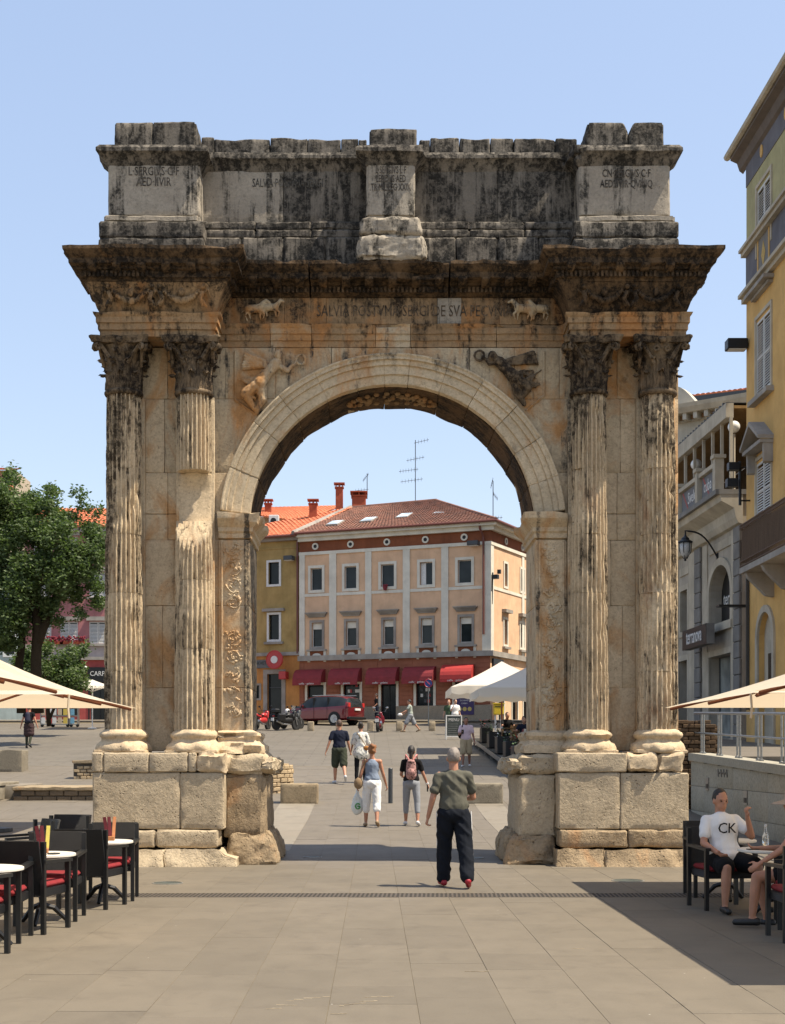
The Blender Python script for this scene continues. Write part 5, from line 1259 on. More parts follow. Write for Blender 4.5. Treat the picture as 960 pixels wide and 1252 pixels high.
for r in allw:
    if r[0] > 22: continue
    c = (r[0]+r[1])/2; fy2.box(r[0], r[1], r[2], r[3], -.16, -.14, 'pane', M_glassd)
    fy2.shutter(r[0]-.02, c-.01, r[2], r[3], M_wood_w, d=-.03); fy2.shutter(c+.01, r[1]+.02, r[2], r[3], M_wood_w, d=-.03)
    mb = MB(); 
    for q in ((r[0]-.16, r[0]-.03, r[2]-.05, r[3]+.1), (r[1]+.03, r[1]+.16, r[2]-.05, r[3]+.1)): mb.box(q[0], q[1], -.01, .05, q[2], q[3], M=fy2.M)
    mb.box(r[0]-.16, r[1]+.16, -.01, .052, r[3]+.1, r[3]+.22, M=fy2.M); mb.build('window_frame', M_gtrim, yb)
    if r[2] < S0: fy2.box(r[0]-.3, r[1]+.3, r[2]-.26, r[2]-.1, -.01, .24, 'sill', M_stone_trim)
    if S0 > r[2] > 12 and False: pass
    if 9 < r[2] < S0-.5 and r in allw[1:2]:
        for dz, h, d, e in ((.75, .1, .16, .2), (.86, .12, .34, .34)): fy2.box(r[0]-e, r[1]+e, r[3]+dz, r[3]+dz+h, -.01, d, 'window_hood', M_stone_trim)
    if r in allw[2:3]: # gabled stone hoods on brackets
        mb = MB(); h = r[3]+.45
        mb.prism([(r[0]-.28, h), (c, h+.62), (r[1]+.28, h), (r[1]+.28, h+.12), (c, h+.76), (r[0]-.28, h+.12)], -.01, .5, 'y', M=fy2.M)
        mb.box(r[0]-.25, r[1]+.25, -.01, .42, h-.12, h-.005, M=fy2.M); mb.build('gabled_hood', M_stone_trim, yb)
        for s in (r[0]-.22, r[1]+.06): fy2.prism([(s, h-.12), (s+.16, h-.12), (s+.16, h-.7), (s+.06, h-.75)], -.01, .3, 'bracket', M_stone_trim)
for i, r in enumerate(drs):
    c = (r[0]+r[1])/2; fy2.box(r[0], r[1], r[2], r[3], -.20, -.18, 'door', M_gtrim); 
    fy2.box(c-.35, c+.35, r[2]+1.6, r[3]-1.3, -.179, -.165, 'pane', M_glassd)
    mb = MB(); n = 12; R_ = (r[1]-r[0])/2
    for k in range(n):
        q0, q1 = PI*k/n, PI*(k+1)/n; mb.prism([(c+R_*math.cos(q0), r[3]-R_+R_*math.sin(q0)), (c+(R_+.22)*math.cos(q0), r[3]-R_+(R_+.22)*math.sin(q0)), (c+(R_+.22)*math.cos(q1), r[3]-R_+(R_+.22)*math.sin(q1)), (c+R_*math.cos(q1), r[3]-R_+R_*math.sin(q1))], -.01, .07, 'y', M=fy2.M)
        if k < n: # fill the spandrel corner so that the opening reads as arched
            px_, pz_ = c+R_*math.cos((q0+q1)/2), r[3]-R_+R_*math.sin((q0+q1)/2)
    for s in (r[0]-.22, r[1]): mb.box(s, s+.22, -.01, .07, r[2], r[3]-R_, M=fy2.M)
    mb.build('door_surround', M_gtrim, yb)
    poly = [(r[0], r[3])]+[(c+R_*math.cos(PI-PI*k/16), r[3]-R_+R_*math.sin(PI-PI*k/16)) for k in range(17)]+[(r[1], r[3]), ]
    h_ = [(r[0], r[3]+.01)]+poly[1:9]+[(c, r[3]+.01)]; fy2.prism(h_, -.2, .003, 'arch_head', M_yel); h_ = [(c, r[3]+.01)]+poly[9:18]+[(r[1], r[3]+.01)]; fy2.prism(h_, -.2, .003, 'arch_head', M_yel)
# plaster fallen off near the ground, string courses, painted frieze, eaves
fy2.box(0, fy2.L, 1.2, 3.2, -.01, .03, 'plinth', M_gwall) if 0 else None
for dz, h, d in ((0, .16, .16), (.16, .12, .28), (1.55, .14, .18), (1.69, .1, .26)): fy2.box(-.05, fy2.L, S1+dz, S1+dz+h-.002, -.01, d, 'string_course', M_gtrim if 1 else M_stone_trim)
fy2.box(0, fy2.L, S1+.28, S1+1.55, -.005, .02, 'painted_band', M_slate)
for r in allw[:1]:
    c = (r[0]+r[1])/2; zc = S1+.92; pn = fy2.box(c-.55, c+.55, S1+.30, S1+1.53, .0, .035, 'painted_panel', M_quoin)
    fy2.prism([(c-.22, zc), (c, zc-.42), (c+.22, zc), (c, zc+.42)], .035, .045, 'painted_diamond', plain('yellow_paint', (.5, .33, .09), .8), pn)
    for s in (-.62, .62): fy2.box(c+s-.05, c+s+.05, S1+.30, S1+1.53, .0, .05, 'painted_strip', M_yel, pn)
fy2.box(0, fy2.L, TOP-.95, TOP-.15, -.005, .02, 'frieze_band', M_slate)
for k in range(2):
    c = 1.9+k*2.6; mb = MB(); mb.lathe([(.2, 0), (.2, .03), (.1, .03)], (0, 0, 0), 14, sx=.7); me = mb.mesh(); me.transform(fy2.M @ Matrix.Translation((c, .02, TOP-.55)) @ Matrix.Rotation(-PI/2, 4, 'X')); link('painted_ring', me, M_yel, yb)
MB().prism([(-.01, TOP-.3), (.12, TOP-.2), (.2, TOP+.05), (.42, TOP+.15), (.42, TOP+.32), (-.01, TOP+.32)], -.45, fy2.L, 'x', M=fy2.M).build('cornice', plaster('brown_soffit', (.16, .13, .11)), yb)
mb = MB(); mb.tube([fy2.M @ Vector((u, .47, TOP+.36)) for u in np.linspace(-.7, fy2.L, 12)], .12, 8); mb.build('gutter', M_gtrim, yb)
MB().prism([(-.3, TOP+.32), (.5, TOP+.38), (.5, TOP+.48), (-5, TOP+2.6), (-5, TOP+2.4)], -.7, fy2.L, 'x', M=fy2.M).build('roof', M_tile_br, yb)
# balcony
bl0, bl1 = YC-38.6*K, YC-38.4; Zb = zy(694, 38.4); Zt = zy(641, 38.3)
ba = fy2.box(bl0, bl1, Zb-.18, Zb, .0, .95, 'balcony', M_stone_trim)
for u in (bl0+.4, bl0+2.2): MB().prism([(0, Zb-.95), (.25, Zb-.9), (.8, Zb-.35), (.88, Zb-.185), (0, Zb-.185)], u-.12, u+.12, 'x', M=fy2.M).build('bracket', M_stone_trim, ba)
M_rail = plain('rusty_brown_metal', (.12, .07, .04), .7, .2); mb = MB()
for (p0, p1) in (((bl0, .92), (bl1, .92)), ((bl0, 0.02), (bl0, .92))):
    for z, r in ((Zt, .03), (Zt-.12, .02), (Zb+.05, .025), (Zb+.2, .02)): mb.tube([fy2.M @ Vector((p0[0], p0[1], z)), fy2.M @ Vector((p1[0], p1[1], z))], r, 6)
    L = math.hypot(p1[0]-p0[0], p1[1]-p0[1]); k = int(L/.085)
    for i in range(k+1):
        t = i/k; u, d = p0[0]+(p1[0]-p0[0])*t, p0[1]+(p1[1]-p0[1])*t; mb.tube([fy2.M @ Vector((u, d, Zb)), fy2.M @ Vector((u, d, Zt))], .008, 4, cap=False)
        if i < k and i % 1 == 0: mb.box(u, u+.045 if p0[0] != p1[0] else u+.01, d-.01, d+.03, Zt-.12, Zt-.05, M=fy2.M)
q = mb.build('railing', M_rail, ba); q['kind'] = 'stuff'
scr = MB(); scr.box(bl0+.02, bl1, .86, .88, Zb+.2, Zt-.13, M=fy2.M); scr.box(bl0+.02, bl0+.04, .05, .86, Zb+.2, Zt-.13, M=fy2.M); m_ = N('reed_screen'); st = m_.noise(1, 3, sc=(60, 60, .8)); m_.col(m_.mix(m_.rng(st, .35, .65), (.26, .18, .115), (.10, .07, .045))); m_.rough(.9); m_.bump(st, .8, .01); scr.build('reed_screen', m_.mat, ba)
# hanging dark stone canopy below and small bits
fy2.box(.35, .42, 3.2, 9, .02, .12, 'downpipe', M_dkgrey); fy2.box(-.05, .35, zy(737, 40)-.03, zy(737, 40)+.03, .0, 1.0, 'iron_bar', M_black)
fl = fy2.M @ Vector((.05, .0, zy(421, 40.8))); mb = MB().box(fl.x-.72, fl.x-.05, fl.y-.35, fl.y+.1, fl.z-.17, fl.z+.17, bev=.02); f_ = mb.build('floodlight', M_black, yb); MB().box(fl.x-.66, fl.x-.1, fl.y-.32, fl.y+.05, fl.z-.185, fl.z-.171).build('lens', M_white, f_); MB().box(fl.x-.05, fl.x+.1, fl.y-.2, fl.y-.1, fl.z-.04, fl.z+.04).build('bracket', M_black, f_)
bp_ = at(905, 590, 40.6*K); mb = MB(); mb.tube([(bp_.x, bp_.y, bp_.z-.75), (bp_.x, bp_.y, bp_.z+.7)], .05, 6); mb.tube([(bp_.x, bp_.y, bp_.z+.5), (YX, bp_.y, bp_.z+.5)], .03, 5); mb.tube([(bp_.x, bp_.y, bp_.z-.6), (YX, bp_.y, bp_.z-.6)], .03, 5)
mb.box(bp_.x-.4, bp_.x-.05, bp_.y-.15, bp_.y+.15, bp_.z+.4, bp_.z+.65); mb.box(bp_.x-.45, bp_.x-.1, bp_.y-.15, bp_.y+.15, bp_.z-.15, bp_.z+.12); mb.build('spotlights', M_black, yb)

# ---- grey shop building with roof terrace
gs = empty('grey_shop_building', (14, 48, 2.2), 'grey beige shop building with arched window and covered roof terrace, right of the arch', 'building')
GXA, GYA, GXB, GYB = 11.0*K, 56.5*K, 11.42*K, 42.7*K
fg = Fac((GXA, GYA), (GXB, GYB), gs)
yof = lambda px: fg.M @ Vector((fg.pix(px, 0)[0], 0, 0))
def rg(x0, y0, x1, y1):   # y0,y1 measured at the middle of the opening
    u0, u1 = fg.pix(x0, 0)[0], fg.pix(x1, 0)[0]; xm = (x0+x1)/2; return (u0, u1, fg.pix(xm, y1)[1], fg.pix(xm, y0)[1])
TZ2 = fg.pix(865, 628)[1]         # terrace deck level
aw_ = rg(869, 691, 895, 762); win = rg(833, 722, 841.5, 772); dor = rg(868, 801, 895, 905); wl = rg(831, 808, 841.5, 905)
dor = (dor[0], dor[1], 2.3, dor[3]); wl = (wl[0], wl[1], 2.6, wl[3])
fg.wall(0, fg.L, 1.6, TZ2, [aw_, win, dor, wl], 'wall', M_gwall, rev=.45)
fg.box(aw_[0], aw_[1], aw_[2], aw_[3], -.45, -.42, 'dark_panel', M_black); text('terranova', .72, M_white, gs, face_M(fg.M @ Vector((aw_[0]+1.6, -.40, (aw_[2]+aw_[3])/2-.1)), fg.n), ext=.006, align='CENTER', sx=.9)
c = (aw_[0]+aw_[1])/2; R_ = (aw_[1]-aw_[0])/2; n = 14; rise = R_*.75
pt = [(c+R_*math.cos(PI-PI*k/n), aw_[3]-rise+rise*math.sin(PI-PI*k/n)) for k in range(n+1)]
fg.prism([(aw_[0], aw_[3]+.01)]+pt[:n//2+1]+[(c, aw_[3]+.01)], -.44, .004, 'arch_head', M_gwall); fg.prism([(c, aw_[3]+.01)]+pt[n//2:]+[(aw_[1], aw_[3]+.01)], -.44, .004, 'arch_head', M_gwall)
mb = MB()
for k in range(n):
    o_ = lambda i: (c+(R_+.28)*math.cos(PI-PI*i/n), aw_[3]-rise+(rise+.28)*math.sin(PI-PI*i/n)); mb.prism([pt[k], o_(k), o_(k+1), pt[k+1]], -.01, .08, 'y', M=fg.M)
for s in (aw_[0]-.28, aw_[1]): mb.box(s, s+.28, -.01, .08, aw_[2], aw_[3]-rise, M=fg.M)
mb.box(aw_[0]-.3, aw_[1]+.3, -.01, .14, aw_[2]-.3, aw_[2], M=fg.M); mb.build('arch_surround', M_gtrim, gs)
for r in (win, wl, dor):
    fg.window(r, .22, M_gtrim, mull=0 if r is not dor else 1, sash=M_dkgrey, gl=M_glassd if r is not dor else glass('shop_glass', (.16, .17, .16), .05), depth=.4)
for k_ in range(9):   # quoined pilasters
    for px in (854.5, 904):
        pass
for pa, pb in ((851.5, 858.5), (899.5, 908)):
    u0, u1 = fg.pix(pa, 0)[0], min(fg.pix(pb, 0)[0], fg.L); z = 2.2; k = 0
    while z < TZ2-1.2: fg.box(u0+.03*(k % 2), u1-.03*(k % 2), z, z+.56, 0, .10, 'quoin_block', M_quoin, bev=.02); z += .58; k += 1
    fg.box(u0-.35, u0-.02, 2.2, TZ2-1.2, 0, .06, 'pilaster', M_gtrim)
for a, b in ((843.5, 849), (826.5, 830), (861, 866)):
    u0, u1 = fg.pix(a, 0)[0], fg.pix(b, 0)[0]; fg.box(u0, u1, 2.2, TZ2-1.2, 0, .05, 'pilaster', M_gtrim)
fg.box(aw_[0]-.1, aw_[1]+.1, aw_[3]+.55, TZ2-1.35, 0, .05, 'raised_panel', M_gtrim); fg.box(win[0]-.1, win[1]+.2, win[3]+.6, TZ2-1.6, 0, .05, 'raised_panel', M_gtrim)
MB().prism([(-.01, TZ2-1.15), (.15, TZ2-1.1), (.25, TZ2-.9), (.3, TZ2-.6), (.75, TZ2-.35), (.8, TZ2-.12), (-.01, TZ2-.12)], -.1, fg.L+.1, 'x', M=fg.M).build('cornice', M_gtrim, gs)
fg.box(-.1, fg.L+.12, TZ2-.12, TZ2+.05, -3, .95, 'terrace_deck', M_quoin)
MB().box(0, fg.L, -6, -.46, 1.4, TZ2-.13, M=fg.M).build('rear_mass', M_gwall, gs)
sg_ = rg(860, 767, 888, 795); s_ = fg.box(sg_[0]-.2, sg_[1]+.1, sg_[2]+.12, sg_[3]+.0, .45, .75, 'shop_sign', M_quoin); fg.box(sg_[0]-.2, sg_[1]+.1, sg_[2]+.12, sg_[3], .751, .76, 'sign_face', M_black, s_)
text('terranova', .8, M_white, s_, face_M(fg.M @ Vector(((sg_[0]+sg_[1])/2-.05, .765, (sg_[2]+sg_[3])/2+.1)), fg.n), ext=.008, sx=.68)
# balustrade panels with printed banners
M_banner = plain('grey_banner', (.15, .15, .155), .7); M_bred = plain('banner_red', (.35, .08, .06), .7)
posts = [828, 856, 882, 903]; pu = [fg.pix(x, 0)[0] for x in (827, 852.5, 878, 901)]
for i, u in enumerate(pu):
    fg.box(u-.16, u+.16, TZ2+.05, TZ2+1.25, .5, .82, 'terrace_post', M_gtrim); fg.box(u-.22, u+.22, TZ2+1.25, TZ2+1.38, .44, .88, 'post_cap', M_gtrim)
for i in range(3):
    a, b = pu[i]+.2, pu[i+1]-.2; fg.box(a, b, TZ2+1.0, TZ2+1.15, .55, .78, 'top_rail', M_gtrim); fg.box(a, b, TZ2+.06, TZ2+.16, .58, .75, 'bottom_rail', M_gtrim)
    bn = fg.box(a+.05, b-.05, TZ2+.18, TZ2+.97, .64, .66, 'banner', M_banner)
    text(('K Sved', 'Svele', 'cuba bar')[i], .62, M_white, bn, face_M(fg.M @ Vector(((a+b)/2+.3, .67, TZ2+.58)), fg.n), ext=.004, sx=.9)
    w_ = (b-a)/2; fg.prism([(a+.15, TZ2+.95), (a+.3, TZ2+.95), (a+1.1, TZ2+.2), (a+.95, TZ2+.2)], .662, .668, 'banner_stripe', M_bred, bn)
# canopy beam, posts, globes, lean-to roof
cz = fg.pix(865, 547)[1]
MB().box(-.2, fg.L+.2, .35, .62, cz, cz+.5, M=fg.M).build('canopy_beam', M_gtrim, gs)
MB().box(-.2, fg.L+.2, -3, .34, cz+.32, cz+.42, M=fg.M).build('canopy_ceiling', plaster('timber_ceiling', (.33, .20, .08)), gs)
mb = MB()
for k in range(40): u = -.2+k*fg.L/39; mb.box(u, u+.09, -3, .64, cz+.52, cz+.58, M=fg.M)
mb.box(-.2, fg.L+.2, -3, .62, cz+.5, cz+.52, M=fg.M); q = mb.build('ribbed_roof', M_dkgrey, gs); q['kind'] = 'stuff'
for k in range(8): u = fg.pix(830+k*11.5, 0)[0]; fg.box(u-.05, u+.05, TZ2+.05, cz, .42, .52, 'canopy_post', M_gtrim)
M_globe = plain('white_globe', (.75, .74, .7), .3, var=.03)
for px, py in ((822.5+5, 594), (861, 568), (908, 522)):
    u, z = fg.pix(px, py); p = fg.M @ Vector((u, .3, z)); g_ = MB().ball(p, .21, n=18, m=12).build('globe_lamp', M_globe, gs, smooth=True); mb = MB(); mb.tube([p+Vector((0, 0, -.25)), Vector((p.x, p.y, TZ2))], .05, 6); mb.build('lamp_post', M_gtrim, g_)
fg.box(0, fg.L, TZ2+.0, cz+.3, -3.2, -3, 'terrace_back_wall', plaster('dark_bar', (.10, .07, .045)))
# wall lantern
ln = empty('wall_lantern', (11, 46, 9), 'black iron wall lantern with frosted glass on the grey shop building', 'lamp')
u = fg.pix(878, 0)[0]; Yl = (fg.M @ Vector((u, 0, 0))); Z0 = fg.pix(878, 683)[1]; L0 = fg.M @ Vector((u, 1.25, 0))
lx, ly = (fg.M @ Vector((u-.25, 1.15, 0))).to_2d(); Z1 = HC-(672-HY)/F*ly
mb = MB(); A = Vector((Yl.x, Yl.y, Z0)); B_ = Vector((lx, ly, Z1+.45)); pts = []
for k in range(11): t = k/10; pts.append(A.lerp(B_, t)+Vector((0, 0, .42*math.sin(PI*t)*(1-.35*t)+.25*t)))
pts.append(pts[-1]+Vector((0, 0, -.2))); mb.tube(pts, .035, 6); mb.box(A.x-.05, A.x+.06, A.y-.08, A.y+.08, A.z-.25, A.z+.2); mb.build('arm', M_black, ln)
mb = MB(); mb.lathe([(.02, .62), (.05, .5), (.14, .42), (.16, .36), (.27, .30), (.28, .26), (.24, .25)], (lx, ly, Z1), 12); mb.lathe([(.24, .25), (.02, .25)], (lx, ly, Z1), 12)
for k in range(6):
    a = k*PI/3; mb.tube([(lx+.24*math.cos(a), ly+.24*math.sin(a), Z1+.25), (lx+.22*math.cos(a), ly+.22*math.sin(a), Z1-.05), (lx+.06*math.cos(a), ly+.06*math.sin(a), Z1-.34)], .014, 4)
mb.ball((lx, ly, Z1-.38), .05, n=8, m=6); mb.build('cap', M_black, ln)
mb = MB(); mb.lathe([(.215, .24), (.21, 0), (.17, -.18), (.05, -.33)], (lx, ly, Z1), 12); mb.build('glass_shade', plain('frosted_glass', (.5, .49, .47), .3), ln, smooth=True)
# cream house with bracketed cornice, yellow house with tiled roof behind
ch = empty('cream_building', (16, 62, 2.6), 'cream building with bracketed cornice behind the roof terrace', 'building')
fc = Fac((10.6, 77), (24.6, 66), ch)
CT = fc.pix(860, 505)[1]; r = fc.rect(828, 553, 838.5, 573); hz_ = r[3]-r[2]; rs_ = [r]+[(u, u+r[1]-r[0], z, z+hz_) for u in (1.2, 3.9, 13.2, 16) for z in (r[2], r[2]-3.8, r[2]-7.6) if u+r[1]-r[0] < fc.L-.4 and abs(u-r[0]) > 2]; fc.wall(0, fc.L, 2, CT, rs_, 'wall', M_cream); [fc.window(q_, .2, M_gtrim, mull=0) for q_ in rs_]
MB().box(0, fc.L, -6, -.3, 2, CT, M=fc.M).build('rear_mass', M_cream, ch)
fc.box(0, fc.L, CT-.35, CT-.25, 0, .1, 'string_course', M_gtrim); fc.box(0, fc.L, CT-2.0, CT-1.9, 0, .06, 'string_course', M_gtrim); MB().prism([(-.3, CT), (.7, CT), (.85, CT+.25), (.9, CT+.45), (-.3, CT+.5)], 0, fc.L, 'x', M=fc.M).build('cornice', M_gtrim, ch)
fc.box(0, fc.L, CT-.25, CT, 0, .05, 'frieze_band', plaster('ochre_band', (.35, .20, .10)))
for k in range(26): u = .3+k*.6; fc.box(u, u+.2, CT-.34, CT, .05, .62, 'cornice_bracket', M_cream)
u0 = fc.pix(826, 0)[0]; mb = MB(); n = 12   # curved dormer gable
pts = [(u0-1.2+2.6*k/n, CT+.5+1.05*math.sin(PI*k/n)) for k in range(n+1)]; mb.prism([(u0-1.2, CT+.45)]+pts+[(u0+1.4, CT+.45)], -.1, .5, 'y', M=fc.M); mb.build('curved_gable', M_cream, ch)
MB().prism([(.5, CT+.45), (.5, CT+.5), (-4, CT+.8), (-4, CT+.45)], 0, fc.L, 'x', M=fc.M).build('roof', plain('green_grey_roof', (.16, .18, .16), .6), ch)
yh = empty('rear_yellow_house', (20, 74, 2.6), 'yellow house with orange tiled roof rising behind the cream building', 'building')
p0, p1 = at(857, 478, 86), at(925, 470, 82); fh = Fac((p0.x-.6, 86.3), (p1.x+7, 81), yh); zt_ = fh.pix(885, 482)[1]
MB().box(0, fh.L, -6, 0, 2, zt_, M=fh.M).build('wall', M_yel, yh); tiles(yh, fh.M @ Vector((-.2, .5, zt_)), fh.M @ Vector((fh.L, .5, zt_)), fh.M @ Vector((1.5, -4, zt_+.9)), fh.M @ Vector((fh.L, -4, zt_+.9)), M_tile_or, pitch=.32, amp=.08)
fh.box(-.3, fh.L, zt_-.35, zt_-.02, 0, .5, 'eaves', M_dkgrey)
# ================================================================ STONEWORK AND FURNITURE OF THE SQUARE
M_blk = stone('bench_stone', (.38, .33, .26), (.28, .24, .18), kd=.5, kr=.4, dark=(.06, .05, .03), pits=.5)
M_blk2 = stone('grey_bench_stone', (.27, .26, .235), (.21, .2, .18), kd=.3, kr=.05, pits=.3)
M_wst = stone('well_stone', (.50, .42, .31), (.42, .35, .26), kd=.12, kr=.2, pits=.5)
M_wst2 = stone('wall_brick_dark', (.20, .165, .13), (.15, .125, .10), kd=.35, kr=.1, pits=.5)
def bench(x0, x1, Y, h, lab, d=.55, mat=M_blk):
    o = block(x0, x1, Y, Y+d, gz(Y)-.05, gz(Y)+h, mat, None, 'stone_bench', cell=.08, bev=.03, amp=.012); tag(o, lab, 'bench', 'stone blocks closing the street'); return o
bench(-2.29, -1.38, 33.4, .49, 'low rust stained stone block seat at the end of the left pale paving band')
bench(2.13, 3.13, 33.4, .5, 'low grey stone block seat at the end of the right pale paving band', mat=M_blk2)
p = ground(477.5, 982); mb = MB(); mb.lathe([(.055, -.02), (.055, .84), (.04, .86)], p, 14); o = mb.build('bollard', M_dkgrey, smooth=False); autosmooth(o); tag(o, 'slim dark metal post between the two stone blocks beyond the arch', 'bollard')
mb = MB(); mb.tube([(p.x-4.2, 46.05, gz(46)+.35), (p.x+4, 46.05, gz(46)+.35)], .008, 4)
# round well of coursed stones
wl_ = empty('stone_well', (-3.0, 36.6, gz(36)), 'round drum of pale coursed stone just behind the left pier', 'well')
WR = .98; wx_, wy_ = (358-CX)/F*36.6-WR, 36.9; z = gz(36)-.05; sm = None
for c in range(7):
    h = .115; n_ = 24
    for k in range(n_):
        a = 2*PI*(k+.5*(c % 2))/n_
        if sm is None or random.random() < .02:
            pass
        if sm is None:
            sm = []
            for q in range(5):
                m_ = MB(); fn = lambda a_, b_, c_: Vector(((a_-.5)*.245, (c_-.5)*.2, b_*.108)); m_.add(*gblock(fn, [0, .12, .5, .88, 1], [0, .2, .8, 1], [0, .15, 1], .02, .014, 7, q*9)); me = m_.mesh('stone'); me.materials.append(M_wst); sm.append(me)
        o = bpy.data.objects.new('stone', random.choice(sm)); COL.objects.link(o); o.parent = wl_; r_ = WR-.1+random.uniform(-.015, .015)-(.02 if c == 6 else 0)
        o.location = (wx_+r_*math.cos(a)+3.0, wy_+r_*math.sin(a)-36.6, z+c*h-gz(36)); o.rotation_euler = (0, random.uniform(-.03, .03), a-PI/2+PI)
mb = MB(); mb.lathe([(WR-.12, -.1), (WR-.12, .79), (WR-.3, .80), (0.02, .80)], (wx_, wy_, gz(36)), 30); mb.build('fill', M_wst, wl_)
# low walls on the left
def brick_wall(name, lab, x0, x1, Y, zb, h, d, bw=.36, bh=.14, mat=M_wst2, cap=M_blk, capt=.09, yaw=0):
    e = empty(name, (x0, Y, zb), lab, 'wall', rz=yaw); L = x1-x0; ms = []
    for q in range(4):
        m_ = MB(); fn = lambda a_, b_, c_: Vector(((a_-.5)*(bw-.02), (c_-.5)*.14, b_*(bh-.018))); m_.add(*gblock(fn, [0, .08, .5, .92, 1], [0, .15, .85, 1], [0, .2, 1], .014, .01, 7, q*9)); me = m_.mesh('brick'); me.materials.append(mat); ms.append(me)
    r_ = 0; z = 0
    while z+bh <= h-capt+.02:
        k = 0; x = bw/2-(bw/2 if r_ % 2 else 0)
        while x < L:
            if x > .08: o = bpy.data.objects.new('brick', random.choice(ms)); COL.objects.link(o); o.parent = e; o.location = (min(x, L-bw*.4), .07+random.uniform(-.012, .012), z)
            x += bw
        z += bh; r_ += 1
    MB().box(.0, L-.02, .05, d, -.1, h-capt-.005).build('core', plaster('dark_mortar', (.10, .085, .07)), e, world=False)
    m_ = MB(); fn = lambda a_, b_, c_: Vector((-.03+(L+.06)*a_, -.04+(d+.06)*c_, h-capt+capt*b_)); m_.add(*gblock(fn, lat(L, .12, .02), [0, .2, .8, 1], lat(d, .15, .02), .03, .014, 4, 3)); autosmooth(m_.build('coping', cap, e, world=False)); return e
brick_wall('low_wall', 'long low wall of small dark blocks with pale worn top, left of the arch', -9.0, -6.65, 34.2, gz(34.2)-.02, .36, 2.2)
brick_wall('low_wall', 'short stub of small stones beside the left pedestal', -8.95, -8.2, 40.8, gz(40.8), .55, .6, bw=.2, bh=.1, mat=M_wst)
o = block(-14.5, -8.98, 34.6, 37.2, gz(34)-.1, gz(35)+.33, M_pale, None, 'raised_path', cell=.5, bev=.02, amp=.004); o['kind'] = 'structure'
e = empty('grey_step_wall', (-9.1, 33.5, .4), 'low grey stone wall of two long courses at the left edge, running toward the viewer', 'wall')
A = ground(22, 971); B_ = ground(-30, 990); d = Vector((B_.x-A.x, B_.y-A.y)); L = d.length; ang = math.atan2(d.y, d.x)
Mx = Matrix.Translation((A.x, A.y, gz(A.y))) @ Matrix.Rotation(ang, 4, 'Z')
for k in range(4):
    block(L*k/4, L*(k+1)/4, -.5, .0, -.1, .24, M_blk2, e, cell=.2, bev=.012, amp=.004, M=Mx)
block(0, L, -1.0, .03, .245, .34, M_blk2, e, 'coping', cell=.3, bev=.012, amp=.004, M=Mx)
tag(block((-30-CX)/F*43.5, (27-CX)/F*43.5, 43.5, 44.3, gz(43.5)-.05, gz(43.5)+.70, M_blk2, None, 'stone_bench', cell=.15, bev=.02, amp=.006), 'tall grey stone bench block at the left edge, under the parasol', 'bench', 'grey seats left of the arch')
# poster column
a = ground(4, 917); e = empty('poster_board', (a.x, 47, gz(47)), 'cream poster board with a lime green corner at the left edge', 'sign'); MB().box(a.x-1.2, a.x+.1, 47, 47.25, gz(47), gz(47)+2.2).build('board', plain('cream_board', (.5, .42, .27), .7), e)
MB().box(a.x-1.1, a.x-.12, 46.985, 46.998, gz(47)+1.25, gz(47)+2.1).build('green_poster', plain('lime_print', (.30, .45, .05), .6), e)
# postcard racks under the parasol
def rack(px, lab, colset, wpx=24):
    p = ground(px, 889); s = p.y/F; W = wpx*s; e = empty('postcard_rack', p, lab, 'rack', 'postcard stands in the square'); mb = MB()
    for x in (-W/2, W/2): mb.box(x-.02, x+.02, -.2, .2, .15, 1.5)
    for z in (.15, .62, 1.08, 1.5): mb.box(-W/2+.021, W/2-.021, -.2, .2, z-.02, z+.02)
    mb.build('frame', M_steel, e, world=False)
    for x in (-W/2+.05, W/2-.05): mb = MB(); mb.lathe([(.09, -.03), (.1, 0), (.09, .03)], (0, 0, 0), 12, M=Matrix.Rotation(PI/2, 4, 'X')); q = mb.build('wheel', M_black, e, world=False); q.location = (x, 0, .1)
    k = 0
    for z in (.19, .66, 1.12):
        n_ = int(W/.26)
        for i in range(n_):
            for y in (-.21,):
                c = MB().box(-.11, .11, -.012, .012, 0, .34).build('card_stack', colset[(i*3+k) % len(colset)], e, world=False); c.location = (-W/2+.16+i*(W-.3)/max(1, n_-1), y, z); k += 1
    return e
cs = [plain('card_'+n_, c, .5) for n_, c in (('blue', (.15, .35, .5)), ('white', (.6, .6, .58)), ('red', (.4, .06, .05)), ('yellow', (.6, .45, .08)), ('green', (.12, .3, .12)), ('sand', (.5, .4, .28)))]
rack(58, 'grey wheeled rack with rows of red and white cards, leftmost of the stands', [cs[1], cs[2], cs[5]], 15); rack(74, 'wheeled rack of white postcards in the middle of the stands', [cs[1], cs[5], cs[3]], 20); rack(91, 'wheeled rack with sky blue posters, rightmost of the stands', [cs[0], cs[0], cs[3]], 10)
# white stone bollards
for i, (px, l_) in enumerate(((380, 'in front of the red car'), (414.7, 'behind the rear wheel of the red car'), (453, 'just left of the parked scooter'), (488.5, 'at the heel of the walking man in grey'), (528.3, 'in front of the blue round sign'))):
    Y = 71.6; o = block((px-4)/F*Y-CX/F*Y, (px+4-CX)/F*Y, Y-.17, Y+.17, gz(Y)-.03, gz(Y)+.49, M_curb, None, 'stone_bollard', cell=.2, bev=.03, amp=.005); tag(o, 'squat white stone bollard '+l_, 'bollard', 'white stone bollards before the peach building')
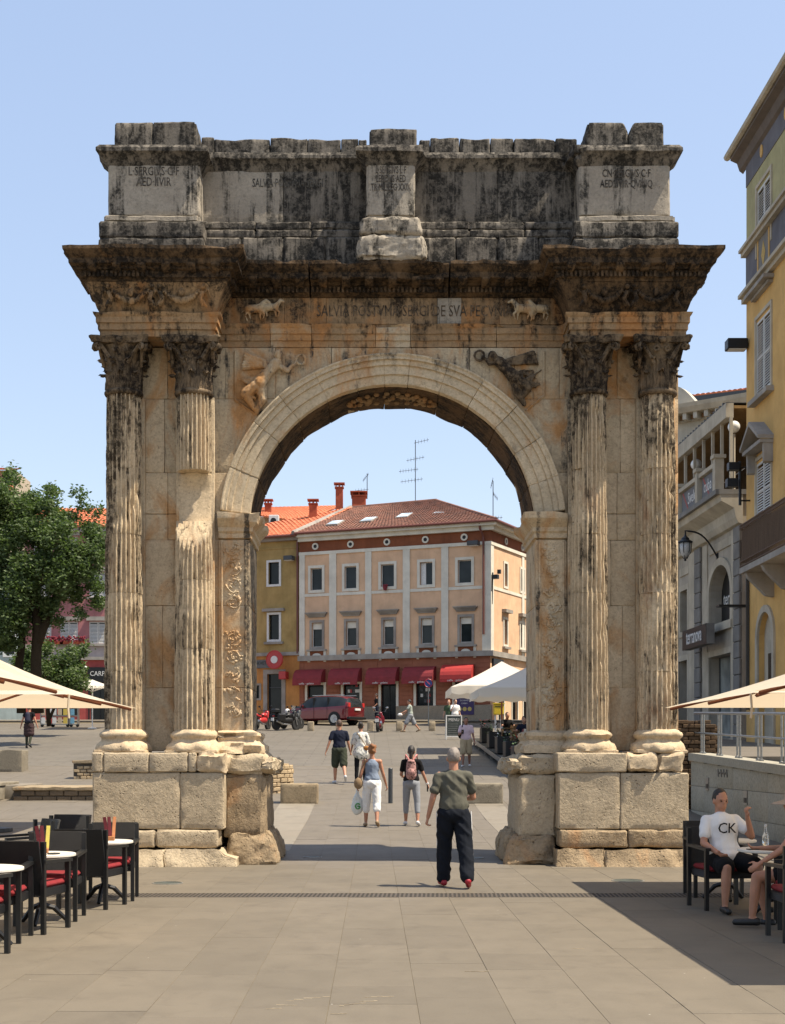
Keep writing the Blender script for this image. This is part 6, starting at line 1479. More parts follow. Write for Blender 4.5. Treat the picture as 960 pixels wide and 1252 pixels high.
# blue sign post
Y = 79; p = at(524, 884, Y); p.z = gz(Y); e = empty('round_blue_sign', p, 'round blue traffic sign with red rim on a grey pole before the shop windows', 'sign'); c = at(524, 835.5, Y)
mb = MB(); mb.tube([p, (p.x, p.y, c.z+.3)], .035, 8); mb.build('pole', M_steel, e)
mb = MB(); mb.lathe([(.25, -.01), (.25, .01)], (0, 0, 0), 24, M=Matrix.Rotation(PI/2, 4, 'X')); me = mb.mesh(); me.transform(Matrix.Translation((c.x, c.y-.05, c.z))); link('plate', me, plain('sign_blue', (.03, .06, .25), .4), e)
mb = MB()
for k in range(24): a0, a1 = 2*PI*k/24, 2*PI*(k+1)/24; mb.tube([(c.x+.235*math.cos(a0), c.y-.065, c.z+.235*math.sin(a0)), (c.x+.235*math.cos(a1), c.y-.065, c.z+.235*math.sin(a1))], .02, 4)
mb.tube([(c.x-.16, c.y-.065, c.z+.16), (c.x+.16, c.y-.065, c.z-.16)], .016, 4); mb.build('red_rim', M_redsign, e)
# menu board
def aboard(px0, px1, py0, py1, Y, lab, yaw=0):
    p = at((px0+px1)/2, py1, Y); p.z = gz(Y)+(0.3 if lab.startswith('small') else 0); W = (px1-px0)/F*Y; H = (py1-py0)/F*Y; e = empty('menu_board', p, lab, 'menu board', rz=yaw); mb = MB()
    for x in (-W/2, W/2-.05): mb.box(x, x+.05, -.03, .03, .0, H)
    for z in (.12, H-.05): mb.box(-W/2+.051, W/2-.051, -.03, .03, z, z+.05)
    mb.build('frame', M_white, e, world=False); MB().box(-W/2+.05, W/2-.05, -.015, .01, .17, H-.05).build('chalkboard', plain('chalkboard', (.06, .075, .07), .8, var=.3, scale=6), e, world=False)
    t = text('MENU', W*.27, M_white, None, face_M((0, -.02, H-.22)), ext=.002, name='chalk_lettering', sx=.9); t.data.transform(Matrix.Translation(t.location)); t.location = (0, 0, 0); t.parent = e
    mb = MB(); 
    for k in range(6): mb.box(-W*.35, W*random.uniform(.1, .35), -.019, -.016, H-.42-k*.1, H-.40-k*.1)
    q = mb.build('chalk_lines', M_steel, e, world=False); q['kind'] = 'stuff'
    mb = MB(); mb.tube([(-W/2+.03, .03, H-.1), (-W/2+.03, .4, 0)], .015, 5); mb.tube([(W/2-.03, .03, H-.1), (W/2-.03, .4, 0)], .015, 5); mb.build('rear_leg', M_white, e, world=False)
    return e
aboard(545, 565, 874, 904, 63, 'tall white framed chalk menu board beside the far white parasols', .1)
# cafe deck behind the right pier
DX, DH = 4.15, .32
dk = empty('cafe_deck', (6, 48, 1.2), 'raised grey timber deck of the far cafe on metal legs', 'deck')
for k in range(36):
    Y = 40.5+k*.5; MB().box(DX, 9.5, Y+.006, Y+.494, gz(Y)+DH-.04, gz(Y)+DH+(0 if k % 2 else .0)).build('plank', M_plk if 'M_plk' in globals() else globals().setdefault('M_plk', plain('grey_plank', (.20, .19, .17), .8, var=.2, objrand=.3)), dk)
for k in range(7): Y = 40.6+k*2.9; mb = MB(); mb.box(DX+.02, DX+.1, Y, Y+.08, gz(Y)-.02, gz(Y)+DH-.045); mb.build('deck_leg', M_steel, dk)
mb = MB(); vs = []
for Y in (40.45, 58.5): vs += [(DX-.03, Y, gz(Y)+DH-.14), (DX-.005, Y, gz(Y)+DH-.14), (DX-.005, Y, gz(Y)+DH), (DX-.03, Y, gz(Y)+DH)]
mb.add(vs, [(0, 1, 5, 4), (1, 2, 6, 5), (2, 3, 7, 6), (3, 0, 4, 7), (3, 2, 1, 0), (4, 5, 6, 7)]); mb.build('edge_rail', M_steel, dk)
M_green = plain('planter_leaf', (.05, .10, .03), .8, var=.4); 
for i, (Y, fc_, l_) in enumerate(((42.0, M_redsign, 'with red flowers, nearest on the cafe deck'), (44.6, M_green, 'with leafy plants, second on the cafe deck'), (47.6, M_white, 'with white flowers, third on the cafe deck'), (51, M_green, 'with leafy plants, fourth on the cafe deck'), (54.5, M_redsign, 'with red flowers, farthest on the cafe deck'))):
    z = gz(Y)+DH; e = empty('planter', (DX+.28, Y, z), 'black square planter box '+l_, 'planter', 'planters on the deck edge'); MB().box(-.22, .22, -.5, .5, 0, .6, bev=.02).build('box', M_black, e, world=False)
    mb = MB()
    for k in range(70):
        mb.mi = 0 if random.random() < .6 else 1; c = Vector((random.uniform(-.24, .2), random.uniform(-.5, .5), .62+random.uniform(-.12, .28))); a = random.uniform(0, 6.3); t = Vector((math.cos(a), math.sin(a), random.uniform(-.3, .8)))*.1; s_ = Vector((-math.sin(a), math.cos(a), 0))*.04
        mb.add([c, c+t*.5+s_, c+t, c+t*.5-s_], [(0, 1, 2, 3)])
    q = mb.build('plants', [M_green, fc_], e, world=False, fix=False); q['kind'] = 'stuff'
e = empty('menu_board', (DX+.55, 41.2, gz(41.2)+DH), 'small black menu board in a white frame on the near end of the cafe deck', 'menu board'); MB().box(-.02, .28, -.03, .03, .35, 1.0).build('frame', M_white, e, world=False); MB().box(.02, .24, -.035, -.031, .40, .95).build('chalkboard', M_black, e, world=False); MB().box(-.22, -.1, -.04, .04, 0, 1.15).build('steel_post', M_steel, e, world=False)
e = empty('yellow_postbox', (at(609.5, 0, 66).x, 66, gz(66)), 'bright yellow post box on white legs behind the far cafe', 'post box'); Z = at(0, 874, 66).z-gz(66); H = 13/F*66
MB().box(-.24, .24, -.2, .2, Z, Z+H, bev=.04).build('box', plain('post_yellow', (.70, .48, .02), .4), e, world=False); MB().box(-.18, .18, -.21, -.2, Z+H*.72, Z+H*.78).build('slot', M_black, e, world=False); MB().box(-.28, .28, -.23, .22, Z+H, Z+H+.05).build('lid', plain('post_yellow_lid', (.75, .52, .03), .4), e, world=False)
mb = MB(); mb.box(-.18, -.1, -.05, .05, 0, Z); mb.box(.1, .18, -.05, .05, 0, Z); mb.build('legs', M_white, e, world=False)

# ---------------------------------------------------------------- parasols
M_canv = N('parasol_canvas'); c_ = M_canv.mix(M_canv.rng(M_canv.noise(3, 4), .35, .7), (.70, .62, .48), (.64, .56, .43)); M_canv.col(c_); M_canv.rough(.9)
tr = M_canv.n('BsdfTranslucent', {'Color': (.72, .58, .40, 1)}); ms = M_canv.n('MixShader', {0: .42}); M_canv.t.links.new(M_canv.b.outputs[0], ms.inputs[1]); M_canv.t.links.new(tr.outputs[0], ms.inputs[2]); M_canv.t.links.new(ms.outputs[0], M_canv.out.inputs[0]); M_canv = M_canv.mat
M_canw = plain('white_canvas', (.82, .75, .64), .85, var=.06, scale=2); 
nw = N('white_canvas'); nw.col((.80, .75, .66)); nw.rough(.85); tr = nw.n('BsdfTranslucent', {'Color': (.85, .78, .66, 1)}); ms = nw.n('MixShader', {0: .45}); nw.t.links.new(nw.b.outputs[0], ms.inputs[1]); nw.t.links.new(tr.outputs[0], ms.inputs[2]); nw.t.links.new(ms.outputs[0], nw.out.inputs[0]); M_canw = nw.mat
M_wood = plain('red_brown_wood', (.22, .07, .035), .6); 
def parasol(cx, cy, zb, h, hx, hy, edge, lab, group, mat=M_canv, polem=M_wood, ribs=True, valance=0, basem=None, name='parasol', sag=.06):
    e = empty(name, (cx, cy, zb), lab, 'parasol', group); n = 14
    mb = MB(); ring = []
    for side in range(4):
        c0 = ((-1, -1), (1, -1), (1, 1), (-1, 1))[side]; c1 = ((-1, -1), (1, -1), (1, 1), (-1, 1))[(side+1) % 4]; grid = []
        for i in range(9):
            t = i/8; row = []
            for j in range(n+1):
                s = j/n; x = (c0[0]*(1-s)+c1[0]*s)*hx*t; y = (c0[1]*(1-s)+c1[1]*s)*hy*t
                z = edge+(h-edge)*(1-t)-sag*4*t*(1-t)-.05*t*t*(1-abs(2*s-1))*-1*0-(.10*math.sin(PI*s)*t*(1-t))+(.05*math.sin(PI*s)*t**3)*-0
                row.append(len(mb.v)); mb.v.append((x, y, z))
            grid.append(row)
        for i in range(8):
            for j in range(n): mb.f.append((grid[i][j], grid[i+1][j], grid[i+1][j+1], grid[i][j+1])); mb.m.append(0)
        if valance:
            b = len(mb.v)
            for j in range(n*2+1):
                s = j/(2*n); x = (c0[0]*(1-s)+c1[0]*s)*hx; y = (c0[1]*(1-s)+c1[1]*s)*hy; q = .03*math.sin(j*1.3); mb.v += [(x, y, edge), (x*(1.0+q*.3), y*(1+q*.3), edge-valance*(.75+.25*abs(math.sin(j*.8))))]
            for j in range(n*2): mb.f.append((b+2*j, b+2*j+1, b+2*j+3, b+2*j+2)); mb.m.append(0)
    o = mb.build('canopy', mat, e, world=False, fix=False); bm = bmesh.new(); bm.from_mesh(o.data); bmesh.ops.remove_doubles(bm, verts=bm.verts[:], dist=.002); 
    for f in bm.faces: f.smooth = True
    for e_ in bm.edges:
        if len(e_.link_faces) == 2 and e_.calc_face_angle(0) > R(12): e_.smooth = False
    bm.to_mesh(o.data); bm.free()
    if ribs:
        for (sx, sy) in ((1, 1), (-1, 1), (1, -1), (-1, -1), (1, 0), (-1, 0), (0, 1), (0, -1)):
            pts = [Vector((sx*hx*t, sy*hy*t, edge+(h-edge)*(1-t)-sag*4*t*(1-t)-.035-(.1*t*(1-t) if 0 in (sx, sy) else 0))) for t in (0, .25, .5, .75, .97)]
            mb = MB(); mb.tube(pts, .02, 4); r_ = mb.build('rib', polem, e, world=False); mb = MB(); mb.tube([(0, 0, edge-.25), (sx*hx*.5, sy*hy*.5, edge+(h-edge)*.5-sag-.06)], .015, 4); mb.build('strut', polem, r_, world=True) if 0 else mb.build('strut', polem, r_, world=False)
    mb = MB(); mb.lathe([(.035, 0), (.035, h-.02)], (0, 0, 0), 12); mb.build('pole', polem, e, world=False)
    mb = MB(); mb.lathe([(.4, 0), (.4, .07), (.1, .1), (.06, .3)] if basem is None else [(.25, 0), (.25, .05), (.06, .1)], (0, 0, 0), 20); mb.build('base', basem or M_dkgrey, e, world=False)
    if mat is M_canv:
        mb = MB(); mb.tube([(hx*(-1 if cx > 0 else 1), -hy*.98, edge), (hx*(-1 if cx > 0 else 1)*.995, -hy*.98, edge-.14), (hx*(-1 if cx > 0 else 1)*1.0, -hy*.98, edge-.25)], .012, 4); mb.build('tie_strap', mat, e, world=False)
    return e
G = 'large beige square parasols over the cafe tables'
EZ_ = 2.30
parasol(-5.25, 16.4, 0, 3.0, 2.05, 2.05, EZ_, 'large beige square parasol with brown ribs, its corner crossing the foot of the left column', G)
parasol(-5.25, 12.1, 0, 3.05, 2.05, 2.05, EZ_+.03, 'nearer beige square parasol at the left edge of the view', G)
parasol(5.80, 15.7, 0, 3.0, 2.05, 2.05, EZ_-.02, 'large beige square parasol reaching in front of the rightmost column', G)
parasol(5.80, 11.62, 0, 3.05, 2.05, 2.05, EZ_, 'nearer beige square parasol at the right edge of the view', G)
parasol(-7.52, 27, gz(27), 3.45, 1.9, 1.9, 2.65, 'pale parasol with dappled tree shade behind the big left parasol', 'pale parasols farther off', polem=M_steel)
parasol(at(113, 0, 74).x, 74, gz(74), 2.65, 1.45, 1.45, 2.25, 'small white parasol on a white stand far off beside the left column', 'white parasols in the square', mat=M_canw, polem=M_white, basem=M_white)
parasol(5.0, 54, gz(54)+.3, 3.25, 2.1, 2.1, 2.15, 'farther white parasol with frilled edge over the far cafe', 'white parasols of the far cafe', mat=M_canw, valance=.3)
parasol(5.75, 49, gz(49)+.3, 3.2, 2.2, 2.2, 2.15, 'nearer white parasol with frilled edge over the far cafe, half behind the right pier', 'white parasols of the far cafe', mat=M_canw, valance=.3)

# ---------------------------------------------------------------- trees
M_bark = stone('tree_bark', (.05, .04, .03), (.035, .028, .02), kd=.2, kr=0, pits=.3)
m_ = N('tree_leaf'); gv = m_.n('NewGeometry'); rr_ = gv.outputs['Random Per Island']; cc = m_.mix(rr_, (.032, .058, .016), (.11, .155, .045)); m_.col(cc); m_.rough(.6)
tr = m_.n('BsdfTranslucent', {'Color': (.12, .2, .04, 1)}); ms = m_.n('MixShader', {0: .3}); m_.t.links.new(m_.b.outputs[0], ms.inputs[1]); m_.t.links.new(tr.outputs[0], ms.inputs[2]); m_.t.links.new(ms.outputs[0], m_.out.inputs[0]); M_leaf = m_.mat
def crown(clumps, n, size, seed):
    r_ = np.random.default_rng(seed); cl = np.array([c[:3] for c in clumps]); rad = np.array([c[3] for c in clumps]); w_ = rad**2; w_ /= w_.sum()
    idx = r_.choice(len(cl), n, p=w_); d = r_.normal(size=(n, 3)); d /= np.linalg.norm(d, axis=1)[:, None]; rr = rad[idx]*(r_.random(n)**.45)
    # break the clumps into sprays
    c = cl[idx]+d*rr[:, None]*np.array([1, 1, .8]); c += r_.normal(size=(n, 3))*.12
    a = r_.normal(size=(n, 3)); a /= np.linalg.norm(a, axis=1)[:, None]; a[:, 2] *= .6; b = np.cross(a, r_.normal(size=(n, 3))); b /= np.linalg.norm(b, axis=1)[:, None]
    s = size*(.6+.8*r_.random(n))[:, None]
    v = np.stack([c-a*s, c+b*s*.45, c+a*s, c-b*s*.45], 1).reshape(-1, 3); me = bpy.data.meshes.new('crown'); me.vertices.add(4*n); me.vertices.foreach_set('co', v.ravel().astype('f')); me.loops.add(4*n); me.loops.foreach_set('vertex_index', np.arange(4*n, dtype='i')); me.polygons.add(n); me.polygons.foreach_set('loop_start', np.arange(0, 4*n, 4, dtype='i')); me.update(calc_edges=True); me.validate(); return me
def tree(name, lab, base, limbs, clumps, n, size, seed, group=None):
    e = empty(name, base, lab, 'tree' if 'tree' in name else 'bush', group)
    mb = MB()
    for pts, r0, r1 in limbs:
        k = len(pts); P_ = []; 
        for i in range(k-1):
            for t in (0, .5): P_.append(Vector(pts[i]).lerp(Vector(pts[i+1]), t)+noise.noise_vector(Vector(pts[i])*1.3+Vector((t, 0, 0)))*.06*(i+t))
        P_.append(Vector(pts[-1])); mb.tube(P_, [r0+(r1-r0)*i/(len(P_)-1) for i in range(len(P_))], 9)
    mb.build('trunk', M_bark, e, smooth=True); o = link('crown', crown(clumps, n, size, seed), M_leaf, e); o['kind'] = 'stuff'; return e
TY = 58.; s_ = TY/F
def T(px, py, dy=0): p = at(px, py, TY+dy); return (p.x, p.y, p.z)
limbs = [([T(46, 872), T(44, 830), T(45, 780), T(42, 735)], .27, .18), ([T(44, 790), T(56, 760), T(66, 735, .3), T(84, 695, .6)], .24, .08), ([T(42, 740), T(30, 700, -.3), T(10, 660, -.5)], .22, .07), ([T(42, 735), T(52, 690), T(60, 640)], .2, .06),
         ([T(26, 872, .4), T(24, 810, .4), T(28, 770, .3), T(36, 720, .2)], .2, .12), ([T(60, 690), T(85, 650, .4), T(100, 612, .5)], .09, .025), ([T(30, 700), T(0, 690), T(-40, 660)], .14, .05), ([T(84, 700), T(110, 690), T(125, 700)], .07, .02)]
cl = []
random.seed(11)
for px, py, r in ((20, 640, 1.5), (-20, 620, 1.6), (55, 650, 1.5), (88, 680, 1.2), (30, 700, 1.5), (-10, 700, 1.6), (62, 715, 1.15), (105, 700, .95), (8, 750, 1.1), (-40, 760, 1.4), (118, 675, .8), (75, 640, 1.0), (35, 615, .9), (-60, 680, 1.7), (0, 600, 1.0), (12, 582, .55), (92, 725, .6), (120, 735, .45), (-30, 800, 1.0), (112, 650, .6), (5, 785, .6), (70, 760, .4), (98, 750, .35), (40, 740, .8), (25, 715, 1.2), (60, 690, 1.2), (75, 720, .8), (95, 700, .9), (120, 660, .7), (115, 715, .6), (10, 780, .7), (-15, 740, 1.2), (50, 620, .9), (65, 600, .5), (10, 660, 1.4), (22, 745, .9), (50, 755, .6), (30, 768, .45), (62, 740, .7), (-5, 770, .8)):
    for k in range(5):
        dy = random.uniform(-1.6, 1.6) if r > .7 else random.uniform(-.6, .6); p = at(px+random.uniform(-.4, .4)*r/s_*.9, py+random.uniform(-.4, .4)*r/s_*.8, TY+dy); cl.append((p.x, p.y, p.z, r*random.uniform(.35, .62)))
for px, py in ((92, 600), (100, 608), (108, 622), (97, 622), (116, 630), (90, 632), (122, 622), (104, 640), (120, 645)): p = at(px, py, TY); cl.append((p.x, p.y, p.z, .22))
tree('broadleaf_tree', 'large dark green tree with forked trunk in the square left of the arch', (at(45, 0, TY).x, TY, gz(TY)), limbs, cl, 90000, .085, 3)
TY = 66.
cl = []
for k in range(34): px, py = random.uniform(22, 100), random.uniform(792, 850); p = at(px, py, TY+random.uniform(-1, 1)); cl.append((p.x, p.y, p.z, random.uniform(.3, .6)))
for k in range(6): p = at(100+k*1.2, 800-k*2.2, TY); cl.append((p.x, p.y, p.z, .16))
for k in range(5): p = at(84+k*3, 815+k*3, TY); cl.append((p.x, p.y, p.z, .3))
tree('leafy_bush', 'low spreading green bush beneath the tree, before the pink building', (at(60, 0, TY).x, TY, gz(TY)), [([T(60, 888), T(58, 850), T(50, 815)], .12, .05), ([T(60, 880), T(78, 840), T(100, 803)], .08, .02)], cl, 14000, .09, 4)
# ================================================================ CAFE CHAIRS AND TABLES
m_ = N('black_wicker'); wv = m_.n('TexWave', {'Vector': m_.obj(), 'Scale': 38., 'Distortion': .4}, bands_direction='Z'); wh = m_.n('TexWave', {'Vector': m_.obj(), 'Scale': 30., 'Distortion': .4}, bands_direction='X')
hh = m_.math('MULTIPLY', wv.outputs['Fac'], wh.outputs['Fac']); m_.col(m_.mix(hh, (.002, .002, .0025), (.024, .024, .026))); m_.rough(.45); m_.bump(hh, 1., .012); M_wick = m_.mat
M_chairf = plain('black_chair_frame', (.009, .0095, .010), .4); M_cush = plain('red_cushion', (.21, .006, .010), .85, bumpd=.002); M_top = plain('white_table_top', (.66, .62, .54), .45, var=.05)
def make_chair():
    """faces +Y; origin under the seat centre"""
    e = empty('wicker_armchair', (0, 0, 0), 'x', 'chair', 'black wicker cafe armchairs with red cushions'); W, D = .27, .25
    for sx in (-1, 1):
        for sy in (-1, 1):
            mb = MB(); x = sx*W; top = .64 if sy > 0 else .86; lean = 0 if sy > 0 else -.05
            mb.prism([(x-.02, -.0), (x+.02, -.0), (x+.022, top), (x-.022, top)], sy*D-.022, sy*D+.022, 'y')
            for i in range(len(mb.v)):
                v = mb.v[i]
                if sy < 0: k = v[2]/.86; mb.v[i] = (v[0], v[1]-.04*(1-k)-(.09*max(0, k-.5)), v[2])
                elif v[2] > .5: pass
            mb.build('leg', M_chairf, e, world=False)
        mb = MB(); mb.prism([(-D-.06, .66), (D+.05, .64), (D+.05, .67), (-D-.06, .69)], sx*W-.03, sx*W+.03, 'x'); mb.build('armrest', M_chairf, e, world=False)
    # woven back, slightly curved, with a row of small gaps
    mb = MB(); nx, nz_ = 12, 10; vs = []
    for d in (0, -.022):
        for j in range(nz_+1):
            for i in range(nx+1):
                x = -W+2*W*i/nx; z = .36+.51*j/nz_; y = -D-.02-.11*max(0, (z-.43)/.43)-.03*(1-(x/W)**2)+d; vs.append((x, y, z))
    n1 = (nx+1)*(nz_+1); fs = []; hole = lambda i, j: j == 7 and i in (3, 5, 6, 8) and False
    for j in range(nz_):
        for i in range(nx):
            a = j*(nx+1)+i; fs += [(a, a+1, a+nx+2, a+nx+1), (n1+a+nx+1, n1+a+nx+2, n1+a+1, n1+a)]
    rim = [j for j in range(nx+1)]+[j*(nx+1)+nx for j in range(1, nz_+1)]+[nz_*(nx+1)+i for i in range(nx-1, -1, -1)]+[j*(nx+1) for j in range(nz_-1, 0, -1)]
    fs += [(rim[i], rim[(i+1) % len(rim)], n1+rim[(i+1) % len(rim)], n1+rim[i]) for i in range(len(rim))]
    mb.add(vs, fs); b = mb.build('backrest', M_wick, e, world=False); b.data.polygons.foreach_set('use_smooth', [True]*len(b.data.polygons)); autosmooth(b, 40)
    MB().box(-W+.01, W-.01, -D-.0, D+.01, .34, .42, bev=.012).build('seat', M_wick, e, world=False)
    mb = MB(); mb.box(-W+.025, W-.025, -D+.0, D+.035, .42, .475, bev=.022); c = mb.build('cushion', M_cush, e, world=False)
    return e
chair0 = make_chair(); used = [False]
def chair(x, y, rz, lab):
    c = chair0 if not used[0] else copy_tree(chair0); used[0] = True; c.location = (x, y, gz(y)); c.rotation_euler = (0, 0, rz); c['label'] = lab; return c
A_ = PI
chair(-3.05, 15.9, A_+.08, 'black wicker armchair behind the left table nearest the arch, seat facing the viewer')
chair(-3.10, 15.12, -.2, 'black wicker armchair on the near side of the left table nearest the arch')
chair(-3.27, 13.95, A_+.05, 'black wicker armchair behind the middle table on the left')
chair(-3.27, 13.05, -.2, 'black wicker armchair on the near side of the middle table on the left')
chair(-3.42, 12.35, A_+.05, 'black wicker armchair at the left edge, behind the nearest table')
chair(-3.38, 11.3, -.15, 'black wicker armchair nearest the viewer in the bottom left corner')
chair(-4.35, 16.9, 2.2, 'black wicker armchair seen small at the far left, behind the first row')
chair(-4.15, 18.1, 2.9, 'black wicker armchair standing alone, half hidden behind the upright menus')
def bistro(x, y, r, lab, menu=None, h=.70):
    e = empty('bistro_table', (x, y, gz(y)), lab, 'table', 'round white cafe tables'); mb = MB(); mb.lathe([(r-.015, h-.03), (r, h-.024), (r, h-.006), (r-.008, h)], (0, 0, 0), 40); autosmooth(mb.build('tabletop', M_top, e, world=False))
    mb = MB(); mb.lathe([(.03, .1), (.045, .16), (.025, .22), (.04, .32), (.025, .4), (.03, h-.04), (.12, h-.03)], (0, 0, 0), 14); mb.build('pedestal', M_black, e, world=False, smooth=True)
    for k in range(3): a = k*2*PI/3+.5; mb = MB(); mb.tube([(0, 0, .2), (.12*math.cos(a), .12*math.sin(a), .16), (.26*math.cos(a), .26*math.sin(a), .02)], [.03, .028, .022], 6); mb.build('leg', M_black, e, world=False)
    if menu:
        e2 = empty('menu_holder', (x+menu[0], y+menu[1], gz(y)+h), menu[2], 'menu holder', 'menu holders on the cafe tables'); mb = MB(); mb.box(-.042, .042, -.03, .03, 0, .05, bev=.005); mb.build('wooden_block', plain('orange_wood', (.35, .14, .05), .6), e2, world=False)
        for k, (dx, rt, c) in enumerate(((-.03, -.16, M_mred), (-.004, -.07, M_mred), (.022, .07, menu[3]))):
            q = MB().box(-.019, .019, -.004, .004, .04, .27).build('menu_card', c, e2, world=False); q.location = (dx, 0.01*k, 0); q.rotation_euler = (0, rt, .3*k)
    return e
M_mred = plain('menu_dark_red', (.13, .012, .02), .4); M_myel = plain('menu_yellow', (.62, .50, .10), .5); M_mor = plain('menu_orange', (.5, .2, .08), .5)
bistro(-3.06, 15.52, .33, 'round white table nearest the arch on the left, with red and orange menus', (.08, .0, 'wooden menu holder with dark red and orange cards on the left table nearest the arch', M_mor))
bistro(-3.27, 13.5, .33, 'round white table in the middle of the left row, with yellow and red menus', (.02, .0, 'wooden menu holder with a yellow card on the middle left table', M_myel))
bistro(-3.38, 11.8, .36, 'round white table at the left edge, nearest the viewer on that side')
tag(MB().lathe([(.05, 0), (.07, .012), (.03, .015)], (-3.12, 13.36, .70), 16).build('ashtray', M_dkgrey), 'small dark ashtray on the middle left table', 'ashtray')
# right-hand side
chair(4.02, 16.3, A_, 'black wicker armchair beside the foot of the right pedestal, behind the seated man')
chair(3.79, 14.97, A_+.12, 'black wicker armchair the man in the white T-shirt sits on')
chair(4.16, 13.28, 1.35, 'black wicker armchair the woman in the hat sits on')
chair(3.90, 12.42, .0, 'black wicker armchair with its back to the viewer at the right edge')
bistro(4.02, 15.75, .35, 'round white table beside the right pedestal, behind the man in the white T-shirt')
bistro(4.16, 14.12, .42, 'round white table between the seated man and the woman in the hat')
M_clear = N('clear_glass'); M_clear.b.inputs['Transmission Weight'].default_value = .9; M_clear.rough(.05); M_clear.col((.8, .85, .85)); M_clear = M_clear.mat
mb = MB(); mb.lathe([(.032, 0), (.034, .12), (.03, .15), (.013, .20), (.013, .235), (.0115, .24)], (3.98, 13.98, .70), 14); e = mb.build('water_bottle', M_clear, smooth=True); tag(e, 'small clear water bottle standing on the table of the seated man', 'bottle')
mb = MB(); mb.lathe([(.013, .0), (.013, .02)], (3.98, 13.98, .94), 10); q = mb.build('bottle_cap', M_white, None); q.parent = e; q.location = (0, 0, .24)
mb = MB(); mb.lathe([(.03, 0), (.038, .13), (.035, .13), (.027, .01)], (4.2, 13.95, .70), 14); e = mb.build('drinking_glass', M_clear, smooth=True); tag(e, 'tall drinking glass with a lemon slice beside the water bottle', 'glass')
q = MB().ball((0, 0, .13), .03, .008, .03, 10, 6).build('lemon_slice', M_myel, e, world=False)
tag(MB().box(4.03, 4.15, 13.86, 13.94, .70, .735, bev=.008).build('wallet', M_black), 'black wallet lying on the table before the woman in the hat', 'wallet')
tag(MB().box(3.80, 3.95, 13.95, 14.05, .70, .708).build('mobile_phone', M_black), 'black phone lying flat on the edge of the seated man\'s table', 'phone')
# far cafe furniture
M_rat = plain('brown_rattan', (.20, .11, .05), .8); 
cf = None
def far_chair(x, y, rz, lab):
    global cf
    if cf is None:
        e = empty('rattan_chair', (0, 0, 0), 'x', 'chair', 'brown rattan chairs on the far deck')
        MB().box(-.27, .27, -.27, .25, .28, .44, bev=.03).build('seat', M_rat, e, world=False)
        mb = MB(); mb.prism([(-.28, .3), (.28, .3), (.24, .85), (.1, .92), (-.1, .92), (-.24, .85)], -.33, -.26, 'y'); mb.build('backrest', M_rat, e, world=False)
        MB().box(-.25, .25, -.25, .24, .44, .50, bev=.02).build('cushion', plain('green_cushion', (.14, .17, .04), .8), e, world=False)
        for sx in (-1, 1):
            MB().box(sx*.29-.03, sx*.29+.03, -.3, .25, .3, .64, bev=.02).build('armrest', M_rat, e, world=False)
            for sy in (-1, 1): MB().box(sx*.24-.02, sx*.24+.02, sy*.22-.02, sy*.22+.02, 0, .28).build('leg', M_black, e, world=False)
        cf = e; c = e
    else: c = copy_tree(cf)
    c.location = (x, y, gz(y)+DH); c.rotation_euler = (0, 0, rz); c['label'] = lab; return c
FT = [(5.0, 43.4, 0), (5.3, 47, 0), (5.2, 51, 0)]
for i, (x, y, _) in enumerate(FT):
    z = gz(y)+DH; nm = ('nearest', 'middle', 'farthest')[i]; e = empty('cafe_table', (x, y, z), 'dark square table of the far deck, '+nm+' of three', 'table', 'tables on the far deck'); MB().box(-.4, .4, -.4, .4, .70, .74, bev=.01).build('tabletop', M_rat, e, world=False); mb = MB(); mb.lathe([(.25, 0), (.25, .03), (.03, .05), (.03, .7)], (0, 0, 0), 12); mb.build('pedestal', M_black, e, world=False)
    far_chair(x-.1, y+.75, PI, 'brown rattan chair at the back of the '+nm+' far deck table'); far_chair(x+.1, y-.75, 0, 'brown rattan chair in front of the '+nm+' far deck table')
# ================================================================ PEOPLE
def skin(name, c): m = N(name); m.col(m.mix(m.rng(m.noise(9, 4, vec=m.obj()), .35, .7), c, tuple(x*.85 for x in c))); m.rough(.55); m.b.inputs['Subsurface Weight'].default_value = .05; return m.mat
SK = [skin('skin_tan', (.42, .20, .12)), skin('skin_light', (.50, .28, .19)), skin('skin_brown', (.28, .13, .08))]
def cloth(name, c, c2=None, sc=6, th=.5, kind=None):
    m = N(name); n_ = m.noise(sc, 4, vec=m.obj()); k = m.mix(m.rng(n_, th, th+.08 if c2 else .8), c, c2 or tuple(x*.9 for x in c)); m.col(k); m.rough(.9); m.b.inputs['Specular IOR Level'].default_value = .15
    m.bump(m.noise(14, 3, vec=m.obj(), sc=(1, 1, .5)), .6, .012); return m.mat
def hairm(name, c): m = N(name); n_ = m.noise(60, 3, vec=m.obj(), sc=(1, 1, .25)); m.col(m.mix(n_, c, tuple(x*.4 for x in c))); m.rough(.6); m.bump(n_, .8, .01); return m.mat
H_dk = hairm('hair_dark', (.025, .018, .014)); H_gr = hairm('hair_grey', (.30, .25, .21)); H_red = hairm('hair_copper', (.30, .12, .04)); H_br = hairm('hair_brown', (.09, .05, .03))
M_lip = plain('lips', (.22, .07, .05), .6)
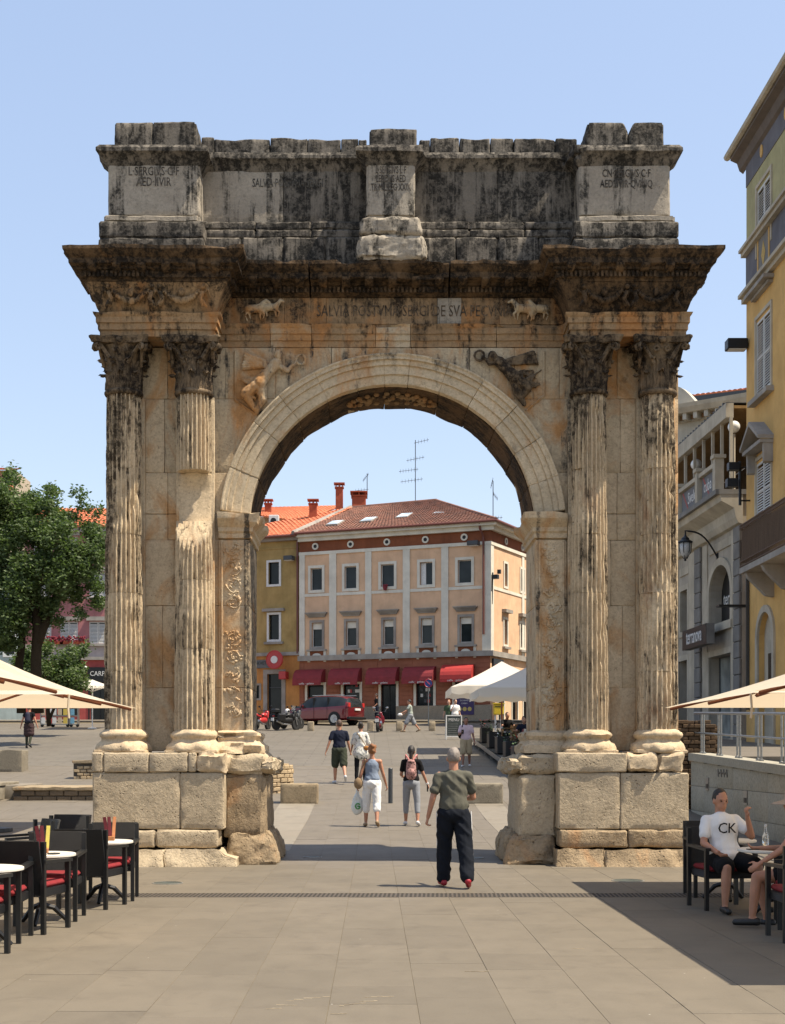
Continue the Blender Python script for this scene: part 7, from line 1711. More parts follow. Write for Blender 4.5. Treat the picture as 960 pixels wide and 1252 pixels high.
def person(loc, rz, H, lab, pose, wear, sk=0, hair=None, vox=.02, z=None, group=None, female=False):
    """local frame: faces +Y. pose angles in degrees: thigh/knee/arm forward positive; wear: list of garments"""
    S = H/1.75; L = Vector(loc); L.z = gz(L.y) if z is None else z
    g = lambda k, d=0: pose.get(k, d)
    rot = lambda v, a: Vector((v[0], v[1]*math.cos(R(a))+v[2]*math.sin(R(a)), -v[1]*math.sin(R(a))+v[2]*math.cos(R(a))))   # a>0 : tips +Z forward (+Y)
    lean = g('lean', 2); J = {}
    sw = .165 if female else .182; hw = .095
    up = lambda x, y, z_: rot((x, y, z_), lean)
    J['pel'] = Vector((0, 0, 0)); J['waist'] = up(0, 0, .17); J['chest'] = up(0, 0, .36); J['neck'] = up(0, -.01, .52); 
    hd = g('head', 0); J['head'] = J['neck']+rot((0, .015, .135), lean+hd)
    for s, n_ in ((-1, 'L'), (1, 'R')):
        J['sh'+n_] = up(s*sw, -.01, .44); a = g('arm'+n_, 0); ab = g('abd'+n_, 10); e = g('elb'+n_, 12)
        d = Vector((s*math.sin(R(ab)), math.sin(R(a))*math.cos(R(ab)), -math.cos(R(a))*math.cos(R(ab)))); J['el'+n_] = J['sh'+n_]+d*.285
        inn = g('in'+n_, 0); a2 = a+e; d2 = Vector((s*math.sin(R(ab-inn)), math.sin(R(a2))*math.cos(R(ab-inn)), -math.cos(R(a2))*math.cos(R(ab-inn)))); J['wr'+n_] = J['el'+n_]+d2*.25; J['hd'+n_] = d2
        J['hip'+n_] = Vector((s*hw, 0, -.03)); t = g('th'+n_, 0); k = g('kn'+n_, 4); sp = g('sp'+n_, 1.5)
        d = Vector((s*math.sin(R(sp)), math.sin(R(t)), -math.cos(R(t)))).normalized(); J['kn'+n_] = J['hip'+n_]+d*.43
        t2 = t-k; d = Vector((s*math.sin(R(sp*.3)), math.sin(R(t2)), -math.cos(R(t2)))).normalized(); J['an'+n_] = J['kn'+n_]+d*.415
        ft = g('ft'+n_, 0); J['to'+n_] = J['an'+n_]+Vector((s*.03, .15*math.cos(R(ft)), -.045-.15*math.sin(R(ft)))); J['he'+n_] = J['an'+n_]+Vector((0, -.05*math.cos(R(ft)), -.045+.05*math.sin(R(ft))))
    mn = min(min(J['to'+n_].z, J['he'+n_].z) for n_ in 'LR')-.035
    off = Vector((0, 0, -mn)) if 'seat' not in pose else Vector((0, 0, pose['seat']/S))
    for k in J:
        if not k.startswith('hd'): J[k] = (J[k]+off)*S
    e_ = empty('person', L, lab, 'person', group, rz=rz); q = .92 if female else 1.
    X = (0, 1, 0)
    P = [('e', J['head']+Vector((0, 0, .025))*S, (.077*S, .096*S, .112*S)), ('e', J['head']+Vector((0, .035, -.05))*S, (.055*S, .062*S, .06*S)), ('c', J['neck']-Vector((0, 0, .03)), J['head']-Vector((0, .02, .06))*S, .062*S*q, .056*S*q),
         ('c', J['waist'], J['chest'], .135*S*q, .155*S*q, (X, .68)), ('c', J['pel'], J['waist'], .155*S, .135*S*q, (X, .72)), ('c', J['chest'], J['neck']-Vector((0, 0, .07))*S, .15*S*q, .09*S, (X, .68)),
         ('c', J['shL'], J['shR'], .058*S, .058*S),
         # face: brow, nose, lips, chin, ears
         ('e', J['head']+rot((0, .092, .0), hd)*S, (.014*S, .022*S, .024*S)), ('e', J['head']+rot((0, .078, .035), hd)*S, (.055*S, .022*S, .012*S)), ('e', J['head']+rot((0, .082, -.045), hd)*S, (.026*S, .014*S, .01*S)), ('e', J['head']+rot((0, .07, -.085), hd)*S, (.028*S, .022*S, .02*S))]
    for s in (-1, 1): P.append(('e', J['head']+Vector((s*.08, -.005, 0))*S, (.012*S, .022*S, .033*S)))
    for s, n_ in ((-1, 'L'), (1, 'R')):
        P += [('c', J['sh'+n_], J['el'+n_], .052*S*q, .04*S*q), ('c', J['el'+n_], J['wr'+n_], .041*S*q, .027*S*q), ('c', J['hip'+n_], J['kn'+n_], .088*S, .056*S), ('c', J['kn'+n_], J['kn'+n_].lerp(J['an'+n_], .35), .054*S, .056*S), ('c', J['kn'+n_].lerp(J['an'+n_], .35), J['an'+n_], .056*S, .034*S), ('c', J['he'+n_]+Vector((0, .01, .01)), J['to'+n_], .036*S, .028*S)]
        d = J['hd'+n_].normalized(); side = Vector((0, 1, 0)); side = (side-d*side.dot(d)).normalized() if abs(d.y) < .9 else Vector((s*1., 0, 0)); nn = d.cross(side); W = J['wr'+n_]; curl = g('curl'+n_, 35)
        P.append(('c', W, W+d*.075*S, .026*S, .034*S, (nn, .55)))
        for f in range(4):
            b = W+d*.088*S+side*(.027-.018*f)*S; l1 = (.036, .042, .039, .03)[f]*S; bend = nn*(s)*math.sin(R(curl)); 
            a1 = b+(d*math.cos(R(curl))-bend*1)*l1; a2 = a1+(d*math.cos(R(curl*2))-nn*s*math.sin(R(curl*2)))*l1*.8
            P += [('c', b, a1, .0092*S, .0088*S), ('c', a1, a2, .0088*S, .0075*S)]
        b = W+d*.03*S+side*.03*S; P += [('c', b, b+(d*.6+side*.7)*.038*S, .012*S, .0105*S), ('c', b+(d*.6+side*.7)*.038*S, b+(d*1.3+side*.75)*.048*S, .0105*S, .009*S)]
    b = link('body', blob(P, vox*S if vox > .012 else vox, 2), SK[sk], e_, world=False)
    if vox <= .013: # eyes
        for s in (-1, 1):
            ey = MB().ball(J['head']+rot((s*.031, .088, .018), hd)*S, .010*S, .007*S, .006*S, 8, 6).build('eye', M_black, b, world=False); MB().ball(J['head']+rot((s*.031, .0945, .018), hd)*S, .005*S, n=8, m=5).build('iris', M_black, ey, world=False) if 0 else None
            MB().ball(J['head']+rot((s*.031, .085, .034), hd)*S, .02*S, .01*S, .004*S, 8, 5).build('eyebrow', H_dk, b, world=False)
    fold = lambda a_: (lambda p: .003+a_*(.42-abs(noise.noise(Vector((p.x*5+p.z*3, p.y*5, p.z*8+p.x*5+H*9))))*1.5)*.75+a_*.25*noise.noise(Vector((p.x*18+p.z*9, p.y*18, p.z*12))))
    if vox <= .013:
        MB().ball(J['head']+rot((0, .0935, -.047), hd)*S, .024*S, .006*S, .0055*S, 10, 5).build('mouth', M_lip, b, world=False)
    for w_ in wear:
        kind, mat = w_[0], w_[1]; P = []; o = w_[2] if len(w_) > 2 else {}
        ex = o.get('loose', .018)*S
        if kind in ('shirt', 'tank', 'tunic'):
            lo = J['pel'].lerp(J['waist'], .42 if kind != 'tunic' else -.55)
            P += [('c', J['waist'], J['chest'], .135*S*q+ex, .155*S*q+ex, (X, .70)), ('c', lo, J['waist'], .158*S+ex*(1 if kind != 'tunic' else 2), .135*S*q+ex, (X, .74)), ('c', J['chest'], J['neck']-Vector((0, 0, .085))*S, .15*S*q+ex, (.09 if kind != 'tank' else .06)*S+ex*.6, (X, .70))]
            if kind != 'tank':
                P.append(('c', J['shL']*.96+J['shR']*.04, J['shR']*.96+J['shL']*.04, .058*S+ex*.2, .058*S+ex*.2)); sl = o.get('sleeve', .62)
                for n_ in 'LR': P.append(('c', J['sh'+n_], J['sh'+n_].lerp(J['el'+n_], sl), .054*S*q+ex*.28, .047*S*q+ex*.6))
            if kind == 'shirt' and vox < .019: prop('collar', MB().tube([J['neck']+Vector((.066*math.cos(k*PI/8), .062*math.sin(k*PI/8)+.006, -.045+.012*math.cos(k*PI/8+PI)*0-(.02*math.sin(k*PI/8))))*S for k in range(17)], .011*S, 6), mat, e_, True)
            if 'seat' in pose and kind != 'tank': P.append(('e', J['pel']+Vector((0, .02, .02)), (.17*S, .14*S, .1*S)))
            nm = {'shirt': 'shirt', 'tank': 'tank_top', 'tunic': 'tunic'}[kind]
        elif kind in ('trousers', 'shorts', 'capri', 'skirt'):
            le = {'trousers': 1.93, 'shorts': .95, 'capri': 1.45, 'skirt': .9}[kind]; le = o.get('len', le); lo = o.get('leg', .016)*S
            P += [('c', J['pel']+Vector((0, 0, .0)), J['pel'].lerp(J['waist'], .55), .16*S+ex*.4, .14*S+ex*.3, (X, .75))]
            for n_ in 'LR':
                h_, k_, a_ = J['hip'+n_], J['kn'+n_], J['an'+n_]
                P.append(('c', h_, h_.lerp(k_, min(1, le)), .09*S+lo*.8, .09*S+(.06-.09)*S*min(1, le)+lo*1.3))
                if le > 1: t = le-1; P.append(('c', k_, k_.lerp(a_, t), .06*S+lo*1.1, .058*S+(.038-.058)*S*t+lo*(1.1+t*.6)))
            if kind == 'skirt': P += [('c', J['hipL'].lerp(J['knL'], t), J['hipR'].lerp(J['knR'], t), .1*S+lo, .1*S+lo) for t in (.2, .5, .8)]
            P.append(('e', J['pel']-Vector((0, .03, .03))*S, (.15*S+ex*.5, .115*S+ex*.3, .12*S)))
            nm = kind
        elif kind == 'shoes':
            for n_ in 'LR': q_ = MB(); P2 = [('c', J['he'+n_]+Vector((0, .0, .008)), J['to'+n_]+Vector((0, .01, 0)), .043*S, .036*S), ('e', J['an'+n_]-Vector((0, 0, .03)), (.042*S, .05*S, .035*S))]; link('shoe', blob(P2, max(.012, vox*.8), 2), mat, e_, world=False)
            continue
        elif kind == 'hair':
            st = o.get('style', 'short'); hc = J['head']+Vector((0, 0, .03))*S; P = [('e', hc+Vector((0, -.018, .012))*S, (.084*S, .098*S, .112*S))]
            if st == 'bun': P.append(('e', hc+Vector((0, -.10, .06))*S, (.05*S, .05*S, .05*S)))
            if st == 'long': P += [('c', hc+Vector((0, -.04, 0))*S, J['neck']+Vector((0, -.09, -.10))*S, .085*S, .06*S)]
            if st == 'pony': P += [('c', hc+Vector((0, -.09, .02))*S, J['neck']+Vector((0, -.10, -.12))*S, .045*S, .025*S)]
            if st == 'curly': P += [('e', hc+Vector((random.uniform(-.06, .06), random.uniform(-.09, 0), random.uniform(-.03, .1)))*S, (.05*S,)*3) for k in range(9)]
            me = blob(P, max(.012, vox*.8), 1, disp=lambda p: .006*nz(p, 30)*S)
            # cut the face free
            bm = bmesh.new(); bm.from_mesh(me); dl = [v for v in bm.verts if (v.co.y > J['head'].y+.05*S and v.co.z < J['head'].z+.062*S) or (st in ('short', 'bald') and v.co.z < J['head'].z-.035*S) or (v.co.y > J['head'].y+.0*S and v.co.z < J['head'].z-.02*S)]
            bmesh.ops.delete(bm, geom=dl, context='VERTS'); bm.to_mesh(me); bm.free(); link('hair', me, mat, e_, world=False); continue
        elif kind == 'fn': w_[1](e_, J, S); continue
        me = blob(P, max(.012, vox*.85), 2, disp=fold(o.get('fold', .012)*S))
        link(nm, me, mat, e_, world=False)
    return e_, J
def prop(nm, me_or_mb, mat, par, smooth=False):
    return (me_or_mb.build(nm, mat, par, world=False, smooth=smooth) if isinstance(me_or_mb, MB) else link(nm, me_or_mb, mat, par, world=False))
T_grey = cloth('grey_green_tee', (.092, .088, .068)); T_navy = cloth('navy_cloth', (.012, .015, .028)); T_black = cloth('black_cloth', (.01, .01, .011)); T_white = cloth('white_cloth', (.70, .69, .68)); T_pinkw = cloth('pale_pink_polo', (.55, .42, .45)); T_blue = cloth('blue_grey_tank', (.19, .23, .30)); T_olive = cloth('dark_olive', (.04, .045, .03))
T_beige = cloth('beige_cloth', (.38, .30, .19)); T_lgrey = cloth('light_grey_cloth', (.24, .25, .27)); T_gg = cloth('pale_green_grey', (.30, .33, .29)); T_flor = cloth('floral_tunic', (.62, .60, .54), (.10, .12, .10), 14, .55); T_pack = cloth('floral_backpack', (.40, .22, .20), (.10, .06, .05), 22, .5); T_tan = cloth('tan_bag', (.25, .17, .10))
S_red = plain('red_shoe', (.38, .015, .03), .5); S_white = plain('white_shoe', (.62, .62, .62), .6); S_black = plain('black_shoe', (.012, .012, .012), .5); S_sand = plain('sandal', (.30, .2, .11), .7)
def place(px, py): p = ground(px, py); return (p.x, p.y, p.z)
# 1 walking man nearest the camera
def stripe(e, J, S):
    for s, n_ in ((-1, 'L'), (1, 'R')):
        o = Vector((s, 0, 0)); mb = MB(); mb.tube([J['hip'+n_]+o*.122*S+Vector((0, 0, .03)), J['kn'+n_]+o*.092*S, J['an'+n_]+o*.075*S], .006*S, 5); prop('side_stripe', mb, T_white, e)
def pockets(e, J, S): pass
person((place(555, 1085)), .05, 1.76, 'grey haired man in grey-green T-shirt and dark track trousers, walking away, nearest the viewer', dict(thL=13, knL=10, thR=-12, knR=12, armL=-6, elbL=14, abdL=17, inL=4, armR=14, elbR=70, abdR=14, inR=30, lean=3, curlL=60, ftR=18, ftL=0, spL=2, spR=5),
       [('shirt', T_grey, dict(loose=.03, fold=.026)), ('trousers', cloth('track_trousers', (.009, .011, .016)), dict(leg=.028, fold=.03)), ('shoes', S_red), ('hair', H_gr, dict(style='bald')), ('fn', stripe)], sk=0, vox=.0105)
# 2 woman in white capris
def bagfn(e, J, S):
    sp = [J['shL']+Vector((.03, -.1, .03))*S, J['shL']+Vector((-.08, -.02, -.2))*S, J['elL']+Vector((-.05, .0, -.08))*S]; prop('bag_strap', MB().tube([J['shL']+Vector((.04, .06, .04))*S, J['shL']+Vector((.0, .0, .075))*S]+sp, .014*S, 6), T_tan, e)
    prop('shoulder_bag', blob([('e', J['elL']+Vector((-.06, .0, -.19))*S, (.10*S, .07*S, .13*S))], .015, 2), T_tan, e)
L2 = place(455, 1011)
e2, J2 = person(L2, .0, 1.67, 'woman with copper hair in grey tank top and white capri trousers, walking away', dict(thL=8, knL=6, thR=-10, knR=16, armL=-4, elbL=22, abdL=14, armR=2, elbR=20, abdR=15, ftR=20, spL=4, spR=1), [('tank', T_blue, dict(loose=.014, fold=.016)), ('capri', T_white, dict(leg=.02, fold=.02, len=1.35)), ('shoes', S_sand), ('hair', H_red, dict(style='curly')), ('fn', bagfn)], sk=0, vox=.015, female=True)
w_ = Vector(L2)+J2['wrL']+Vector((-.02, .05, -.10)); 
me = blob([('e', w_+Vector((0, 0, -.32)), (.13, .07, .2)), ('c', w_+Vector((0, 0, -.15)), w_+Vector((0, 0, .02)), .07, .015)], .016, 2, disp=lambda p: .02*nz(p, 9)); pb = link('plastic_bag', me, cloth('plastic_white', (.66, .68, .66)), None); tag(pb, 'white plastic carrier bag with green logo held by the woman in capris', 'bag')
mb = MB(); 
for k in range(14): a0, a1 = 5.5*k/14+.6, 5.5*(k+1)/14+.6; mb.tube([(.05*math.cos(a0), 0, .055*math.sin(a0)), (.05*math.cos(a1), 0, .055*math.sin(a1))], .013, 4)
mb.tube([(-.01, 0, .0), (.05, 0, .0)], .012, 4); q = mb.build('green_logo', plain('green_print', (.05, .30, .06), .6), pb, world=False); q.location = (w_-pb.location)+Vector((.01, -.085, -.33))
# 3 woman with backpack
def packfn(e, J, S):
    c = J['chest']+Vector((0, -.19, -.06))*S; prop('backpack', blob([('c', c+Vector((0, 0, -.14))*S, c+Vector((0, 0, .10))*S, .12*S, .105*S, ((0, 1, 0), .7)), ('e', c+Vector((0, -.07, -.09))*S, (.09*S, .05*S, .08*S)), ('e', c+Vector((0, -.02, .15))*S, (.09*S, .07*S, .05*S))], .013, 2), T_pack, e)
    for s in (-1, 1): prop('backpack_strap', MB().tube([c+Vector((s*.05, .03, .19))*S, c+Vector((s*.1, .07, .27))*S, c+Vector((s*.12, .16, .30))*S, c+Vector((s*.13, .30, .2))*S], .017*S, 6), cloth('pink_strap', (.55, .22, .20)), e)
    prop('wrist_band', MB().tube([J['wrR']-J['hdR']*.03, J['wrR']-J['hdR']*.0], .034*S, 8), T_white, e)
L3 = place(503, 1010)
e3, J3 = person(L3, -.05, 1.64, 'woman in black T-shirt and grey leggings with a floral backpack, walking away', dict(thL=9, knL=6, thR=-7, knR=8, armL=8, elbL=70, abdL=12, inL=20, armR=6, elbR=16, abdR=20, ftR=12, spL=3, spR=5), [('shirt', T_black, dict(loose=.02)), ('capri', T_lgrey, dict(leg=.006, fold=.006, len=1.5)), ('shoes', S_white), ('hair', H_dk, dict(style='pony')), ('fn', packfn)], sk=0, vox=.015, female=True)
w_ = Vector(L3)+J3['wrR']+Vector((.01, 0, -.09)); tag(MB().box(w_.x-.012, w_.x+.012, w_.y-.035, w_.y+.05, w_.z-.07, w_.z+.07).build('mobile_phone', M_black), 'black phone in the right hand of the woman with the backpack', 'phone')
# 4, 5 couple further on
person(place(415, 958), .15, 1.82, 'man in navy T-shirt and dark cargo shorts walking away beside a floral tunic', dict(thL=8, knL=6, thR=-16, knR=28, armL=-8, elbL=10, abdL=20, armR=4, elbR=18, abdR=14, ftR=30), [('shirt', T_navy, dict(loose=.028)), ('shorts', T_olive, dict(leg=.035, fold=.02)), ('shoes', S_white), ('hair', H_br, dict(style='short'))], sk=0, vox=.018)
def crossbag(e, J, S): prop('bag_strap', MB().tube([J['shL']+Vector((.06, -.08, .06))*S, J['chest']+Vector((.02, -.15, 0))*S, J['pel']+Vector((.16, -.12, .12))*S], .012*S, 5), T_tan, e); prop('crossbody_bag', blob([('e', J['pel']+Vector((.17, -.1, .05))*S, (.1*S, .05*S, .07*S))], .015, 2), cloth('amber_bag', (.32, .14, .04)), e)
person((place(441, 957)), -.1, 1.74, 'dark haired woman in white floral tunic with amber shoulder bag, beside the man in navy', dict(thL=-6, knL=5, thR=8, knR=6, armL=5, elbL=30, abdL=14, armR=5, elbR=40, abdR=14), [('tunic', T_flor, dict(loose=.035, sleeve=.9)), ('trousers', T_black, dict(leg=.004)), ('shoes', S_black), ('hair', H_dk, dict(style='bun')), ('fn', crossbag)], sk=0, vox=.018, female=True)
# 6 man in pink polo coming towards the camera
def rucks(e, J, S): prop('shoulder_pack', blob([('e', J['waist']+Vector((.20, -.12, .05))*S, (.1*S, .09*S, .19*S))], .018, 2), T_black, e); prop('pack_strap', MB().tube([J['shR']+Vector((-.05, .1, .0))*S, J['shR']+Vector((-.06, .0, .085))*S, J['waist']+Vector((.18, -.1, .2))*S], .018*S, 5), T_black, e)
L6 = place(570, 938)
e6, J6 = person(L6, PI-.1, 1.68, 'man in pale pink polo and beige shorts walking toward the viewer with a phone', dict(thL=-6, knL=14, thR=8, knR=4, armR=18, elbR=85, abdR=12, inR=35, armL=0, elbL=12, abdL=12, lean=3, head=22), [('shirt', T_pinkw, dict(loose=.026)), ('shorts', T_beige, dict(leg=.03)), ('shoes', S_white), ('hair', H_dk, dict(style='short')), ('fn', rucks)], sk=2, vox=.018)
a = PI-.1; w_ = J6['wrR']+J6['hdR']*.09; w_ = Vector(L6)+Vector((w_.x*math.cos(a)-w_.y*math.sin(a), w_.x*math.sin(a)+w_.y*math.cos(a), w_.z)); tag(MB().box(w_.x-.04, w_.x+.04, w_.y-.02, w_.y-.008, w_.z-.05, w_.z+.09).build('mobile_phone', M_black), 'black phone held up by the man in the pink polo', 'phone')
# 7 walker in grey crossing to the left
L7 = place(502, 895)
e7, J7 = person(L7, PI/2, 1.74, 'person in pale grey T-shirt and grey shorts striding to the left before the shop door', dict(thL=30, knL=12, thR=-26, knR=14, armL=38, elbL=25, abdL=8, armR=25, elbR=28, abdR=8, lean=6, ftR=25), [('shirt', T_gg, dict(loose=.035)), ('shorts', T_lgrey, dict(leg=.045, len=1.05)), ('shoes', S_sand), ('hair', H_dk, dict(style='short'))], sk=0, vox=.024)
w_ = J7['wrL']; w_ = Vector(L7)+Vector((-w_.y-.12, w_.x, w_.z-.1)); me = blob([('e', w_, (.13, .07, .08))], .02, 2, disp=lambda p: .02*nz(p, 9)); tag(link('plastic_bag', me, T_white), 'small crumpled white bag carried by the person in grey shorts', 'bag')
# 8, 9 two people in the distance by the purple poster, 10 in the doorway, 11 walking left of the arch
Y8 = 67.5
def lp(px, Y): return ((px-CX)/F*Y, Y, gz(Y))
person(lp(556.5, Y8), PI+.4, 1.76, 'man in white shirt standing by the purple poster, hand raised to his face', dict(armR=30, elbR=120, abdR=20, inR=30, armL=0, elbL=20), [('shirt', T_white, dict(loose=.03)), ('trousers', T_lgrey), ('shoes', S_black), ('hair', H_br)], sk=1, vox=.026)
person(lp(549, Y8+.4), PI-.3, 1.72, 'person in dark green shirt standing behind the menu board next to the man in white', dict(armL=30, elbL=110, abdL=20, inL=20), [('shirt', cloth('dark_green_cloth', (.06, .09, .05))), ('trousers', T_black), ('shoes', S_black), ('hair', H_red)], sk=1, vox=.026)
person(lp(460.5, 81.5), PI/2+.3, 1.76, 'dark dressed man standing by the shop doorway behind the parked scooter', dict(armL=10, elbL=40, abdL=8), [('shirt', T_black), ('trousers', T_navy), ('shoes', S_black), ('hair', H_dk)], sk=2, vox=.026)
def pk(e, J, S): prop('backpack', blob([('c', J['waist']+Vector((0, -.17, 0))*S, J['chest']+Vector((0, -.17, .05))*S, .12*S, .1*S)], .02, 2), cloth('dark_blue_pack', (.03, .03, .05)), e)
person(place(35.5, 914.5), -.1, 1.76, 'person with dark backpack and knee length dark skirt walking away under the left parasol', dict(thL=4, knL=4, thR=-8, knR=22, armL=-4, elbL=12, abdL=18, armR=-6, elbR=14, abdR=18, ftR=25), [('shirt', T_black, dict(sleeve=.35)), ('skirt', cloth('brown_skirt', (.05, .03, .03)), dict(leg=.03, fold=.02)), ('trousers', T_olive, dict(leg=.002)), ('shoes', S_black), ('hair', H_dk), ('fn', pk)], sk=0, vox=.02)
# 12 seated man in the white T-shirt
def ck(e, J, S):
    n_ = J['chest']+Vector((.02, .165, -.01))*S
    for ch, dx, sz in (('C', .055, .17), ('K', -.055, .16)):
        t = text(ch, sz*S, T_black, None, Matrix.Translation(n_+Vector((dx, 0.012, .0))*S) @ face_M((0, 0, 0), (0, 1, -.05)), ext=.003, name='printed_letter'); t.data.transform(Matrix.Translation(t.location)); t.location = (0, 0, 0); t.parent = e
L12 = (3.80, 14.86, 0)
e12, J12 = person(L12, PI+.18, 1.68, 'seated dark haired man in white T-shirt with CK letters, hand raised to his chin', dict(seat=.55, thL=86, knL=78, thR=84, knR=82, spL=12, spR=12, lean=-15, armL=50, elbL=112, abdL=18, inL=38, armR=24, elbR=44, abdR=16, inR=30, head=10, curlL=60, curlR=30), [('shirt', T_white, dict(loose=.024, fold=.018)), ('shorts', T_black, dict(leg=.03, fold=.015, len=.85)), ('shoes', S_black), ('hair', H_dk, dict(style='short')), ('fn', ck)], sk=0, vox=.0115)
# 13 seated woman with hat
def hat(e, J, S):
    mb = MB(); c = J['head']+Vector((0, -.01, .055))*S; pr = [(.0, .13), (.06, .125), (.095, .09), (.105, .0), (.13, -.01), (.2, -.035), (.225, -.05), (.2, -.045), (.12, -.025), (.09, -.01)]
    mb.lathe([(r_*S*1.05, z_*S) for r_, z_ in pr], c, 28, sx=1, sy=1.05); h = prop('sun_hat', mb, cloth('beige_felt', (.36, .27, .20)), e, True)
L13 = (4.12, 13.25, 0)
e13, J13 = person(L13, PI/2-.35, 1.68, 'seated woman in black with a broad beige sun hat and bare legs', dict(seat=.56, thL=84, knL=78, thR=78, knR=88, spL=6, spR=6, lean=4, armL=34, elbL=22, abdL=12, armR=30, elbR=60, abdR=10, inR=20, head=8), [('tank', T_black, dict(loose=.014)), ('shorts', T_black, dict(len=.45)), ('shoes', S_black), ('hair', H_dk, dict(style='long')), ('fn', hat)], sk=0, vox=.0125, female=True)
# 14-16 far diners
for i, (x, y, rz, l_, m_) in enumerate(((4.95, 51.8, PI+.3, 'dark dressed diner leaning over the farthest deck table beneath the white parasols', T_black), (5.2, 47.7, PI-.2, 'dark dressed diner behind the middle deck table', T_navy), (4.95, 44.1, PI+.1, 'diner in dark red top behind the nearest deck table', cloth('dark_red_cloth', (.12, .03, .03))))):
    person((x, y, 0), rz, 1.72, l_, dict(seat=.54, thL=84, knL=82, thR=84, knR=82, spL=6, spR=6, lean=12, armL=40, elbL=60, abdL=14, armR=44, elbR=50, abdR=14, head=10), [('shirt', m_), ('trousers', T_navy), ('shoes', S_black), ('hair', H_dk)], sk=i % 2, vox=.024, z=gz(y)+DH)

# ================================================================ VEHICLES
M_cred = N('car_paint'); M_cred.col((.15, .006, .011)); M_cred.rough(.28); M_cred.b.inputs['Metallic'].default_value = .35; M_cred.b.inputs['Coat Weight'].default_value = .8; M_cred = M_cred.mat
M_tyre = plain('tyre', (.015, .015, .015), .85); M_alloy = plain('alloy', (.45, .45, .46), .3, .8); M_cglass = glass('car_glass', (.015, .018, .02), .03)
def car():
    """front towards +X, length 4.75"""
    Y = 79.0; p = at(397, 887, Y); e = empty('parked_car', (p.x-.1, Y+.4, gz(Y)), 'dark red people carrier parked in front of the awnings, facing left and away', 'car', rz=PI-R(33))
    # cross sections along x: (x, half width bottom, half width belt, roof half width, z bottom, z belt, z roof)
    st = [(-2.36, .62, .70, .55, .34, .90, .98), (-2.30, .82, .84, .62, .26, 1.0, 1.22), (-2.12, .90, .89, .66, .24, 1.06, 1.50), (-1.7, .93, .92, .70, .24, 1.04, 1.62), (-1.0, .94, .93, .72, .24, 1.01, 1.66), (0, .94, .93, .72, .24, .98, 1.66), (.55, .94, .93, .70, .24, .97, 1.58), (1.1, .94, .92, .70, .24, .96, 1.24), (1.5, .93, .90, .76, .24, .95, 1.00), (2.0, .88, .84, .70, .25, .82, .87), (2.28, .74, .70, .6, .30, .62, .70), (2.38, .6, .58, .5, .36, .52, .58)]
    rings = []
    mb = MB()
    for (x, wb, wl_, wr, zb, zl, zr) in st:
        pr = [(0, zb), (wb*.8, zb), (wb, zb+.12), (wb*1.0, zb+(zl-zb)*.5), (wl_, zl-.05), (wl_*.985, zl), ((wl_+wr)/2, (zl+zr)/2+.02), (wr, zr-.06), (wr*.8, zr-.01), (0, zr)]
        full = pr+[(-a, b) for a, b in pr[-2:0:-1]]; r_ = []
        for a, b in full: r_.append(len(mb.v)); mb.v.append((x, a, b))
        rings.append(r_)
    n = len(rings[0])
    for i in range(len(rings)-1):
        for j in range(n):
            a = rings[i]; b = rings[i+1]; xm = (st[i][0]+st[i+1][0])/2; jj = j if j < n/2 else n-1-j
            isg = (jj in (5, 6) and -2.0 < xm < 1.0) or (jj in (5, 6, 7, 8) and .55 < xm < 1.45) or (jj in (6, 7, 8) and xm < -2.1)
            mb.f.append((a[j], a[(j+1) % n], b[(j+1) % n], b[j])); mb.m.append(1 if isg else 0)
    mb.f += [tuple(rings[0]), tuple(rings[-1][::-1])]; mb.m += [0, 0]
    me = mb.mesh('body'); o = link('body', me, [M_cred, M_cglass], e, world=False); bm = bmesh.new(); bm.from_mesh(me)
    bmesh.ops.subdivide_edges(bm, edges=bm.edges[:], cuts=1, use_grid_fill=True, smooth=.0); bm.to_mesh(me); bm.free(); autosmooth(o, 38)
    for s in (-1, 1):
        for x in (-1.42, 1.42):
            mb = MB(); M2 = Matrix.Rotation(PI/2, 4, 'X'); mb.lathe([(.40, -.02), (.40, .02), (.34, .03), (.30, .03)], (x, s*.94, .34), 28, M=M2); mb.build('wheel_arch', M_black, e, world=False)
            mb = MB(); mb.lathe([(.2, -.11), (.31, -.11), (.33, -.08), (.33, .08), (.31, .11), (.24, .11)], (x, s*.86, .33), 28, M=M2); w_ = mb.build('wheel', M_tyre, e, world=False, smooth=True)
            mb = MB(); mb.lathe([(.235, -.02), (.235, .02), (.2, .02)], (x, s*.965, .33), 24, M=M2)
            for k in range(7): a = k*2*PI/7; mb.tube([(x, s*.975, .33), (x+.22*math.cos(a), s*.975, .33+.22*math.sin(a))], .026, 5)
            mb.build('rim', M_alloy, w_, world=False)
        MB().box(.72, .92, s*1.0-.09, s*1.0+.09, 1.0, 1.15, bev=.03).build('wing_mirror', M_cred, e, world=False)
        for x in (-.95, .05, .85): mb = MB(); mb.box(x-.03, x+.03, s*.80, s*.90, 1.0, 1.55) if x < .8 else None; (mb.build('door_pillar', M_black, e, world=False) if mb.v else None)
        for x in (-.45, .35): MB().box(x-.1, x+.1, s*.935, s*.955, .86, .89).build('door_handle', M_cred, e, world=False)
        for x in (-.92, .0, .98): MB().box(x-.006, x+.006, s*.925, s*.948, .32, .98).build('door_gap', M_black, e, world=False)
        MB().box(-2.34, -2.2, s*.72-.1, s*.72+.12, .98, 1.22, bev=.02).build('tail_light', plain('tail_light', (.5, .03, .03), .2), e, world=False); MB().box(2.12, 2.3, s*.62-.16, s*.62+.12, .60, .74, bev=.02).build('headlight', M_clear, e, world=False)
        MB().box(-1.9, .3, s*.62-.02, s*.62+.02, 1.665, 1.70).build('roof_rail', M_alloy, e, world=False)
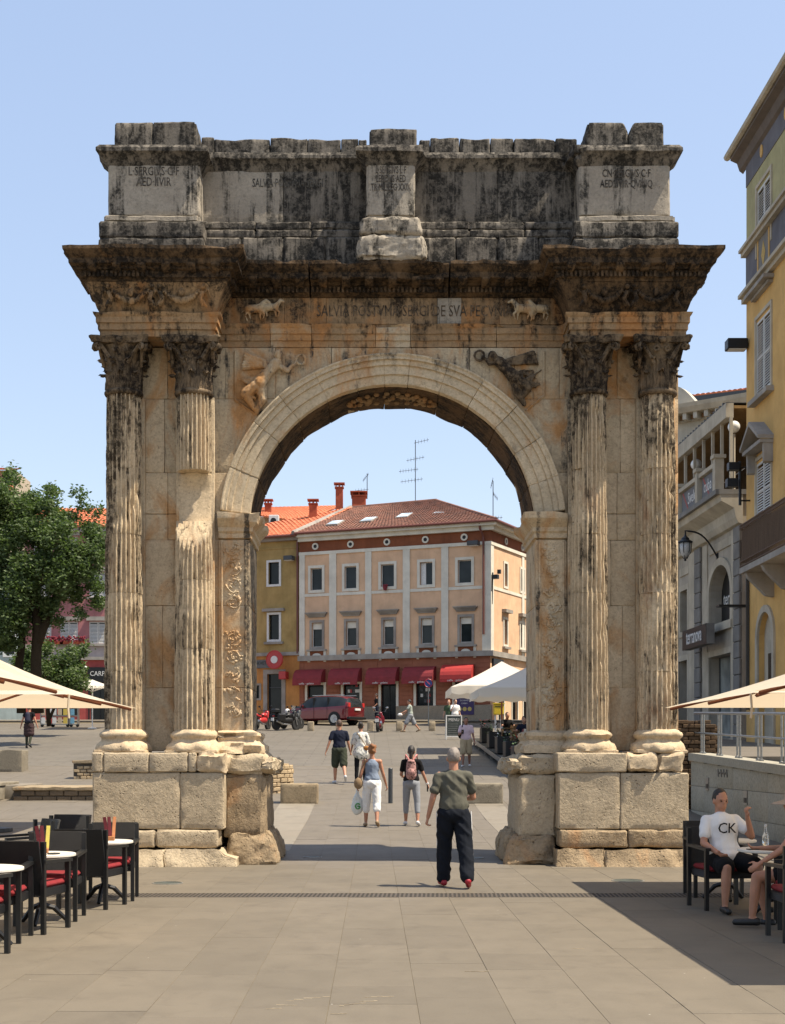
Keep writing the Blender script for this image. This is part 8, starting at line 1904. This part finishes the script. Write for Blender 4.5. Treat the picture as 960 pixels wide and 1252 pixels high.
    MB().box(-2.42, -2.3, -.27, .27, .80, .92).build('number_plate', M_white, e, world=False); MB().box(-2.43, -2.2, -.85, .85, .28, .44, bev=.03).build('bumper', M_black, e, world=False)
car()
def motorbike(px, Y, rz, lab, kind, colm, plate=True):
    """front towards +Y"""
    p = lp(px, Y); e = empty('motorcycle' if kind != 'scooter' else 'motor_scooter', p, lab, 'motorcycle' if kind != 'scooter' else 'scooter', 'parked two wheelers', rz=rz); M2 = Matrix.Rotation(PI/2, 4, 'Y'); wr = .31 if kind != 'scooter' else .25; wb = .72 if kind != 'scooter' else .62
    for y in (-wb, wb):
        mb = MB(); prof = [(wr-.1, -.05), (wr-.03, -.065), (wr, -.03), (wr, .03), (wr-.03, .065), (wr-.1, .05)]; mb.lathe(prof, (0, y, wr), 26, M=M2); w_ = mb.build('wheel', M_tyre, e, world=False, smooth=True)
        mb = MB(); mb.lathe([(wr-.1, -.03), (wr-.09, 0), (wr-.1, .03)], (0, y, wr), 20, M=M2)
        for k in range(5): a = k*2*PI/5; mb.tube([(0, y, wr), (0, y+(wr-.09)*math.cos(a), wr+(wr-.09)*math.sin(a))], .018, 5)
        mb.build('rim', M_alloy, w_, world=False)
    P = [('c', (0, -.3, .5), (0, .3, .52), .16, .17), ('e', (0, .22, .78), (.14, .26, .14)), ('c', (0, .62, .95), (0, .5, .7), .12, .14), ('c', (0, -.75, .78), (0, -.3, .70), .09, .12)] if kind != 'scooter' else [('c', (0, -.72, .62), (0, -.15, .56), .14, .16), ('c', (0, .1, .3), (0, -.3, .32), .16, .16), ('c', (0, .42, .35), (0, .38, .95), .13, .10), ('e', (0, .40, .62), (.22, .07, .3))]
    link('fairing', blob(P, .02, 3), colm, e, world=False)
    link('seat', blob([('c', (0, -.62, .80), (0, .0, .76), .10, .11, ((0, 0, 1), .5)), ('c', (0, -.62, .84), (0, -.3, .8), .10, .1, ((0, 0, 1), .5))], .018, 2), M_black, e, world=False)
    mb = MB(); mb.tube([(-.36, .38, 1.02), (-.12, .5, 1.04), (.12, .5, 1.04), (.36, .38, 1.02)], .018, 6); mb.build('handlebar', M_black, e, world=False)
    for s in (-1, 1):
        mb = MB(); mb.tube([(s*.22, .45, 1.04), (s*.32, .42, 1.22)], .01, 5); mb.ball((s*.34, .41, 1.25), .075, .02, .05, 10, 6); mb.build('mirror', M_alloy if kind == 'scooter' else M_black, e, world=False)
        mb = MB(); mb.tube([(s*.09, wb, wr), (s*.09, wb-.2, .95)], .025, 6); mb.build('fork', M_alloy, e, world=False)
    mb = MB(); mb.tube([(.16, .1, .3), (.19, -.4, .32), (.2, -.85, .48)], [.03, .05, .06], 10); mb.build('exhaust', M_alloy, e, world=False)
    MB().box(-.1, .1, -wb-.28, -wb-.26, .48, .64).build('number_plate', M_white, e, world=False); MB().box(-.07, .07, -wb-.22, -wb-.16, .70, .77, bev=.01).build('tail_light', M_redsign, e, world=False); MB().box(-.09, .09, -wb-.26, -wb+.25, .60, .68, bev=.02).build('mudguard', M_black, e, world=False)
    mb = MB(); mb.ball((0, wb-.05, .88), .1, .08, .1, 10, 8); mb.build('headlight', M_clear, e, world=False)
    if kind == 'tour': 
        for s in (-1, 1): MB().box(s*.28-.1, s*.28+.1, -.85, -.35, .45, .85, bev=.05).build('side_case', M_black, e, world=False)
        MB().box(-.2, .2, -.95, -.6, .88, 1.12, bev=.06).build('top_case', M_black, e, world=False)
        mb = MB(); mb.prism([(-.16, 1.0), (.16, 1.0), (.12, 1.3), (-.12, 1.3)], .52, .53, 'y'); mb.build('windscreen', M_clear, e, world=False)
    return e, p
motorbike(320.5, 72.6, -.35, 'red and white motorcycle parked half behind the left pier, seen from behind', 'sport', M_redsign)
_, pm = motorbike(350, 72.3, -.75, 'big black touring motorcycle with cases and a white helmet on it, beside the red car', 'tour', M_black)
mb = MB(); hc = Vector((pm[0]+.05, pm[1]+.15, pm[2]+1.0)); me = blob([('e', hc, (.14, .16, .15)), ('e', hc+Vector((0, .03, -.07)), (.12, .13, .09))], .018, 2); h = link('helmet', me, M_white); tag(h, 'glossy white motorcycle helmet resting on the black touring motorcycle', 'helmet'); mb = MB(); mb.ball(hc+Vector((.06, -.1, .01)), .09, .06, .06, 10, 8); q = mb.build('visor', M_cglass, h, world=True)
motorbike(464, 70.6, -.15, 'dark red scooter with a silver screen parked between two white bollards', 'scooter', plain('dark_red_plastic', (.16, .01, .02), .3))
# far-off second bike parked behind the first, small white scooter by the wall
motorbike(357, 73.6, -.6, 'second black motorcycle parked close behind the touring one', 'sport', M_dkgrey)
